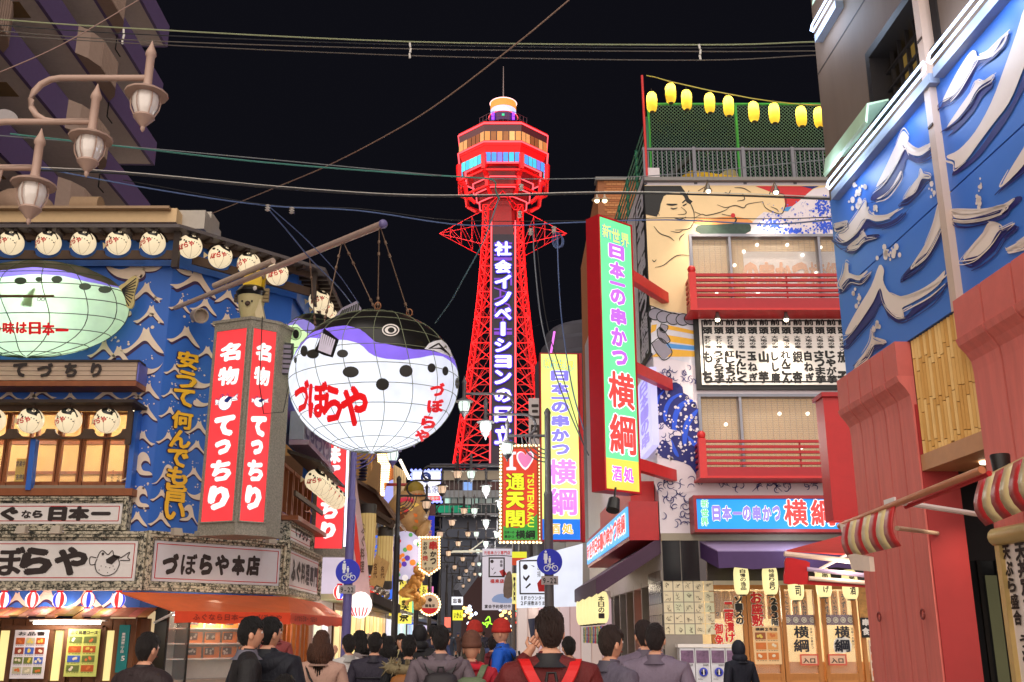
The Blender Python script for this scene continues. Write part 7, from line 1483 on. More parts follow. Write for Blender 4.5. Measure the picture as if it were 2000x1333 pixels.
# wooden gable roof with rafters, gilded barrel lanterns
T = thing('gable_roof', 'weathered wooden gable roof jutting over the lane above the barrel lanterns', 'roof', tuple(at(730, 1000, 38))); Wd = mat((120, 92, 76), .6, .03, grain=.3);
R0, R1, R2 = at(698, 935, 38), at(735, 958, 38), at(775, 1015, 38)
for k in range(7):
 dy = V((0, k * .5, 0)); MB().prism([R0 + dy, R1 + dy, R1 + dy - V((0, 0, .14)), R0 + dy - V((0, 0, .14))], (0, .44, 0)).build('roof_board', Wd, T); MB().prism([R1 + dy, R2 + dy, R2 + dy - V((0, 0, .14)), R1 + dy - V((0, 0, .14))], (0, .44, 0)).build('roof_board', Wd, T)
MB().beam(at(696, 975, 38), at(765, 1020, 38), .16).beam(at(700, 1000, 38.2), at(772, 1026, 38.2), .3).build('gable_beam', BROWN, T); MB().prism([at(698, 940, 38.4), at(735, 962, 38.4), at(770, 1012, 38.4), at(698, 1012, 38.4)], (0, .1, 0)).build('gable_boards', mat((110, 66, 40), .6, .05), T)
BAR = mat((226, 190, 120), .45, .42, grain=.1, lit=True)
for i, (u, v0, v1, Y, l) in enumerate(((715, 985, 1122, 37, 'tall gilded barrel lantern with dark rims under the gable, the left and longer one'), (750, 1030, 1152, 38.5, 'tall gilded barrel lantern with dark rims under the gable, the right and shorter one'))):
 p, q = at(u, v0, Y), at(u, v1, Y); T = thing('barrel_lantern', l, 'lantern', tuple(q), 'gilded barrel lanterns'); R = (at(u + 15.5, v0, Y).x - p.x); H = p.z - q.z
 MB().lathe(q, [(R * .96, .3), (R, H * .4), (R, H - .35)], 20).build('shade', BAR, T, smooth=50); MB().lathe(q, [(R * .9, 0), (R, .04), (R, .3)], 20).lathe(q, [(R * 1.02, H - .35), (R * 1.02, H - .02), (R * .9, H)], 20).build('rim', mat((70, 64, 60), .5), T, smooth=50)
 m = MB()
 for k in range(8): a = -math.pi * (k + .5) / 8; m.tube([q + V((R * 1.005 * math.cos(a), R * 1.005 * math.sin(a), .3)), q + V((R * 1.005 * math.cos(a), R * 1.005 * math.sin(a), H - .35))], .008, 4)
 m.build('stave_line', mat((170, 130, 70), .5), T)
for i, (x0, x1) in enumerate(((728, 742), (742, 754))):
 T = thing('wooden_plaque', 'slanting gilded wooden plaque with carved writing, %s of two by the barrel lanterns' % ('left', 'right')[i], 'plaque', tuple(at(x0, 1145, 36.6)), 'slanting plaques'); F = Fr((at(x0, 1100, 36.6).x, 36.6), (1, 0)); MB().fprism(F, px(F, [(x0 + 6, 1082 + i * 8), (x0 + 19, 1092 + i * 8), (x0 + 5, 1148), (x0 - 8, 1142)]), -.06, 0).build('board', mat((214, 170, 104), .5, .25, grain=.3), T)
 m = MB(); m.ptext(F, '名代', x0 + 1, 1100 + i * 6, x0 + 9, 1130, .01, vert=True, bold=.03); m.build('lettering', mat((120, 80, 40), .5), T)
T = thing('floodlight_bank', 'chrome floodlights in a row on the eave in front of the barrel lanterns', 'floodlight', tuple(at(740, 1160, 35.5)))
for i, (u, v) in enumerate(((736, 1152), (745, 1157), (755, 1163))): MB().ball(at(u, v, 35.5), (.12, .12, .13), 10).build('reflector', mat((150, 140, 130), .2, metal=.8), T, smooth=60)
MB().beam(at(722, 1166, 35.6), at(775, 1190, 37.5), .28).beam(at(722, 1180, 35.8), at(775, 1198, 37.7), .12).build('eave', mat((66, 60, 58), .5), thing('tiled_eave', 'dark tiled eave running back under the barrel lanterns', 'roof', tuple(at(745, 1180, 36.5))))
# sculpture: round figure with cap, wood carving
OC = mat((180, 140, 92), .5, grain=.5, scale=2)
T = thing('giant_seated_figure', 'giant painted seated figure with olive cap and red sash mounted over the lane', 'sculpture', tuple(at(800, 1050, 45))); c = at(790, 1000, 45)
MB().ball(at(797, 1000, 45), (.95, .9, .95), 18).ball(at(812, 972, 45), (.45, .5, .5), 14).ball(at(776, 1000, 45), (.5, .5, .65), 14).ball(at(826, 1035, 45), (.3, .4, .5), 12, Matrix.Rotation(.5, 3, 'Y')).build('body', OC, T, smooth=70)
MB().lathe(at(809, 958, 45), [(.42, -.15), (.46, 0), (.4, .22), (.25, .36), (.04, .4)], 16).build('cap', mat((132, 110, 30), .6, .2), T, smooth=60); MB().tube([at(778 + k * 5, 980 - 5 * math.sin(k * .5), 44.2) for k in range(7)], .1, 6).build('sash', mat((216, 50, 76), .5, .4), T);  # sash carries a glow in place of light falling on it
MB().tube([at(806 + k * 3, 966 + 3 * (k % 2), 44.5) for k in range(7)], .06, 6).build('strap', mat((190, 90, 30), .5, .3), T)
random.seed(4); EG = Ell(at(797, 1000, 45), (.96, .91, .96))
for k in range(16):
 u, v = random.uniform(780, 815), random.uniform(985, 1035); vs, ff = drape([smooth_closed([(u + random.uniform(3, 8) * math.cos(t), v + random.uniform(2, 5) * math.sin(t)) for t in (0, 1, 2, 3, 4, 5)], 2)], lambda x, y: EG.hit(x, y, 1.01 + k * .002), 5); MB().add(vs, ff).build('painted_swirl', mat(random.choice(((216, 110, 30), (230, 190, 90), (150, 140, 60), (120, 70, 40), (210, 60, 60))), .5), T)
T = thing('floral_drum', 'large round lantern with coloured flower pattern partly behind the dark lamp pole', 'lantern', tuple(at(795, 1130, 42))); c = at(790, 1085, 42.5); MB().ball(c, (.82, .7, 1.0), 20).build('shade', glow((206, 196, 226), .62), T, smooth=80)
random.seed(21); EF = Ell(c, (.82, .7, 1.0))
for k in range(26):
 u, v = random.uniform(770, 822), random.uniform(1042, 1130); vs, ff = drape([circ(u, v, random.uniform(3, 6.5), 9)], lambda x, y: EF.hit(x, y, 1.01 + k * .0015), 5); MB().add(vs, ff).build('flower', glow(random.choice(((236, 130, 50), (96, 60, 170), (214, 40, 60), (90, 160, 90), (250, 240, 240))), .7), T)
T = thing('carved_dragon', 'golden wood carving of coiled clouds and dragon hanging below the floral drum', 'sculpture', tuple(at(808, 1190, 41))); random.seed(33); m = MB()
for k in range(70): t = k / 69; q_ = random.uniform(.06, .17); m.ball(at(811 + 8 * math.sin(t * 9) + random.uniform(-10, 10) * (1 - .5 * t), 1112 + 74 * t, 41 - random.uniform(0, .3)), (q_, q_, q_ * random.uniform(.7, 1.5)), 8, None, 6)
m.ball(at(795, 1158, 40.8), (.34, .2, .2), 12); m.build('carving', mat((222, 160, 84), .5, .32, grain=.35, scale=8), T, smooth=70)
m = MB(); m.tube([at(800 + 6 * math.cos(k * .5) * (1 + k * .02), 1150 + k * 1.5, 40.5) for k in range(22)], .06, 6).build('coil', mat((240, 190, 110), .5, .3), T)
# bulb lit arch column and white planks
def bulb_row(T, pts, r, m_):
 mm = MB()
 for p in pts: mm.ball(p, r, 6, rings=4)
 return tag(mm.build('bulb_row', m_, T), kind='stuff')
BULB = glow((255, 226, 170), 2.6, sampled=False)
T = thing('bulb_arch', 'arched front panel covered with rows of warm bulbs behind the big blowfish', 'light panel', tuple(at(748, 975, 49))); F = Fr((at(748, 930, 49).x, 49), (1, 0)); MB().fprism(F, px(F, [(736, 880), (768, 885), (768, 935), (757, 940), (747, 968), (742, 968), (738, 930)]), -.2, 0).build('panel', mat((190, 110, 50), .5, .35), T)
for c_ in range(9): bulb_row(T, [F.pt(*F.hit(738 + c_ * (3.6 - .22 * r * .3) + (r * .35 if c_ < 4 else 0) , 884 + r * 4.4, .06), .06) for r in range(20) if not (c_ > 2 and 884 + r * 4.4 > 942 - (9 - c_) * 0) and (c_ < 8)], .05, BULB)
T = thing('plank_facade', 'pale upright board facade with blue lit arch under the bulb strings', 'facade', tuple(at(778, 990, 50))); F = Fr((at(778, 950, 50).x, 50), (1, 0))
for k in range(6): MB().fprism(F, px(F, [(766 + k * 4.6, 905 + k * 3), (770 + k * 4.6, 908 + k * 3), (770 + k * 4.4, 990), (766 + k * 4.4, 990)]), -.1, 0).build('plank', mat((222, 196, 150), .5, .35, grain=.15), T)
MB().fprism(F, px(F, [(748, 988), (752, 950), (758, 930), (764, 925), (768, 940), (768, 990)]), -.1, .02).build('blue_arch', glow((176, 180, 250), .8), T); bulb_row(T, [F.pt(*F.hit(782 + k * 2.1, 900 + k * 4.3, .1), .1) for k in range(9)], .08, glow((255, 240, 220), 2.4, False)); MB().tube([at(755, 947, 49.5), at(795, 947, 49.5)], .08, 6).build('red_bar', mat((150, 50, 50), .5, .2), T)
T = thing('coil_lamp_shade', 'dark coiled spiral shade hanging behind the violet pole', 'lamp', tuple(at(710, 930, 36))); m = MB()
for k in range(7): m.lathe(at(711 - k * .6, 903 + k * 6, 36), [(.12, 0), (.17, .04), (.12, .08)], 12)
m.build('coil', mat((44, 40, 62), .3), T, smooth=50); MB().prism([at(716, 945, 37.5), at(732, 900, 37.5), at(742, 905, 37.5), at(740, 960, 37.5)], (0, .4, 0)).build('wood_fin', mat((150, 112, 70), .6, .08), thing('wooden_fin', 'brown wooden fin of the gable behind the coiled shade', 'board', tuple(at(730, 950, 37.5))))
# bulb framed signs
def bulb_sign(T, F, outline, m_=BULB, step=5.2, r=.045, back=mat((196, 120, 60), .5, .3)):
 L = px(F, outline); MB().fprism(F, L, -.15, 0).build('backing', back, T); pts = []
 for (a0, b0), (a1, b1) in zip(L, L[1:] + L[:1]):
  d = math.hypot(a1 - a0, b1 - b0); n = max(1, int(d / step))
  for k in range(n): pts.append(F.pt(a0 + (a1 - a0) * k / n, b0 + (b1 - b0) * k / n, .04))
 B = MB().ball(pts[0], r, 6, rings=4).build('bulb', m_, T)
 for p in pts[1:]: o = B.copy(); COL.objects.link(o); o.parent = T; o.location = p - pts[0]; KIDS[T].append(o)
T = thing('pennant_bulb_sign', 'beige pointed sign framed with bulbs, red and black skewer characters', 'sign', tuple(at(838, 1120, 39))); F = Fr((at(838, 1080, 39).x, 39), (1, 0)); bulb_sign(T, F, [(820, 1050), (858, 1050), (858, 1110), (838, 1124), (820, 1112)], step=.1)
MB().fprism(F, px(F, [(824, 1054), (854, 1054), (854, 1108), (838, 1118), (824, 1109)]), 0, .02).build('face', mat((214, 190, 150), .5, .4), T); m = MB(); m.ptext(F, '串', 838, 1057, 854, 1075, .03, bold=.08, fit=True); m.ptext(F, '焼', 825, 1085, 836, 1096, .03, bold=.06, fit=True); m.build('lettering', mat((190, 30, 30), .5, .2), T)  # face glows, standing in for the light of its bulbs
m = MB(); m.ptext(F, 'か', 840, 1077, 853, 1088, .03, bold=.06, fit=True); m.ptext(F, 'つ', 840, 1090, 852, 1103, .03, bold=.06, fit=True); m.ptext(F, 'お好み', 826, 1058, 835, 1084, .03, vert=True, bold=.05); m.ptext(F, 'き', 827, 1098, 834, 1105, .03, bold=.05); m.ptext(F, 'ゑびす', 829, 1108, 847, 1114, .03, bold=.03); m.build('lettering', INK, T)
T = thing('round_bulb_sign', 'round beige sign framed with bulbs, small portrait crest and red lower edge', 'sign', tuple(at(839, 1202, 41))); F = Fr((at(839, 1180, 41).x, 41), (1, 0)); bulb_sign(T, F, circ(839, 1181, 20.5, 24, 21), step=.1); MB().fprism(F, px(F, circ(839, 1181, 17.5, 24)), 0, .02).build('face', mat((220, 190, 160), .5, .4), T)  # round face also glows in place of bulb light
MB().fpoly(F, px(F, [(823, 1188), (855, 1188), (850, 1196), (839, 1200), (828, 1196)]), .024).build('red_band', mat((214, 30, 36), .5, .4), T); m = MB(); m.ptext(F, '鶴亀家', 830, 1180, 850, 1187, .026, bold=.04); m.fpoly(F, px(F, circ(840, 1172, 4, 10)), .026); m.build('lettering', INK, T)  # red band glows in place of bulb light too
T = thing('white_blue_sign', 'white lit sign with scalloped blue bulb edge, blue crane crest and red band', 'sign', tuple(at(833, 982, 50))); F = Fr((at(833, 950, 50).x, 50), (1, 0)); bulb_sign(T, F, [(804, 919), (862, 919), (862, 981), (804, 981)], glow((130, 140, 255), 2, False), .2, .07, glow((190, 200, 255), .9)); MB().pbox(F, 807, 922, 860, 969, 0, .02).build('lit_panel', glow((240, 240, 255), 1.0), T); MB().pbox(F, 807, 969, 860, 978, 0, .02).build('red_band', glow((240, 90, 90), .9), T)
m = MB(); m.stroke(F, px(F, circ(832, 933, 8, 14) + [(840, 933)]), .12, .03, False); m.stroke(F, px(F, [(826, 934), (832, 929), (838, 934), (834, 938)]), .08, .03); m.ptext(F, '鶴亀家', 812, 948, 858, 964, .03, bold=.01); m.build('lettering', mat((30, 60, 140), .5), T); m = MB(); m.ptext(F, '時間営業中', 818, 970, 857, 977, .03, bold=.04); m.build('lettering', WHITE, T)
T = thing('blue_mahjong_sign', 'deep blue vertical sign with brown mahjong characters', 'sign', tuple(at(834, 1045, 46))); F = Fr((at(834, 1020, 46).x, 46), (1, 0)); MB().pbox(F, 820, 1008, 848, 1052, -.2, 0).build('panel', glow((44, 56, 190), .6), T); m = MB(); m.ptext(F, '麻', 823, 1014, 844, 1032, .01, bold=.06, fit=True); m.ptext(F, '雀', 823, 1034, 844, 1050, .01, bold=.06, fit=True); m.build('lettering', mat((190, 130, 120), .5, .3), T)
MB().pbox(F, 822, 985, 850, 1007, -.2, 0).build('panel', mat((84, 46, 52), .5), thing('brown_sign', 'dark brown hanging sign above the blue mahjong sign', 'sign', tuple(at(836, 1007, 46))))
# kushikatsu crowd of small far signs on both sides
far = [(884, 1185, 888, 1150, 60, (236, 236, 245), '忘香', .9, 'white far sign with grey characters on the left side of the lane', 24), (893, 1210, 893, 1190, 58, (236, 226, 60), 'いかん', .9, 'yellow far sign with dark characters left of the crowd', 22)]
for i, (u0, v0, u1, v1, Y, c, t, e, l) in enumerate(((882, 1166, 904, 1182, 60, (226, 230, 245), '忘香', .9, far[0][8]), (884, 1192, 904, 1212, 57, (232, 226, 60), 'いかん', .9, far[1][8]), (1000, 1120, 1009, 1180, 44, (236, 226, 140), '酒', .8, 'narrow yellow far sign between the white banner and the white lit sign'),
  (1000, 1078, 1040, 1090, 46, (226, 226, 60), '', .8, 'yellow-green far awning strip behind the white lit sign'), (1000, 1090, 1040, 1104, 46, (210, 80, 50), '', .6, 'orange far sign strip under the yellow-green one'), (941, 1204, 962, 1228, 60, (160, 250, 60), '', 1.0, 'small green glowing far sign over the crowd'), (868, 1206, 880, 1226, 52, (250, 120, 100), '', .9, 'small red glowing lantern sign left of the crowd'))):
 T = thing('far_sign', l, 'sign', tuple(at((u0 + u1) / 2, v1, Y))); F = Fr((at(u0, v0, Y).x, Y), (1, 0))
 if c == (160, 250, 60):
  m = MB(); [m.stroke(F, px(F, p), .08, .0) for p in ([(948, 1212), (955, 1205), (958, 1216)], [(944, 1220), (952, 1216), (962, 1220)], [(950, 1226), (956, 1214)], [(942, 1216), (950, 1222)])]; o = m.build('neon_script', glow(c, 1.4), T); continue
 MB().pbox(F, u0, v0, u1, v1, -.15, 0).build('panel', glow(c, e), T)
 if t: m = MB(); m.ptext(F, t, u0 + 2, v0 + 3, u1 - 2, v1 - 3, .01, bold=.04); m.build('lettering', INK, T)
# ------------------------------------------------------------ far end: station like building, overpass, gate beams
T = thing('far_hall', 'long grey building with lit window rows and green screen closing the lane under the tower', 'building', tuple(at(930, 1060, 120))); F = Fr((at(920, 950, 120).x, 120), (1, 0)); fh = lambda u0, v0, u1, v1, n0, n1, mm, nm: MB().pbox(F, u0, v0, u1, v1, n0, n1).build(nm, mm, T)
fh(862, 918, 1130, 1330, -8, 0, mat((66, 68, 80), .6), 'wall'); fh(862, 920, 1062, 938, 0, 1, mat((140, 128, 112), .5, .25), 'band'); fh(862, 938, 1062, 957, .0, .4, mat((70, 50, 50), .5, .2), 'window_band'); fh(862, 958, 1062, 972, 0, 1.2, mat((130, 132, 138), .5, .22), 'band')
fh(904, 942, 922, 958, .4, .7, glow((140, 180, 250), .7), 'blue_screen'); fh(950, 942, 975, 957, .4, .7, mat((90, 50, 50), .5, .3), 'shop_sign')
for k in range(14): fh(868 + k * 13.6, 974, 879 + k * 13.6, 985, 0, .3, glow((200, 240, 226) if k % 4 == 0 else (150, 156, 150), .75 if k % 3 == 0 else .4), 'window')
fh(852, 988, 918, 1001, 0, .6, glow((20, 150, 110), .55), 'green_screen'); fh(918, 988, 1062, 1001, 0, .2, mat((50, 60, 66), .5, .1), 'window_band')
for k in range(16): fh(868 + k * 9, 938, 869 + k * 9, 1010, 1.2, 1.4, GREY, 'facade_post')
fh(862, 1003, 1062, 1006, .2, 1.6, mat((120, 120, 126), .5, .1), 'rail')
for v in (908, 913): MB().tube([at(840, v, 118), at(1010, v, 118)], .12, 4).build('roof_rail', mat((60, 60, 72), .5, .1), T)
T = thing('overpass', 'dark overpass beam crossing above the end of the lane', 'bridge', tuple(at(930, 1090, 105))); MB().beam(at(860, 1060, 105), at(1010, 1062, 105), 2.0, 2.6).beam(at(870, 1046, 104), at(1000, 1050, 104), .5).build('beam', mat((60, 64, 78), .6), T); MB().beam(at(893, 1160, 100), at(960, 1070, 104), .9).build('ramp', mat((110, 112, 124), .6, .08), T)
T = thing('lane_gate', 'thin white steel gate beam with diagonal brace across the lane', 'gate', tuple(at(930, 1082, 60))); MB().beam(at(880, 1078, 60), at(1002, 1076, 60), .12).beam(at(920, 1075, 60), at(945, 1056, 60), .07).beam(at(942, 1056, 60), at(950, 1058, 60), .07).build('beam', mat((200, 200, 190), .5, .2), T)
T = thing('arcade_hall', 'dark arched arcade hall at the very end of the lane behind the crowd', 'building', tuple(at(940, 1240, 110))); MB().prism([at(900, 1250, 110), at(990, 1250, 110), at(985, 1150, 110), at(955, 1110, 110), at(925, 1130, 110), at(903, 1160, 110)], (0, 4, 0)).build('wall', mat((84, 58, 60), .6), T)
random.seed(8)
for i in range(44):
 s = random.random() < .5; Y = random.uniform(50, 100); t = random.random(); u = 948 + (-1 if s else 1) * random.uniform(6, 38) + (18 if not s else -4); v = random.uniform(1185, 1232); p = at(u, v, Y); T = thing('lane_bulb', 'tiny %s shop bulb among those on the %s side of the lane end' % ('warm' if i % 3 else 'white', 'left' if s else 'right'), 'bulb', tuple(p), 'tiny %s bulbs on the %s at the lane end' % ('warm' if i % 3 else 'white', 'left' if s else 'right')); MB().ball(p, Y * .0016, 8, rings=5).build('globe', glow((255, 190, 110) if i % 3 else (220, 230, 255), 3.0), T)
random.seed(15); nL = nR = 0
for i in range(34):
 s = i % 2; Y = 40 + i * 1.55; x = (LX(Y) + .75) if s == 0 else (RX(Y) - .75); zc = random.uniform(2.9, 5.6); h_ = random.uniform(.5, 1.6); w_ = random.uniform(.5, .9); c = random.choice(((250, 240, 236), (240, 220, 90), (230, 60, 50), (60, 110, 230), (250, 170, 80), (120, 220, 180), (236, 120, 180)))
 T = thing('shop_sign', '%s small lit shop sign jutting out on the %s side, counted from the near end' % (ORD[i // 2] if i < 32 else 'last', 'left' if s == 0 else 'right'), 'sign', (x, Y, zc - h_ / 2), 'small lit shop signs down the lane'); F = Fr((x - w_ / 2, Y), (1, 0)); MB().fbox(F, 0, zc - h_ / 2, w_, zc + h_ / 2, -.15, 0).build('lit_panel', glow(c, random.uniform(.7, 1.05)), T)
 m = MB(); m.text(F, random.choice(('酒場', '串かつ', 'うどん', '寿司', '将棋', 'ふぐ', '鉄板焼', '喫茶')), w_ * .18, zc - h_ * .42, w_ * .82, zc + h_ * .42, .01, vert=True, bold=.04, fit=True); m.build('lettering', INK if sum(c) > 480 else WHITE, T)
for Y in (41, 49, 57, 66, 76): lamp(T, (-1.5 - .025 * Y, Y, 4.6), 130, .5, (1, .84, .62))  # free lamps added in mid lane to brighten it, not part of the sign
# ------------------------------------------------------------ right row beyond the skewer restaurant
rrow = [block('lane_building', 'lane building directly behind the skewer restaurant with grey shutters', 'building', 34, 44, RX, 8.5, (120, 112, 116), 1), block('lane_building', 'second lane building on the right, behind the yellow-green sign', 'building', 44.4, 60, RX, 9.5, (96, 90, 96), 1), block('lane_building', 'third and farthest lane building on the right', 'building', 60.4, 104, RX, 10, (84, 80, 88), 1)]
for i, (o, Y0, Y1) in enumerate(zip(rrow, (34, 44.4, 60.4), (44, 60, 104))):
 F = Fr((RX(Y1), Y1), -STREET); L = Y1 - Y0
 for k in range(int(L / 1.8)): MB().fbox(F, .2 + k * 1.8, .3, 1.6 + k * 1.8, 2.5, -.05, .05).build('shop_window', glow(random.choice(((255, 210, 150), (240, 236, 226), (255, 180, 110))), random.uniform(.6, 1.1)), o)
 MB().fbox(F, 0, 2.7, L, 2.85, 0, 1.3).build('shop_canopy', mat((120, 90, 80), .6), o)
T = thing('glass_front_shop', 'pale shop with pink lit plastic curtain wall right of the lane behind the standing man', 'building', tuple(at(1080, 1300, 26.5))); F = Fr((at(1009, 1100, 26.6).x, 26.6), (1, 0)); a1 = RX(26.6) - .2 - F.O.x
MB().fbox(F, 0, 0, a1, 2.7, -.3, -.1).build('wall', mat((214, 196, 190), .5, .3), T)
for k in range(9): MB().fbox(F, .03 + k * a1 / 9, .1, (k + 1) * a1 / 9, 2.5, -.1, -.02 - .03 * (k % 2)).build('plastic_curtain', mat((236, 214 - 8 * (k % 3), 206 - 12 * (k % 2)), .25, .38, grain=.1, stretch=(6, 1, .3)), T)  # curtain strips glow, standing in for light through them
MB().tube([F.pt(.3, 2.45, .1), F.pt(1.2, 2.45, .1)], .03, 6).build('tube_light', glow((255, 240, 226), 3), T); lamp(T, F.pt(.5, 2.3, .5), 12, .2, (1, .85, .75))
T = thing('white_lit_sign', 'large white lit sign with black framed vegetable drawings and seating notes', 'sign', tuple(at(1075, 1186, 26))); F = Fr((at(1009, 1100, 26).x, 26), (1, 0)); MB().fprism(F, px(F, [(1009, 1096), (1138, 1062), (1138, 1140), (1138, 1184), (1009, 1188)]), -.25, 0).build('lit_panel', glow((226, 230, 244), .82), T)
m = MB(); [m.stroke(F, px(F, l), .035, .01, False) for l in ([(1015, 1096), (1016, 1160)], [(1015, 1160), (1064, 1160)], [(1015, 1096), (1060, 1095)])]
m.fpoly(F, px(F, circ(1026, 1108, 5, 12, 5.5)), .012); m.fpoly(F, px(F, [(1036, 1104), (1044, 1106), (1043, 1108)]), .01); m.fpoly(F, px(F, [(1022, 1124), (1027, 1130), (1033, 1123), (1035, 1126), (1028, 1136), (1022, 1130)]), .01); m.fpoly(F, px(F, [(1035, 1139), (1037, 1142), (1028, 1150), (1026, 1148)]), .01); m.ptext(F, '串揚', 1049, 1103, 1056, 1128, .01, vert=True, bold=.01)
m.ptext(F, '1Fカウンター席', 1016, 1164, 1072, 1173, .01, bold=.02); m.ptext(F, '2F座敷あります', 1016, 1174, 1072, 1183, .01, bold=.02); m.build('lettering', INK, T); m = MB(); m.fpoly(F, px(F, [(1049, 1140), (1056, 1131), (1070, 1140), (1066, 1156), (1052, 1156)]), .012); m.build('red_cup', RED, T)
T = thing('white_cloth_banner', 'white vertical cloth banner with framed drawings and party reservation line', 'banner', tuple(at(970, 1192, 38))); F = Fr((at(942, 1130, 38).x, 38), (1, 0)); MB().pbox(F, 942, 1072, 1000, 1192, -.03, 0).build('cloth', mat((220, 210, 222), .5, .5), T)  # banner cloth carries a glow in place of light on it
m = MB(); m.ptext(F, '元祖串カツ専門店', 945, 1076, 997, 1084, .01, bold=.03); m.ptext(F, '福来店', 957, 1131, 985, 1140, .01, bold=.06); m.fpoly(F, px(F, [(975, 1116), (984, 1112), (990, 1122), (982, 1128)]), .01); m.build('lettering', mat((206, 60, 60), .5, .2), T)
m = MB(); rects_frame(m, F, *F.hit(954, 1128), *F.hit(986, 1089), .05, 0, .01); m.fpoly(F, px(F, circ(961, 1097, 3.5, 10)), .01); m.fpoly(F, px(F, [(958, 1108), (962, 1112), (966, 1107), (962, 1114)]), .01); m.fpoly(F, px(F, [(967, 1117), (969, 1119), (963, 1123)]), .01); m.ptext(F, '串揚', 976, 1094, 982, 1108, .01, vert=True, bold=.02); m.ptext(F, '宴会予約受付中', 946, 1181, 998, 1189, .01, bold=.03); m.stroke(F, px(F, [(942, 1087), (970, 1085), (1000, 1087)]), .03, .01, False); m.build('lettering', INK, T)
m = MB(); m.fprism(F, smooth_closed(px(F, [(962, 1176), (965, 1165), (980, 1160), (996, 1166), (999, 1178)]), 2), 0, .008); m.build('blue_print', mat((150, 170, 214), .5, .4), T); MB().fprism(F, smooth_closed(px(F, [(984, 1166), (984, 1140), (988, 1124), (994, 1116), (1000, 1124), (1000, 1166)]), 2), .0, .009).build('grey_print', mat((130, 110, 100), .5, .2, grain=.4), T)  # blue print carries the same painted-in glow
# heart sign with bulbs
T = thing('heart_bulb_sign', 'red and green sign framed with bulbs, pink heart and yellow tower characters', 'sign', tuple(at(1015, 1062, 33))); F = Fr((at(975, 960, 33).x, 33), (1, 0)); bulb_sign(T, F, [(978, 871), (1054, 871), (1056, 1060), (977, 1060)], step=.115, r=.045, back=mat((150, 80, 40), .5, .25)); MB().pbox(F, 983, 877, 1049, 1054, 0, .02).build('red_panel', glow((222, 70, 50), .8), T)
MB().fprism(F, px(F, [(983, 1028), (1010, 1032), (1034, 1022), (1038, 1006), (1044, 1010), (1049, 1004), (1050, 1055), (983, 1055)]), 0, .026).build('green_panel', glow((70, 160, 70), .75), T)
m = MB(); m.fprism(F, px(F, [(990, 883), (1008, 883), (1008, 888), (1002, 889), (1002, 912), (1008, 914), (1008, 919), (989, 919), (989, 914), (995, 912), (995, 889), (990, 888)]), .02, .03); m.build('letter', glow((236, 232, 240), .9), T)
ht = [(1026, 919), (1015, 908), (1009, 896), (1010, 886), (1017, 882), (1024, 886), (1026, 890), (1030, 885), (1037, 882), (1042, 888), (1042, 897), (1036, 908)]; HF = px(F, ht); cx = sum(p[0] for p in HF) / 12; cy = sum(p[1] for p in HF) / 12
MB().fprism(F, smooth_closed(HF, 2), .02, .03).build('heart_outline', glow((240, 236, 245), .95), T); MB().fprism(F, smooth_closed([(cx + (a - cx) * .82, cy + (b - cy) * .82) for a, b in HF], 2), .03, .038).build('heart', glow((232, 130, 180), .85), T)
for ch, v0, v1 in (('通', 925, 958), ('天', 961, 993), ('閣', 997, 1031)): a0, b1 = F.hit(988, v0, .04); a1, b0 = F.hit(1025, v1, .04); outlined(F, T, ch, a0, b0, a1, b1, .04, glow((226, 236, 50), .95), glow((150, 50, 30), .6), bold=.07, out=.11)
m = MB()
for i, ch in enumerate('TSUTENKAKU'):
 v0 = 925 + i * 10.6; a0, b1 = F.hit(1030, v0, .04); a1, b0 = F.hit(1043, v0 + 9.6, .04); vs, fs, (x0, y0, x1, y1) = glyph(ch, .03); m.add([F.pt(a0 + (a1 - a0) * (p[1] - y0) / (y1 - y0), b1 - (b1 - b0) * (p[0] - x0) / (x1 - x0), .04) for p in vs], fs)
m.build('lettering', glow((224, 234, 60), .9), T); m = MB(); m.ptext(F, '日本一の', 985, 1037, 1005, 1043, .04, bold=.04); m.ptext(F, '串かつ', 985, 1045, 1005, 1052, .04, bold=.04); m.ptext(F, '横綱', 1007, 1036, 1045, 1053, .04, bold=.08, fit=True); m.build('lettering', mat((26, 22, 26), .5), T)
T = thing('calligraphy_board', 'cream vertical board with black brush characters half hidden behind the heart sign', 'sign', tuple(at(1040, 880, 36))); F = Fr((at(1040, 820, 36).x, 36), (1, 0)); MB().pbox(F, 1033, 778, 1056, 1000, -.3, 0).build('board', mat((196, 186, 186), .5, .12), T); m = MB()
for i, ch in enumerate('三日月'): m.ptext(F, ch, 1037, 790 + i * 40, 1053, 818 + i * 40, .01, bold=.05, fit=True)
m.build('lettering', INK, T)
# ------------------------------------------------------------ overhead cables
CB = mat((96, 88, 82), .5, .05); CK = mat((40, 40, 44), .5, .02); CG = mat((150, 156, 120), .5, .1); CBL = mat((84, 104, 150), .5, .08)
def cable(pts, r, m_, l, seg=5): # pts: (u, v, Y)
 P = smooth3([at(*p) for p in pts]); return tube_obj('overhead_cable', P, r, m_, l, 'cable', 'overhead cables', seg)
def smooth3(P, k=6):
 if len(P) < 3: return P
 Q = [P[0] * 2 - P[1]] + P + [P[-1] * 2 - P[-2]]; out = []
 for i in range(1, len(Q) - 2):
  for j in range(k): out.append(cr(Q[i - 1], Q[i], Q[i + 1], Q[i + 2], j / k))
 return out + [Q[-2]]
cable([(-60, 34, 14), (240, 55, 14.5), (800, 82, 15), (1366, 88, 15), (1600, 82, 14)], .012, CG, 'uppermost pale straight cable crossing the whole sky')
cable([(-60, 45, 14), (240, 66, 14.5), (800, 88, 15), (1366, 94, 15), (1600, 90, 14)], .009, CK, 'second dark cable just under the uppermost pale one')
cable([(-60, 56, 14), (240, 78, 14.5), (800, 96, 15), (1366, 101, 15), (1600, 100, 14)], .009, CB, 'third cable under the uppermost pale one')
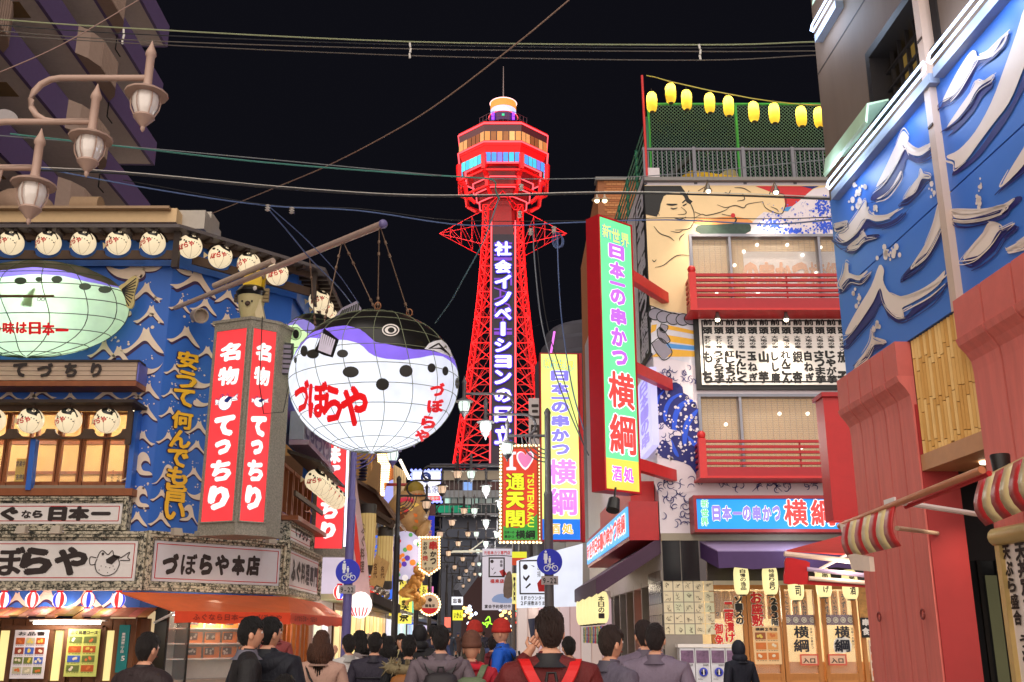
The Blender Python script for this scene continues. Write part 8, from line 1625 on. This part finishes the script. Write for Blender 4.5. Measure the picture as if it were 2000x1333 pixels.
cable([(-60, 66, 14), (240, 84, 14.5), (520, 98, 15), (900, 112, 15), (1366, 118, 15), (1600, 108, 14)], .009, CB, 'lowest cable of the top bundle')
WI = mat((220, 214, 206), .4, .1); T0 = None
for i, (u, v) in enumerate(((240, 70), (800, 97), (1366, 100))):
 p = at(u, v, 14.7); T = thing('cable_spacer', 'white porcelain spacer on the top cables, %s of three' % ('left', 'middle', 'right')[i], 'insulator', tuple(p), 'porcelain spacers')
 for k in range(3): MB().tube([p + V(((k % 2) * .02, 0, .12 - k * .1)), p + V((.01, 0, .04 - k * .1))], .018, 6).build('insulator', WI, T)
cable([(1112, 0, 13), (1010, 85, 13.6), (860, 200, 14.8), (760, 262, 16), (640, 324, 18), (540, 366, 20.5), (415, 417, 24)], .012, mat((140, 112, 96), .5, .08), 'long brown diagonal cable rising from the left roof to the top edge')
cable([(280, -5, 12), (120, 88, 12), (-20, 150, 12)], .008, mat((150, 120, 110), .5, .08), 'thin diagonal wire at the upper left in front of the apartment tower')
cable([(-40, 262, 16), (230, 285, 16.5), (560, 315, 17), (860, 343, 18), (1000, 350, 18.5), (1255, 345, 19), (1640, 310, 15)], .010, mat((120, 124, 128), .5, .07), 'thin grey cable passing in front of the tower deck and the roof railing')
cable([(20, 262, 16), (240, 287, 16.5), (440, 310, 17), (600, 325, 17.5), (800, 340, 18), (900, 346, 18), (962, 352, 18.2), (968, 372, 18.3), (975, 390, 18.4)], .016, mat((70, 130, 120), .5, .08), 'green-blue cable that ends in a loop before the tower')
cable([(-40, 330, 16), (240, 340, 17), (540, 368, 18), (760, 382, 19), (930, 384, 19), (1180, 378, 19), (1420, 382, 18), (1640, 390, 14)], .020, CK, 'thick dark cable across the middle of the tower')
cable([(-40, 322, 16), (240, 336, 17), (540, 364, 18), (760, 379, 19), (930, 381, 19), (1180, 375, 19), (1420, 378, 18), (1640, 386, 14)], .008, WI, 'thin pale carrier wire above the thick dark cable')
cable([(60, 325, 17), (300, 370, 18), (520, 402, 19), (700, 412, 19.5), (880, 438, 19.5), (1000, 441, 19.5), (1100, 436, 19.5), (1300, 430, 19), (1500, 438, 17), (1640, 428, 14)], .014, CBL, 'blue-grey cable at the height of the truss arms')
cable([(240, 352, 17), (520, 400, 19), (700, 408, 19.5), (880, 430, 19.5), (1100, 432, 19.5), (1300, 426, 19), (1500, 428, 17), (1640, 424, 14)], .009, CK, 'dark wire just above the blue-grey cable')
cable([(520, 404, 19), (560, 450, 19.6), (610, 510, 20.5), (660, 560, 21.5), (692, 600, 22.5)], .015, CBL, 'blue cable falling from the insulator cluster behind the big blowfish')
cable([(526, 404, 19), (600, 470, 20), (660, 535, 21), (700, 592, 22)], .011, CBL, 'second blue cable falling behind the big blowfish')
cable([(975, 385, 18.4), (945, 470, 18.6), (905, 545, 19.2), (880, 590, 20), (850, 632, 21)], .014, mat((90, 120, 130), .5, .08), 'slanting cable from the tower loop down to the blowfish')
cable([(1040, 445, 19), (1045, 520, 19), (1056, 620, 19), (1075, 700, 18.8), (1110, 800, 18.6), (1150, 890, 18.4)], .014, mat((110, 116, 126), .5, .06), 'grey cable bundle falling to the green vertical sign')
cable([(1046, 445, 19), (1055, 540, 19), (1070, 640, 19), (1100, 740, 18.8), (1140, 870, 18.4)], .010, CK, 'thin dark cable beside the grey bundle')
cable([(1088, 460, 19), (1092, 560, 19), (1100, 650, 19), (1118, 760, 18.8), (1140, 840, 18.6)], .013, CBL, 'blue cable right of the tower in front of the signs')
cable([(1105, 620, 19), (1040, 640, 20), (940, 690, 22)], .001, CK, 'hair thin wire beside the round roof')
for i, (u, v) in enumerate(((523, 405), (570, 410), (1036, 452), (1082, 448), (1018, 365), (1015, 418))):
 p = at(u, v, 19); T = thing('porcelain_insulator', 'white porcelain insulator on the cables, %s' % ('at the left cluster over the roof end', 'hanging alone right of the left cluster', 'left one below the tower arm', 'right one below the tower arm with coiled wires', 'upper one before the tower deck', 'lower one before the tower neck')[i], 'insulator', tuple(p))
 for k in range(3): MB().lathe(p + V((0, 0, .02 - k * .05)), [(.03, 0), (.055, .015), (.03, .03)], 10).build('disc', WI, T)
tg = thing('wire_coil', 'coil of slack blue wires hanging below the right insulator', 'cable', tuple(at(1088, 470, 19)))
for k in range(5): c = at(1088 + k * 2, 470, 19); MB().tube([c + V((.10 * math.sin(t) * (1 - .1 * k), .02 * k, .17 * math.cos(t) * (1 - .08 * k))) for t in [j * math.pi / 8 for j in range(17)]], .008, 5).build('loop', CBL, tg)
# ------------------------------------------------------------ people
SKN = mat((206, 150, 122), .5, grain=.05);
def skin_mesh(nodes, edges, lvl=2):
 me = bpy.data.meshes.new('body'); me.from_pydata([n[0] for n in nodes], edges, []); o = bpy.data.objects.new('body', me)
 md = o.modifiers.new('skin', 'SKIN'); md.use_smooth_shade = True
 for i, n in enumerate(nodes): me.skin_vertices[0].data[i].radius = n[1]; me.skin_vertices[0].data[i].use_root = (i == 0)
 o.modifiers.new('sub', 'SUBSURF').levels = lvl; md2 = o.modifiers['sub']; md2.render_levels = lvl
 ev = evaluated(o); vs = [tuple(v.co) for v in ev.vertices]; fs = [tuple(p.vertices) for p in ev.polygons]
 bpy.data.objects.remove(o); bpy.data.meshes.remove(me); bpy.data.meshes.remove(ev); return vs, fs
def person(X, Y, label, top=(40, 40, 48), leg=(34, 34, 40), rot=0, H=1.7, hair='short', hcol=(30, 22, 20), lean=0, head_turn=0, head_tilt=0, arms=('down', 'down'), long=.0, w=1.0, puffy=False, beanie=None, hood=None, fur=None, pack=None, bag=None, strap=None, scarf=None, collar=None, sleeves=None, phone=False, group=None, grain=.12, glove=None, shirtcol=None):
 """rot = 0: seen from behind (walks away); pi: faces the camera. Built facing +Y at the origin, then turned."""
 T = thing('person', label, 'person', (0, 0, 0), group); s = H / 1.72; R = lambda x, y=None: (x * s * w, (y or x) * s)
 N, E = [], []
 def nd(p, r, par=None, tagn='top'):
  N.append(((p[0] * s, p[1] * s, p[2] * s), r if isinstance(r, tuple) else R(r), tagn))
  if par is not None: E.append((par, len(N) - 1))
  return len(N) - 1
 ly = lean; pf = 1.13 if puffy else 1.0
 pel = nd((0, 0, .95), (.17 * s * w * pf, .125 * s * pf)); wa = nd((0, ly * .3, 1.1), (.155 * s * w * pf, .115 * s * pf), pel); ch = nd((0, ly * .7, 1.28), (.19 * s * w * pf, .13 * s * pf), wa); up = nd((0, ly, 1.44), (.14 * s * w * pf, .1 * s * pf), ch)
 nk = nd((0, ly * 1.1 + .005, 1.51), .055 * 1.0, up, 'skin'); hd0 = nd((0, ly * 1.15 + .01, 1.57), .052, nk, 'skin')
 hands = []
 for sd, mode in ((-1, arms[0]), (1, arms[1])):
  sh = nd((sd * .185 * w, ly, 1.42), .078 * pf, up)
  if mode == 'down': el, wr = (sd * .265 * w, ly * .5 - .03, 1.13), (sd * .275 * w, ly * .3 + .06, .90)
  elif mode == 'pocket': el, wr = (sd * .30 * w, ly * .5 - .08, 1.13), (sd * .20 * w, .1, .98)
  elif mode == 'front': el, wr = (sd * .25 * w, ly * .5 + .04, 1.14), (sd * .11, .30 + ly, 1.18)
  elif mode == 'up': el, wr = (sd * .27 * w, ly + .16, 1.26), (sd * .13, .24 + ly, 1.50)
  elif mode == 'out': el, wr = (sd * .36 * w, ly * .5, 1.17), (sd * .52, .05, 1.08)
  e1 = nd(el, .056 * pf, sh); w1 = nd(wr, .04 * pf, e1); d = (V(wr) - V(el)).normalized(); pm = V(wr) + d * .05; p1 = nd(tuple(V(wr) + d * .03), .026, w1, 'skin'); p2 = nd(tuple(V(wr) + d * .09), (.036 * s, .022 * s), p1, 'skin'); hands.append((V(wr) + d * .1, d, sd))
 for sd in (-1, 1):
  h_ = nd((sd * .085, 0, .88), .105, pel, 'top' if long > .1 else 'leg'); st = sd * .07; k = nd((sd * .1, .02 + st * .5, .49), .072, h_, 'leg'); a = nd((sd * .1, st - .02, .11), .048, k, 'leg'); f = nd((sd * .105, st + .1, .045), (.042 * s, .036 * s), a, 'shoe')
 vs, fs = skin_mesh(N, E, 2)
 # head
 hc = V((0, ly * 1.2 + .02, 1.640)) * s; M = Matrix.Rotation(head_turn, 3, 'Z') @ Matrix.Rotation(head_tilt, 3, 'X')
 def hs(th, phi):
  x, y, z = math.sin(th) * math.cos(phi), math.sin(th) * math.sin(phi), math.cos(th); rx, ry, rz = .071, .089, .110
  if z < 0: rx *= 1 + z * .28; ry *= 1 + z * .14 * (1 if y < 0 else .4)
  p = V((x * rx, y * ry, z * rz))
  fx = max(0, y)
  if fx > 0:
   p.y += .026 * math.exp(-((x / .16) ** 2) - ((z + .12) / .16) ** 2) * fx       # nose
   p.y -= .012 * (math.exp(-(((abs(x) - .36) / .16) ** 2) - ((z - .08) / .1) ** 2)) * fx    # eye sockets
   p.y += .008 * math.exp(-((x / .3) ** 2) - ((z + .5) / .09) ** 2) * fx; p.y += .010 * math.exp(-((x / .3) ** 2) - ((z + .85) / .15) ** 2)
  return p
 n0 = len(vs); RN, SN = 16, 22; hv = []
 for i in range(1, RN): hv += [hs(math.pi * i / RN, 2 * math.pi * k / SN) for k in range(SN)]
 hv += [hs(0, 0), hs(math.pi, 0)]; hv = [hc + M @ (p * s) for p in hv]
 hf = [(i * SN + k, (i + 1) * SN + k, (i + 1) * SN + (k + 1) % SN, i * SN + (k + 1) % SN) for i in range(RN - 2) for k in range(SN)]; TT = (RN - 1) * SN; hf += [(TT, k, (k + 1) % SN) for k in range(SN)] + [(TT + 1, (RN - 2) * SN + (k + 1) % SN, (RN - 2) * SN + k) for k in range(SN)]
 m = MB(); nt = [(V(n[0]), n[2]) for n in N]; mi = {'top': 0, 'skin': 1, 'leg': 2, 'shoe': 3}
 m.add(vs, fs); m.mi = []
 coat_bottom = (.86 - long) * s
 for f in fs:
  c = sum((V(vs[i]) for i in f), V((0, 0, 0))) / len(f); tg_ = min(nt, key=lambda q: (q[0] - c).length_squared)[1]; m.mi.append(0 if tg_ == 'skin' and c.z < 1.535 * s and abs(c.x) < .2 * s and c.y < .2 * s else mi[tg_])
 m.cur = 1; m.add([tuple(p) for p in hv], hf)
 for sd in (-1, 1): m.ball(hc + M @ (V((sd * .072, -.005, -.01)) * s), V((.012, .02, .032)) * s, 8, M, 6)
 for wp, d, sd in hands:                       # four fingers and a thumb, slightly curled
  side = d.cross(V((0, 1, 0))) if abs(d.y) < .8 else d.cross(V((0, 0, 1))); side.normalize(); cu = side.cross(d).normalized() * (.018)
  for k, L in enumerate((.062, .072, .068, .052)): b = wp * s + side * (.026 - .017 * k) * s; m.tube([b - d * .01, b + d * L * .5 * s + cu * .2, b + d * L * .85 * s + cu, b + d * L * s + cu * 1.7], [.0095 * s, .009 * s, .008 * s, .006 * s], 6)
  b = wp * s - d * .05 * s; m.tube([b, b + side * .04 * s + d * .025 * s, b + side * .05 * s + d * .055 * s], [.011 * s, .01 * s, .008 * s], 6)
 tm = mat(top, .7, grain=max(.2, grain), scale=5, bump=1.0, stretch=(1.6, 1.6, .7)); hm = SKN if not glove else mat(glove, .6)
 m.build('body', [tm, SKN, mat(leg, .7, grain=.15), mat((26, 24, 24), .5)], T, smooth=80)
 def hd(x, y, z): return hc + M @ (V((x, y, z)) * s)
 for sd in (-1, 1):
  MB().ball(hd(sd * .028, .076, .012), V((.013, .008, .009)) * s, 8, M, 6).build('eye', WHITE, T); MB().ball(hd(sd * .028, .082, .012), V((.006, .004, .006)) * s, 6, M, 5).build('pupil', BLACK, T); MB().ball(hd(sd * .029, .08, .032), V((.018, .005, .004)) * s, 6, M, 5).build('eyebrow', mat(hcol, .5), T)
 MB().ball(hd(0, .089, -.054), V((.022, .005, .005)) * s, 8, M, 5).build('mouth', mat((150, 70, 66), .5), T)
 HM = mat(hcol, .5, grain=.5, scale=40, stretch=(3, 3, .5), bump=.9)
 if not beanie and hood != 'up':
  m = MB(); vsH = []; RN, SN = 14, 26; random.seed(int(abs(X) * 100 + Y * 7))
  for i in range(RN + 1):
   t = i / RN
   for k in range(SN):
    ph = 2 * math.pi * k / SN; fr = math.sin(ph)                              # +1 = front
    low = (1.28 if fr > .35 else (1.75 if abs(fr) <= .35 else 2.45)) if hair == 'short' else (1.25 if fr > .45 else 2.5)
    low += random.uniform(-.08, .08) if i == RN else 0; th = low * t; th = min(th, low)
    g = 1.13 + random.uniform(-.012, .02); p = hs(th, ph) * g; p.z += .008
    if i == RN: p *= .93
    vsH.append(hd(*p))
  m.add(vsH, [(i * SN + k, (i + 1) * SN + k, (i + 1) * SN + (k + 1) % SN, i * SN + (k + 1) % SN) for i in range(RN) for k in range(SN)])
  for q in range(60):
   a = random.uniform(0, 6.28); th = random.uniform(.1, 1.0); p = hs(th, a) * 1.12; p2 = hs(th + .35, a + .3) * 1.16; m.tube([hd(*p), hd(*((p + p2) / 2 * 1.06)), hd(*p2)], [.009 * s, .008 * s, .002 * s], 5)
  if hair == 'long':
   for q in range(15):
    a = math.pi + (q - 7) / 7 * 1.75; a = -math.pi / 2 + (q - 7) / 7 * 1.5; p = hs(1.5, a) * 1.1; b = V((p.x * 1.15, p.y * 1.05 - .01, -.2 - .06 * math.cos((q - 7) / 4.5) + random.uniform(-.015, .015))); m.tube([hd(*p), hd(p.x * 1.25, p.y * 1.15, -.08), hd(*b)], [.03 * s, .032 * s, .012 * s], 6)
  if hair == 'bun': m.ball(hd(0, -.11, .08), V((.045, .04, .045)) * s, 10)
  m.build('hair', HM, T, smooth=70)
 if beanie:
  prof = [(.092, -.01), (.1, .0), (.101, .04), (.098, .045), (.094, .09), (.07, .13), (.03, .152), (.004, .156)]; bb = MB().lathe(hd(0, -.004, .02), [(r * s, z * s) for r, z in prof], 18, M @ Matrix.Diagonal((.92, 1.1, 1))).build('beanie', mat(beanie, .8, grain=.25, scale=30, bump=.4), T, smooth=60)
  MB().lathe(hd(0, -.004, .012), [(.1 * s, 0), (.106 * s, .01 * s), (.105 * s, .04 * s), (.1 * s, .045 * s)], 18, M @ Matrix.Diagonal((.92, 1.1, 1))).build('beanie_cuff', mat(beanie, .8, grain=.2, scale=30), T, smooth=60)
 if hood == 'up': MB().ball(hd(0, -.012, .012), V((.097, .109, .13)) * s, 16, M, 12).ball(hd(0, -.03, -.12), V((.12, .1, .08)) * s, 14, M, 8).build('hood', tm, T, smooth=80)
 if hood == 'down' or fur:
  c = V((0, ly - .055, 1.44)) * s; m = MB(); L = []
  for k in range(13): a = math.pi * (k / 12) ; L.append(c + V((.155 * w * math.cos(a), -.075 * math.sin(a) + .04, .045 - .075 * math.sin(a))) * s)
  m.tube(L, [(.03 + .035 * math.sin(math.pi * k / 12)) * s for k in range(13)], 10); m.ball(c + V((0, -.03, -.04)) * s, V((.12 * w, .055, .08)) * s, 14); m.build('hood', tm, T, smooth=80)
 if fur:
  L = [V((0, ly - .02, 1.45)) * s + V((.19 * math.cos(a), .13 * math.sin(a) - .02, .02 * math.sin(a))) * s for a in [2 * math.pi * k / 16 for k in range(17)]]; m = MB().tube(L, [random.uniform(.045, .055) * s for _ in L], 9);
  for q in range(150): a = random.uniform(0, 6.28); b = random.uniform(0, 6.28); o = V((0, ly - .02, 1.45)) * s + V((.19 * math.cos(a), .13 * math.sin(a) - .02, 0)) * s; dr = V((math.cos(a) * math.cos(b), math.sin(a) * math.cos(b), math.sin(b))); m.tube([o + dr * .04, o + dr * (.085 + random.uniform(0, .02))], [.012, .002], 4)
  m.build('fur_trim', mat(fur, .8, grain=.4, scale=30), T, smooth=60)
 if long > 0 or puffy:
  N_ = 20; m = MB(); zt, zb = 1.12 * s, coat_bottom; rings = 8
  for i in range(rings):
   z = zt + (zb - zt) * i / (rings - 1); fl = 1 + .10 * i / rings; m_ = [V(((.185 * w * pf * fl) * s * math.cos(2 * math.pi * k / N_) * (1 + .02 * math.sin(k * 5)), ly * .2 * s + (.145 * pf * fl) * s * math.sin(2 * math.pi * k / N_), z)) for k in range(N_)]; m.v += [tuple(p) for p in m_]
  m.f = [(i * N_ + k, (i + 1) * N_ + k, (i + 1) * N_ + (k + 1) % N_, i * N_ + (k + 1) % N_) for i in range(rings - 1) for k in range(N_)]; m.mi = [0] * len(m.f); m.build('coat_skirt', tm, T, smooth=70)
 if puffy:
  for z in (1.0, 1.1, 1.2, 1.3):
   L = [V((.205 * w * math.cos(2 * math.pi * k / 18), ly * .5 + .15 * math.sin(2 * math.pi * k / 18), z)) * s for k in range(19)]; MB().tube(L, .009, 5).build('quilt_seam', mat(tuple(int(c * .6) for c in top), .6), T)
 collar = collar or tuple(int(c * .8) for c in top)
 if collar: MB().lathe(V((0, ly, 1.48)) * s, [(.12 * s, -.02), (.085 * s, .01), (.072 * s, .05 * s), (.064 * s, .05 * s), (.07 * s, 0)], 16).build('collar', mat(collar, .6), T, smooth=50)
 if scarf: MB().tube([V((.095 * math.cos(a), ly + .02 + .085 * math.sin(a), 1.475 + .01 * math.sin(a * 2))) * s for a in [2 * math.pi * k / 14 for k in range(15)]], .045 * s, 8).build('scarf', mat(scarf, .8, grain=.2), T, smooth=70)
 if strap: MB().tube([V(p) * s for p in ((-.12 * w, ly - .06, 1.455), (-.06, ly - .14, 1.36), (.05, ly * .7 - .152, 1.2), (.16, ly * .3 - .13, 1.0), (.2, -.05, .93))], .009, 6).build('bag_strap', mat(strap, .5), T)
 if pack:
  c1, c2, sz = pack; m = MB(); W_, D_, H_ = .15 * sz, .11, .21 * sz; c = V((0, ly * .6 - .13 - D_, 1.17)) * s; k_ = 18
  prof = [(.5, -1), (.86, -.94), (1, -.7), (1.02, 0), (1, .6), (.86, .88), (.5, 1)]
  P_ = []
  for r, z in prof: P_ += [c + V((W_ * r * math.copysign(abs(math.cos(t)) ** .55, math.cos(t)), D_ * r * math.copysign(abs(math.sin(t)) ** .6, math.sin(t)), H_ * z)) * s for t in [2 * math.pi * q / k_ for q in range(k_)]]
  m.add(P_, [(i * k_ + q, i * k_ + (q + 1) % k_, (i + 1) * k_ + (q + 1) % k_, (i + 1) * k_ + q) for i in range(6) for q in range(k_)] + [tuple(range(k_))[::-1], tuple(6 * k_ + q for q in range(k_))]); B = m.build('backpack', mat(c1, .6, grain=.2, bump=.3), T, smooth=60)
  MB().obox(c + V((0, -D_ * .96, -.06)) * s, (W_ * 1.3 * s, .04 * s, H_ * .8 * s)).build('pocket', mat(c2, .6, grain=.15), B); MB().obox(c + V((0, -D_ * 1.0, H_ * .45)) * s, (W_ * 1.75 * s, .012 * s, .02 * s)).build('flap_edge', mat(tuple(int(q * .5) for q in c1), .6), B)
  MB().tube([c + V((-.03, .04, H_ * .95)) * s, c + V((-.02, .05, H_ * 1.2)) * s, c + V((.02, .05, H_ * 1.2)) * s, c + V((.03, .04, H_ * .95)) * s], .009 * s, 6).build('handle', BLACK, B)
  for sd in (-1, 1):
   L = [V(p) * s for p in ((sd * .06, ly - .145, 1.34), (sd * .1 * w, ly - .115, 1.43), (sd * .125 * w, ly - .03, 1.487), (sd * .13 * w, ly + .07, 1.45), (sd * .13 * w, ly + .13, 1.3), (sd * .14 * w, ly * .5 + .1, 1.12), (sd * .13 * w, -.08, 1.05))]; m = MB(); wd = .028 * s; vv = []
   L = smooth3(L, 3)
   for i, p in enumerate(L): vv += [p + V((-wd, 0, 0)), p + V((wd, 0, 0)), p + V((wd, -.004, .014)), p + V((-wd, -.004, .014))]
   m.add(vv, [(4 * i + a, 4 * i + b, 4 * i + 4 + b, 4 * i + 4 + a) for i in range(len(L) - 1) for a, b in ((0, 1), (1, 2), (2, 3), (3, 0))]); m.build('shoulder_strap', mat(c1, .5), T)
 if bag:
  c = V((.32 * w, .03, .74)) * s; MB().obox(c, (.12, .3, .34), Matrix.Rotation(.05, 3, 'X')).build('carried_bag', mat(bag, .5), T); MB().tube([c + V((0, -.08, .17)), c + V((-.02, 0, .3)), c + V((0, .08, .17))], .008, 5).build('bag_handle', mat(bag, .5), T)
 if phone: wp, d, sd = hands[0]; MB().obox(wp * s + V((.01, .01, .06)), (.075, .012, .15), Matrix.Rotation(-.15, 3, 'Y')).build('phone', mat((30, 34, 60), .2, .1), T)
 T.location = (X, Y, 0); T.rotation_euler = (0, 0, rot); ORG[T] = V((X, Y, 0)); return T
def px_person(u, v, Y, label, eye=True, **k):
 """feet on the ground under the head seen at pixel (u, v = top of head)"""
 p = atY(u, v, Y); H = p.z / (1.765 / 1.72) if 'H' not in k else k.pop('H'); H = max(1.3, min(1.9, H)); return person(p.x, Y, label, H=H, **k)
pi = math.pi
px_person(1073, 1187, 5.6, 'young man from behind in dark red jacket with bright red backpack, holding a phone', top=(96, 20, 20), leg=(30, 30, 36), arms=('up', 'down'), pack=((206, 26, 26), (190, 22, 22), 1.05), collar=(28, 26, 30), head_turn=.25, w=1.12, phone=True, hcol=(44, 26, 20), grain=.2)
px_person(487, 1205, 7.7, 'man in black suit coat with dark hair, profile turned right by the glass showcase', top=(24, 21, 24), rot=-1.2, arms=('down', 'down'), long=.1, w=1.08, collar=(96, 92, 104), hcol=(16, 12, 12))
px_person(527, 1206, 8.0, 'person in hooded dark navy parka from behind, looking into the glass showcase', top=(26, 27, 38), rot=-.25, hood='down', long=.08, w=1.14, arms=('down', 'front'), puffy=True, head_turn=-.5, hcol=(16, 12, 12))
px_person(553, 1330, 6.4, 'short person in magenta jacket low between the suit coat and the navy parka', H=1.34, top=(170, 20, 60), rot=-.6, hcol=(20, 14, 14))
px_person(628, 1232, 9.0, 'woman with long brown hair in beige coat with thin black strap', top=(178, 140, 124), hair='long', hcol=(84, 50, 34), strap=(20, 18, 20), long=.25, w=.98, grain=.05)
px_person(683, 1240, 11.5, 'person in white jacket raising a hand between beige coat and dark puffer coat', top=(196, 190, 186), rot=.5, arms=('up', 'front'), bag=(200, 196, 190))
px_person(706, 1232, 12.5, 'woman with dark hair in pale grey coat, face turned left', top=(150, 136, 134), hair='long', rot=1.2, long=.3, w=.92, hcol=(26, 18, 18))
px_person(733, 1236, 10.6, 'balding man in dark quilted puffer jacket from behind', top=(40, 34, 50), leg=(34, 32, 44), puffy=True, w=1.05, bag=(196, 190, 180), hcol=(30, 24, 24))
px_person(759, 1243, 12.5, 'woman in long dark grey coat behind the quilted puffer jacket', top=(66, 58, 64), hair='long', long=.4, w=.95, hcol=(26, 20, 20))
px_person(784, 1238, 14.5, 'woman in pale yellow coat facing the camera in the crowd', top=(190, 180, 130), rot=pi + .2, hair='long', long=.3, w=.95, hcol=(30, 20, 18))
px_person(799, 1241, 9.8, 'person with fur trimmed hood and tan square backpack', top=(24, 24, 30), fur=(132, 118, 88), pack=((150, 92, 40), (160, 100, 46), 1.05), long=.05, w=1.02, hcol=(24, 20, 20))
px_person(820, 1222, 13.0, 'tall person in black hood and black coat', top=(22, 20, 24), hood='up', w=1.05, long=.2)
px_person(861, 1222, 8.8, 'man in grey-violet hooded jacket with black backpack in the middle of the crowd', top=(104, 90, 98), hood='down', arms=('down', 'pocket'), pack=((40, 34, 38), (50, 42, 46), 1.0), w=1.12, rot=.1, hcol=(28, 22, 22))
px_person(925, 1218, 14.0, 'person with red beanie and dark green coat in profile to the right', top=(70, 62, 50), beanie=(176, 44, 34), rot=-1.1, w=1.0)
px_person(921, 1241, 9.0, 'person with brown beanie, red scarf and green rucksack', top=(170, 24, 44), beanie=(100, 62, 48), scarf=(200, 26, 48), pack=((96, 110, 80), (130, 128, 104), 1.1), arms=('down', 'down'), w=1.02)
px_person(962, 1243, 15.0, 'person in maroon coat standing behind the blue jacket', top=(110, 22, 36), rot=-.4, hcol=(34, 24, 24), w=1.05)
px_person(982, 1216, 12.0, 'man in bright blue rain jacket with red beanie and black backpack, facing left', top=(20, 90, 200), leg=(24, 22, 26), beanie=(180, 40, 32), rot=1.35, hood='down', arms=('front', 'front'), pack=((30, 30, 30), (40, 38, 38), 1.1), w=.98, grain=.08)
px_person(1188, 1222, 7.0, 'person in grey coat walking right of the man with red backpack', top=(92, 84, 100), rot=-1.0, long=.15, w=1.1, hcol=(52, 36, 30))
px_person(1258, 1212, 8.6, 'person in grey-violet coat before the corner pillar, left of a pair', top=(112, 98, 116), rot=.2, long=.2, w=1.1, hcol=(50, 36, 34))
px_person(1278, 1218, 8.0, 'person in grey-violet coat before the corner pillar, right of a pair', top=(120, 106, 124), rot=-.3, long=.2, w=1.15, hcol=(40, 30, 30))
px_person(1442, 1252, 13.5, 'dark clothed person in front of the sliding doors', top=(28, 30, 44), rot=.4, hood='up')
px_person(285, 1258, 7.4, 'dark clothed person low at the left in front of the wooden shop wall', H=1.58, top=(44, 30, 32), rot=-.5, w=1.2)
px_person(1112, 1262, 11.0, 'person in beige coat half hidden behind the man with red backpack', H=1.55, top=(150, 130, 110), rot=.3)
random.seed(77)
cols = [(40, 40, 60), (70, 50, 50), (120, 110, 110), (60, 70, 110), (30, 30, 34), (140, 60, 60), (90, 90, 80), (50, 60, 80)]
where = ('by the left shops', 'in mid lane', 'by the right shops')
for i in range(20):
 Y = 17 + i * 2.4; xs = random.uniform(-3.4, .8); X = xs - .025 * Y; c = random.choice(cols); k = i % 3
 xs = (-3.0, -1.4, .2)[k] + random.uniform(-.6, .6); X = xs - .025 * Y
 person(X, Y, 'small distant walker %s, %s away from the camera in the crowd' % (where[k], ORD[i // 3] if i // 3 < 16 else 'last'), top=c, rot=random.choice((0, .2, -.2, pi)), H=random.uniform(1.56, 1.78), hair=random.choice(('short', 'short', 'long')), w=random.uniform(.95, 1.08), long=random.choice((0, .2)), group='distant walkers in the lane', hcol=random.choice(((30, 22, 20), (70, 46, 32), (120, 84, 52), (20, 18, 20))), beanie=random.choice((None, None, None, (60, 60, 90), (150, 130, 110))), hood=random.choice((None, 'down', None)))
# bicycle at the lower middle
Bx, By = atY(968, 1330, 10.4).x, 10.4; T = thing('bicycle', 'black city bicycle with wire basket standing by the blue jacket', 'bicycle', (Bx, By, 0)); BK = mat((30, 28, 30), .35, metal=.4)
for i, cx in enumerate((-.5, .5)):
 c = V((Bx + cx, By, .34)); w_ = MB().tube([c + V((.33 * math.cos(t), 0, .33 * math.sin(t))) for t in [2 * pi * k / 28 for k in range(29)]], .018, 6).build('wheel', mat((30, 28, 28), .7), T, smooth=60); MB().tube([c + V((.305 * math.cos(t), 0, .305 * math.sin(t))) for t in [2 * pi * k / 28 for k in range(29)]], .01, 5).build('rim', mat((180, 160, 140), .3, metal=.7), w_); m = MB()
 for k in range(14): m.tube([c, c + V((.3 * math.cos(k * pi / 7), 0, .3 * math.sin(k * pi / 7)))], .002, 3)
 m.build('spokes', GREY, w_)
m = MB(); A_ = lambda x, z: V((Bx + x, By, z))
for p, q in (((-.5, .34), (-.05, .3)), ((-.05, .3), (-.18, .8)), ((-.5, .34), (-.15, .66)), ((-.05, .3), (.36, .72)), ((-.15, .6), (.34, .62)), ((.34, .6), (.5, .34)), ((.34, .6), (.3, .98))): m.tube([A_(*p), A_(*q)], .016, 6)
m.build('frame', BK, T, smooth=60); MB().tube([A_(.3, .98) + V((0, -.26, .03)), A_(.32, 1.0), A_(.3, .98) + V((0, .26, .03))], .012, 6).build('handlebar', BK, T); MB().ball(A_(-.18, .86), (.13, .08, .04), 10).build('saddle', BK, T, smooth=60); m = MB()
for z in (.72, .8, .88, .96): m.tube([A_(.4, z) + V((0, -.15, 0)), A_(.68, z) + V((0, -.17, 0)), A_(.68, z) + V((0, .17, 0)), A_(.4, z) + V((0, .15, 0)), A_(.4, z) + V((0, -.15, 0))], .004, 4)
for k in range(8): m.tube([A_(.4 + k * .04, .72) + V((0, -.16, 0)), A_(.4 + k * .04, .96) + V((0, -.17, 0))], .003, 4)
m.build('wire_basket', GREY, T)
bpy.data.scenes.remove(BENCH)
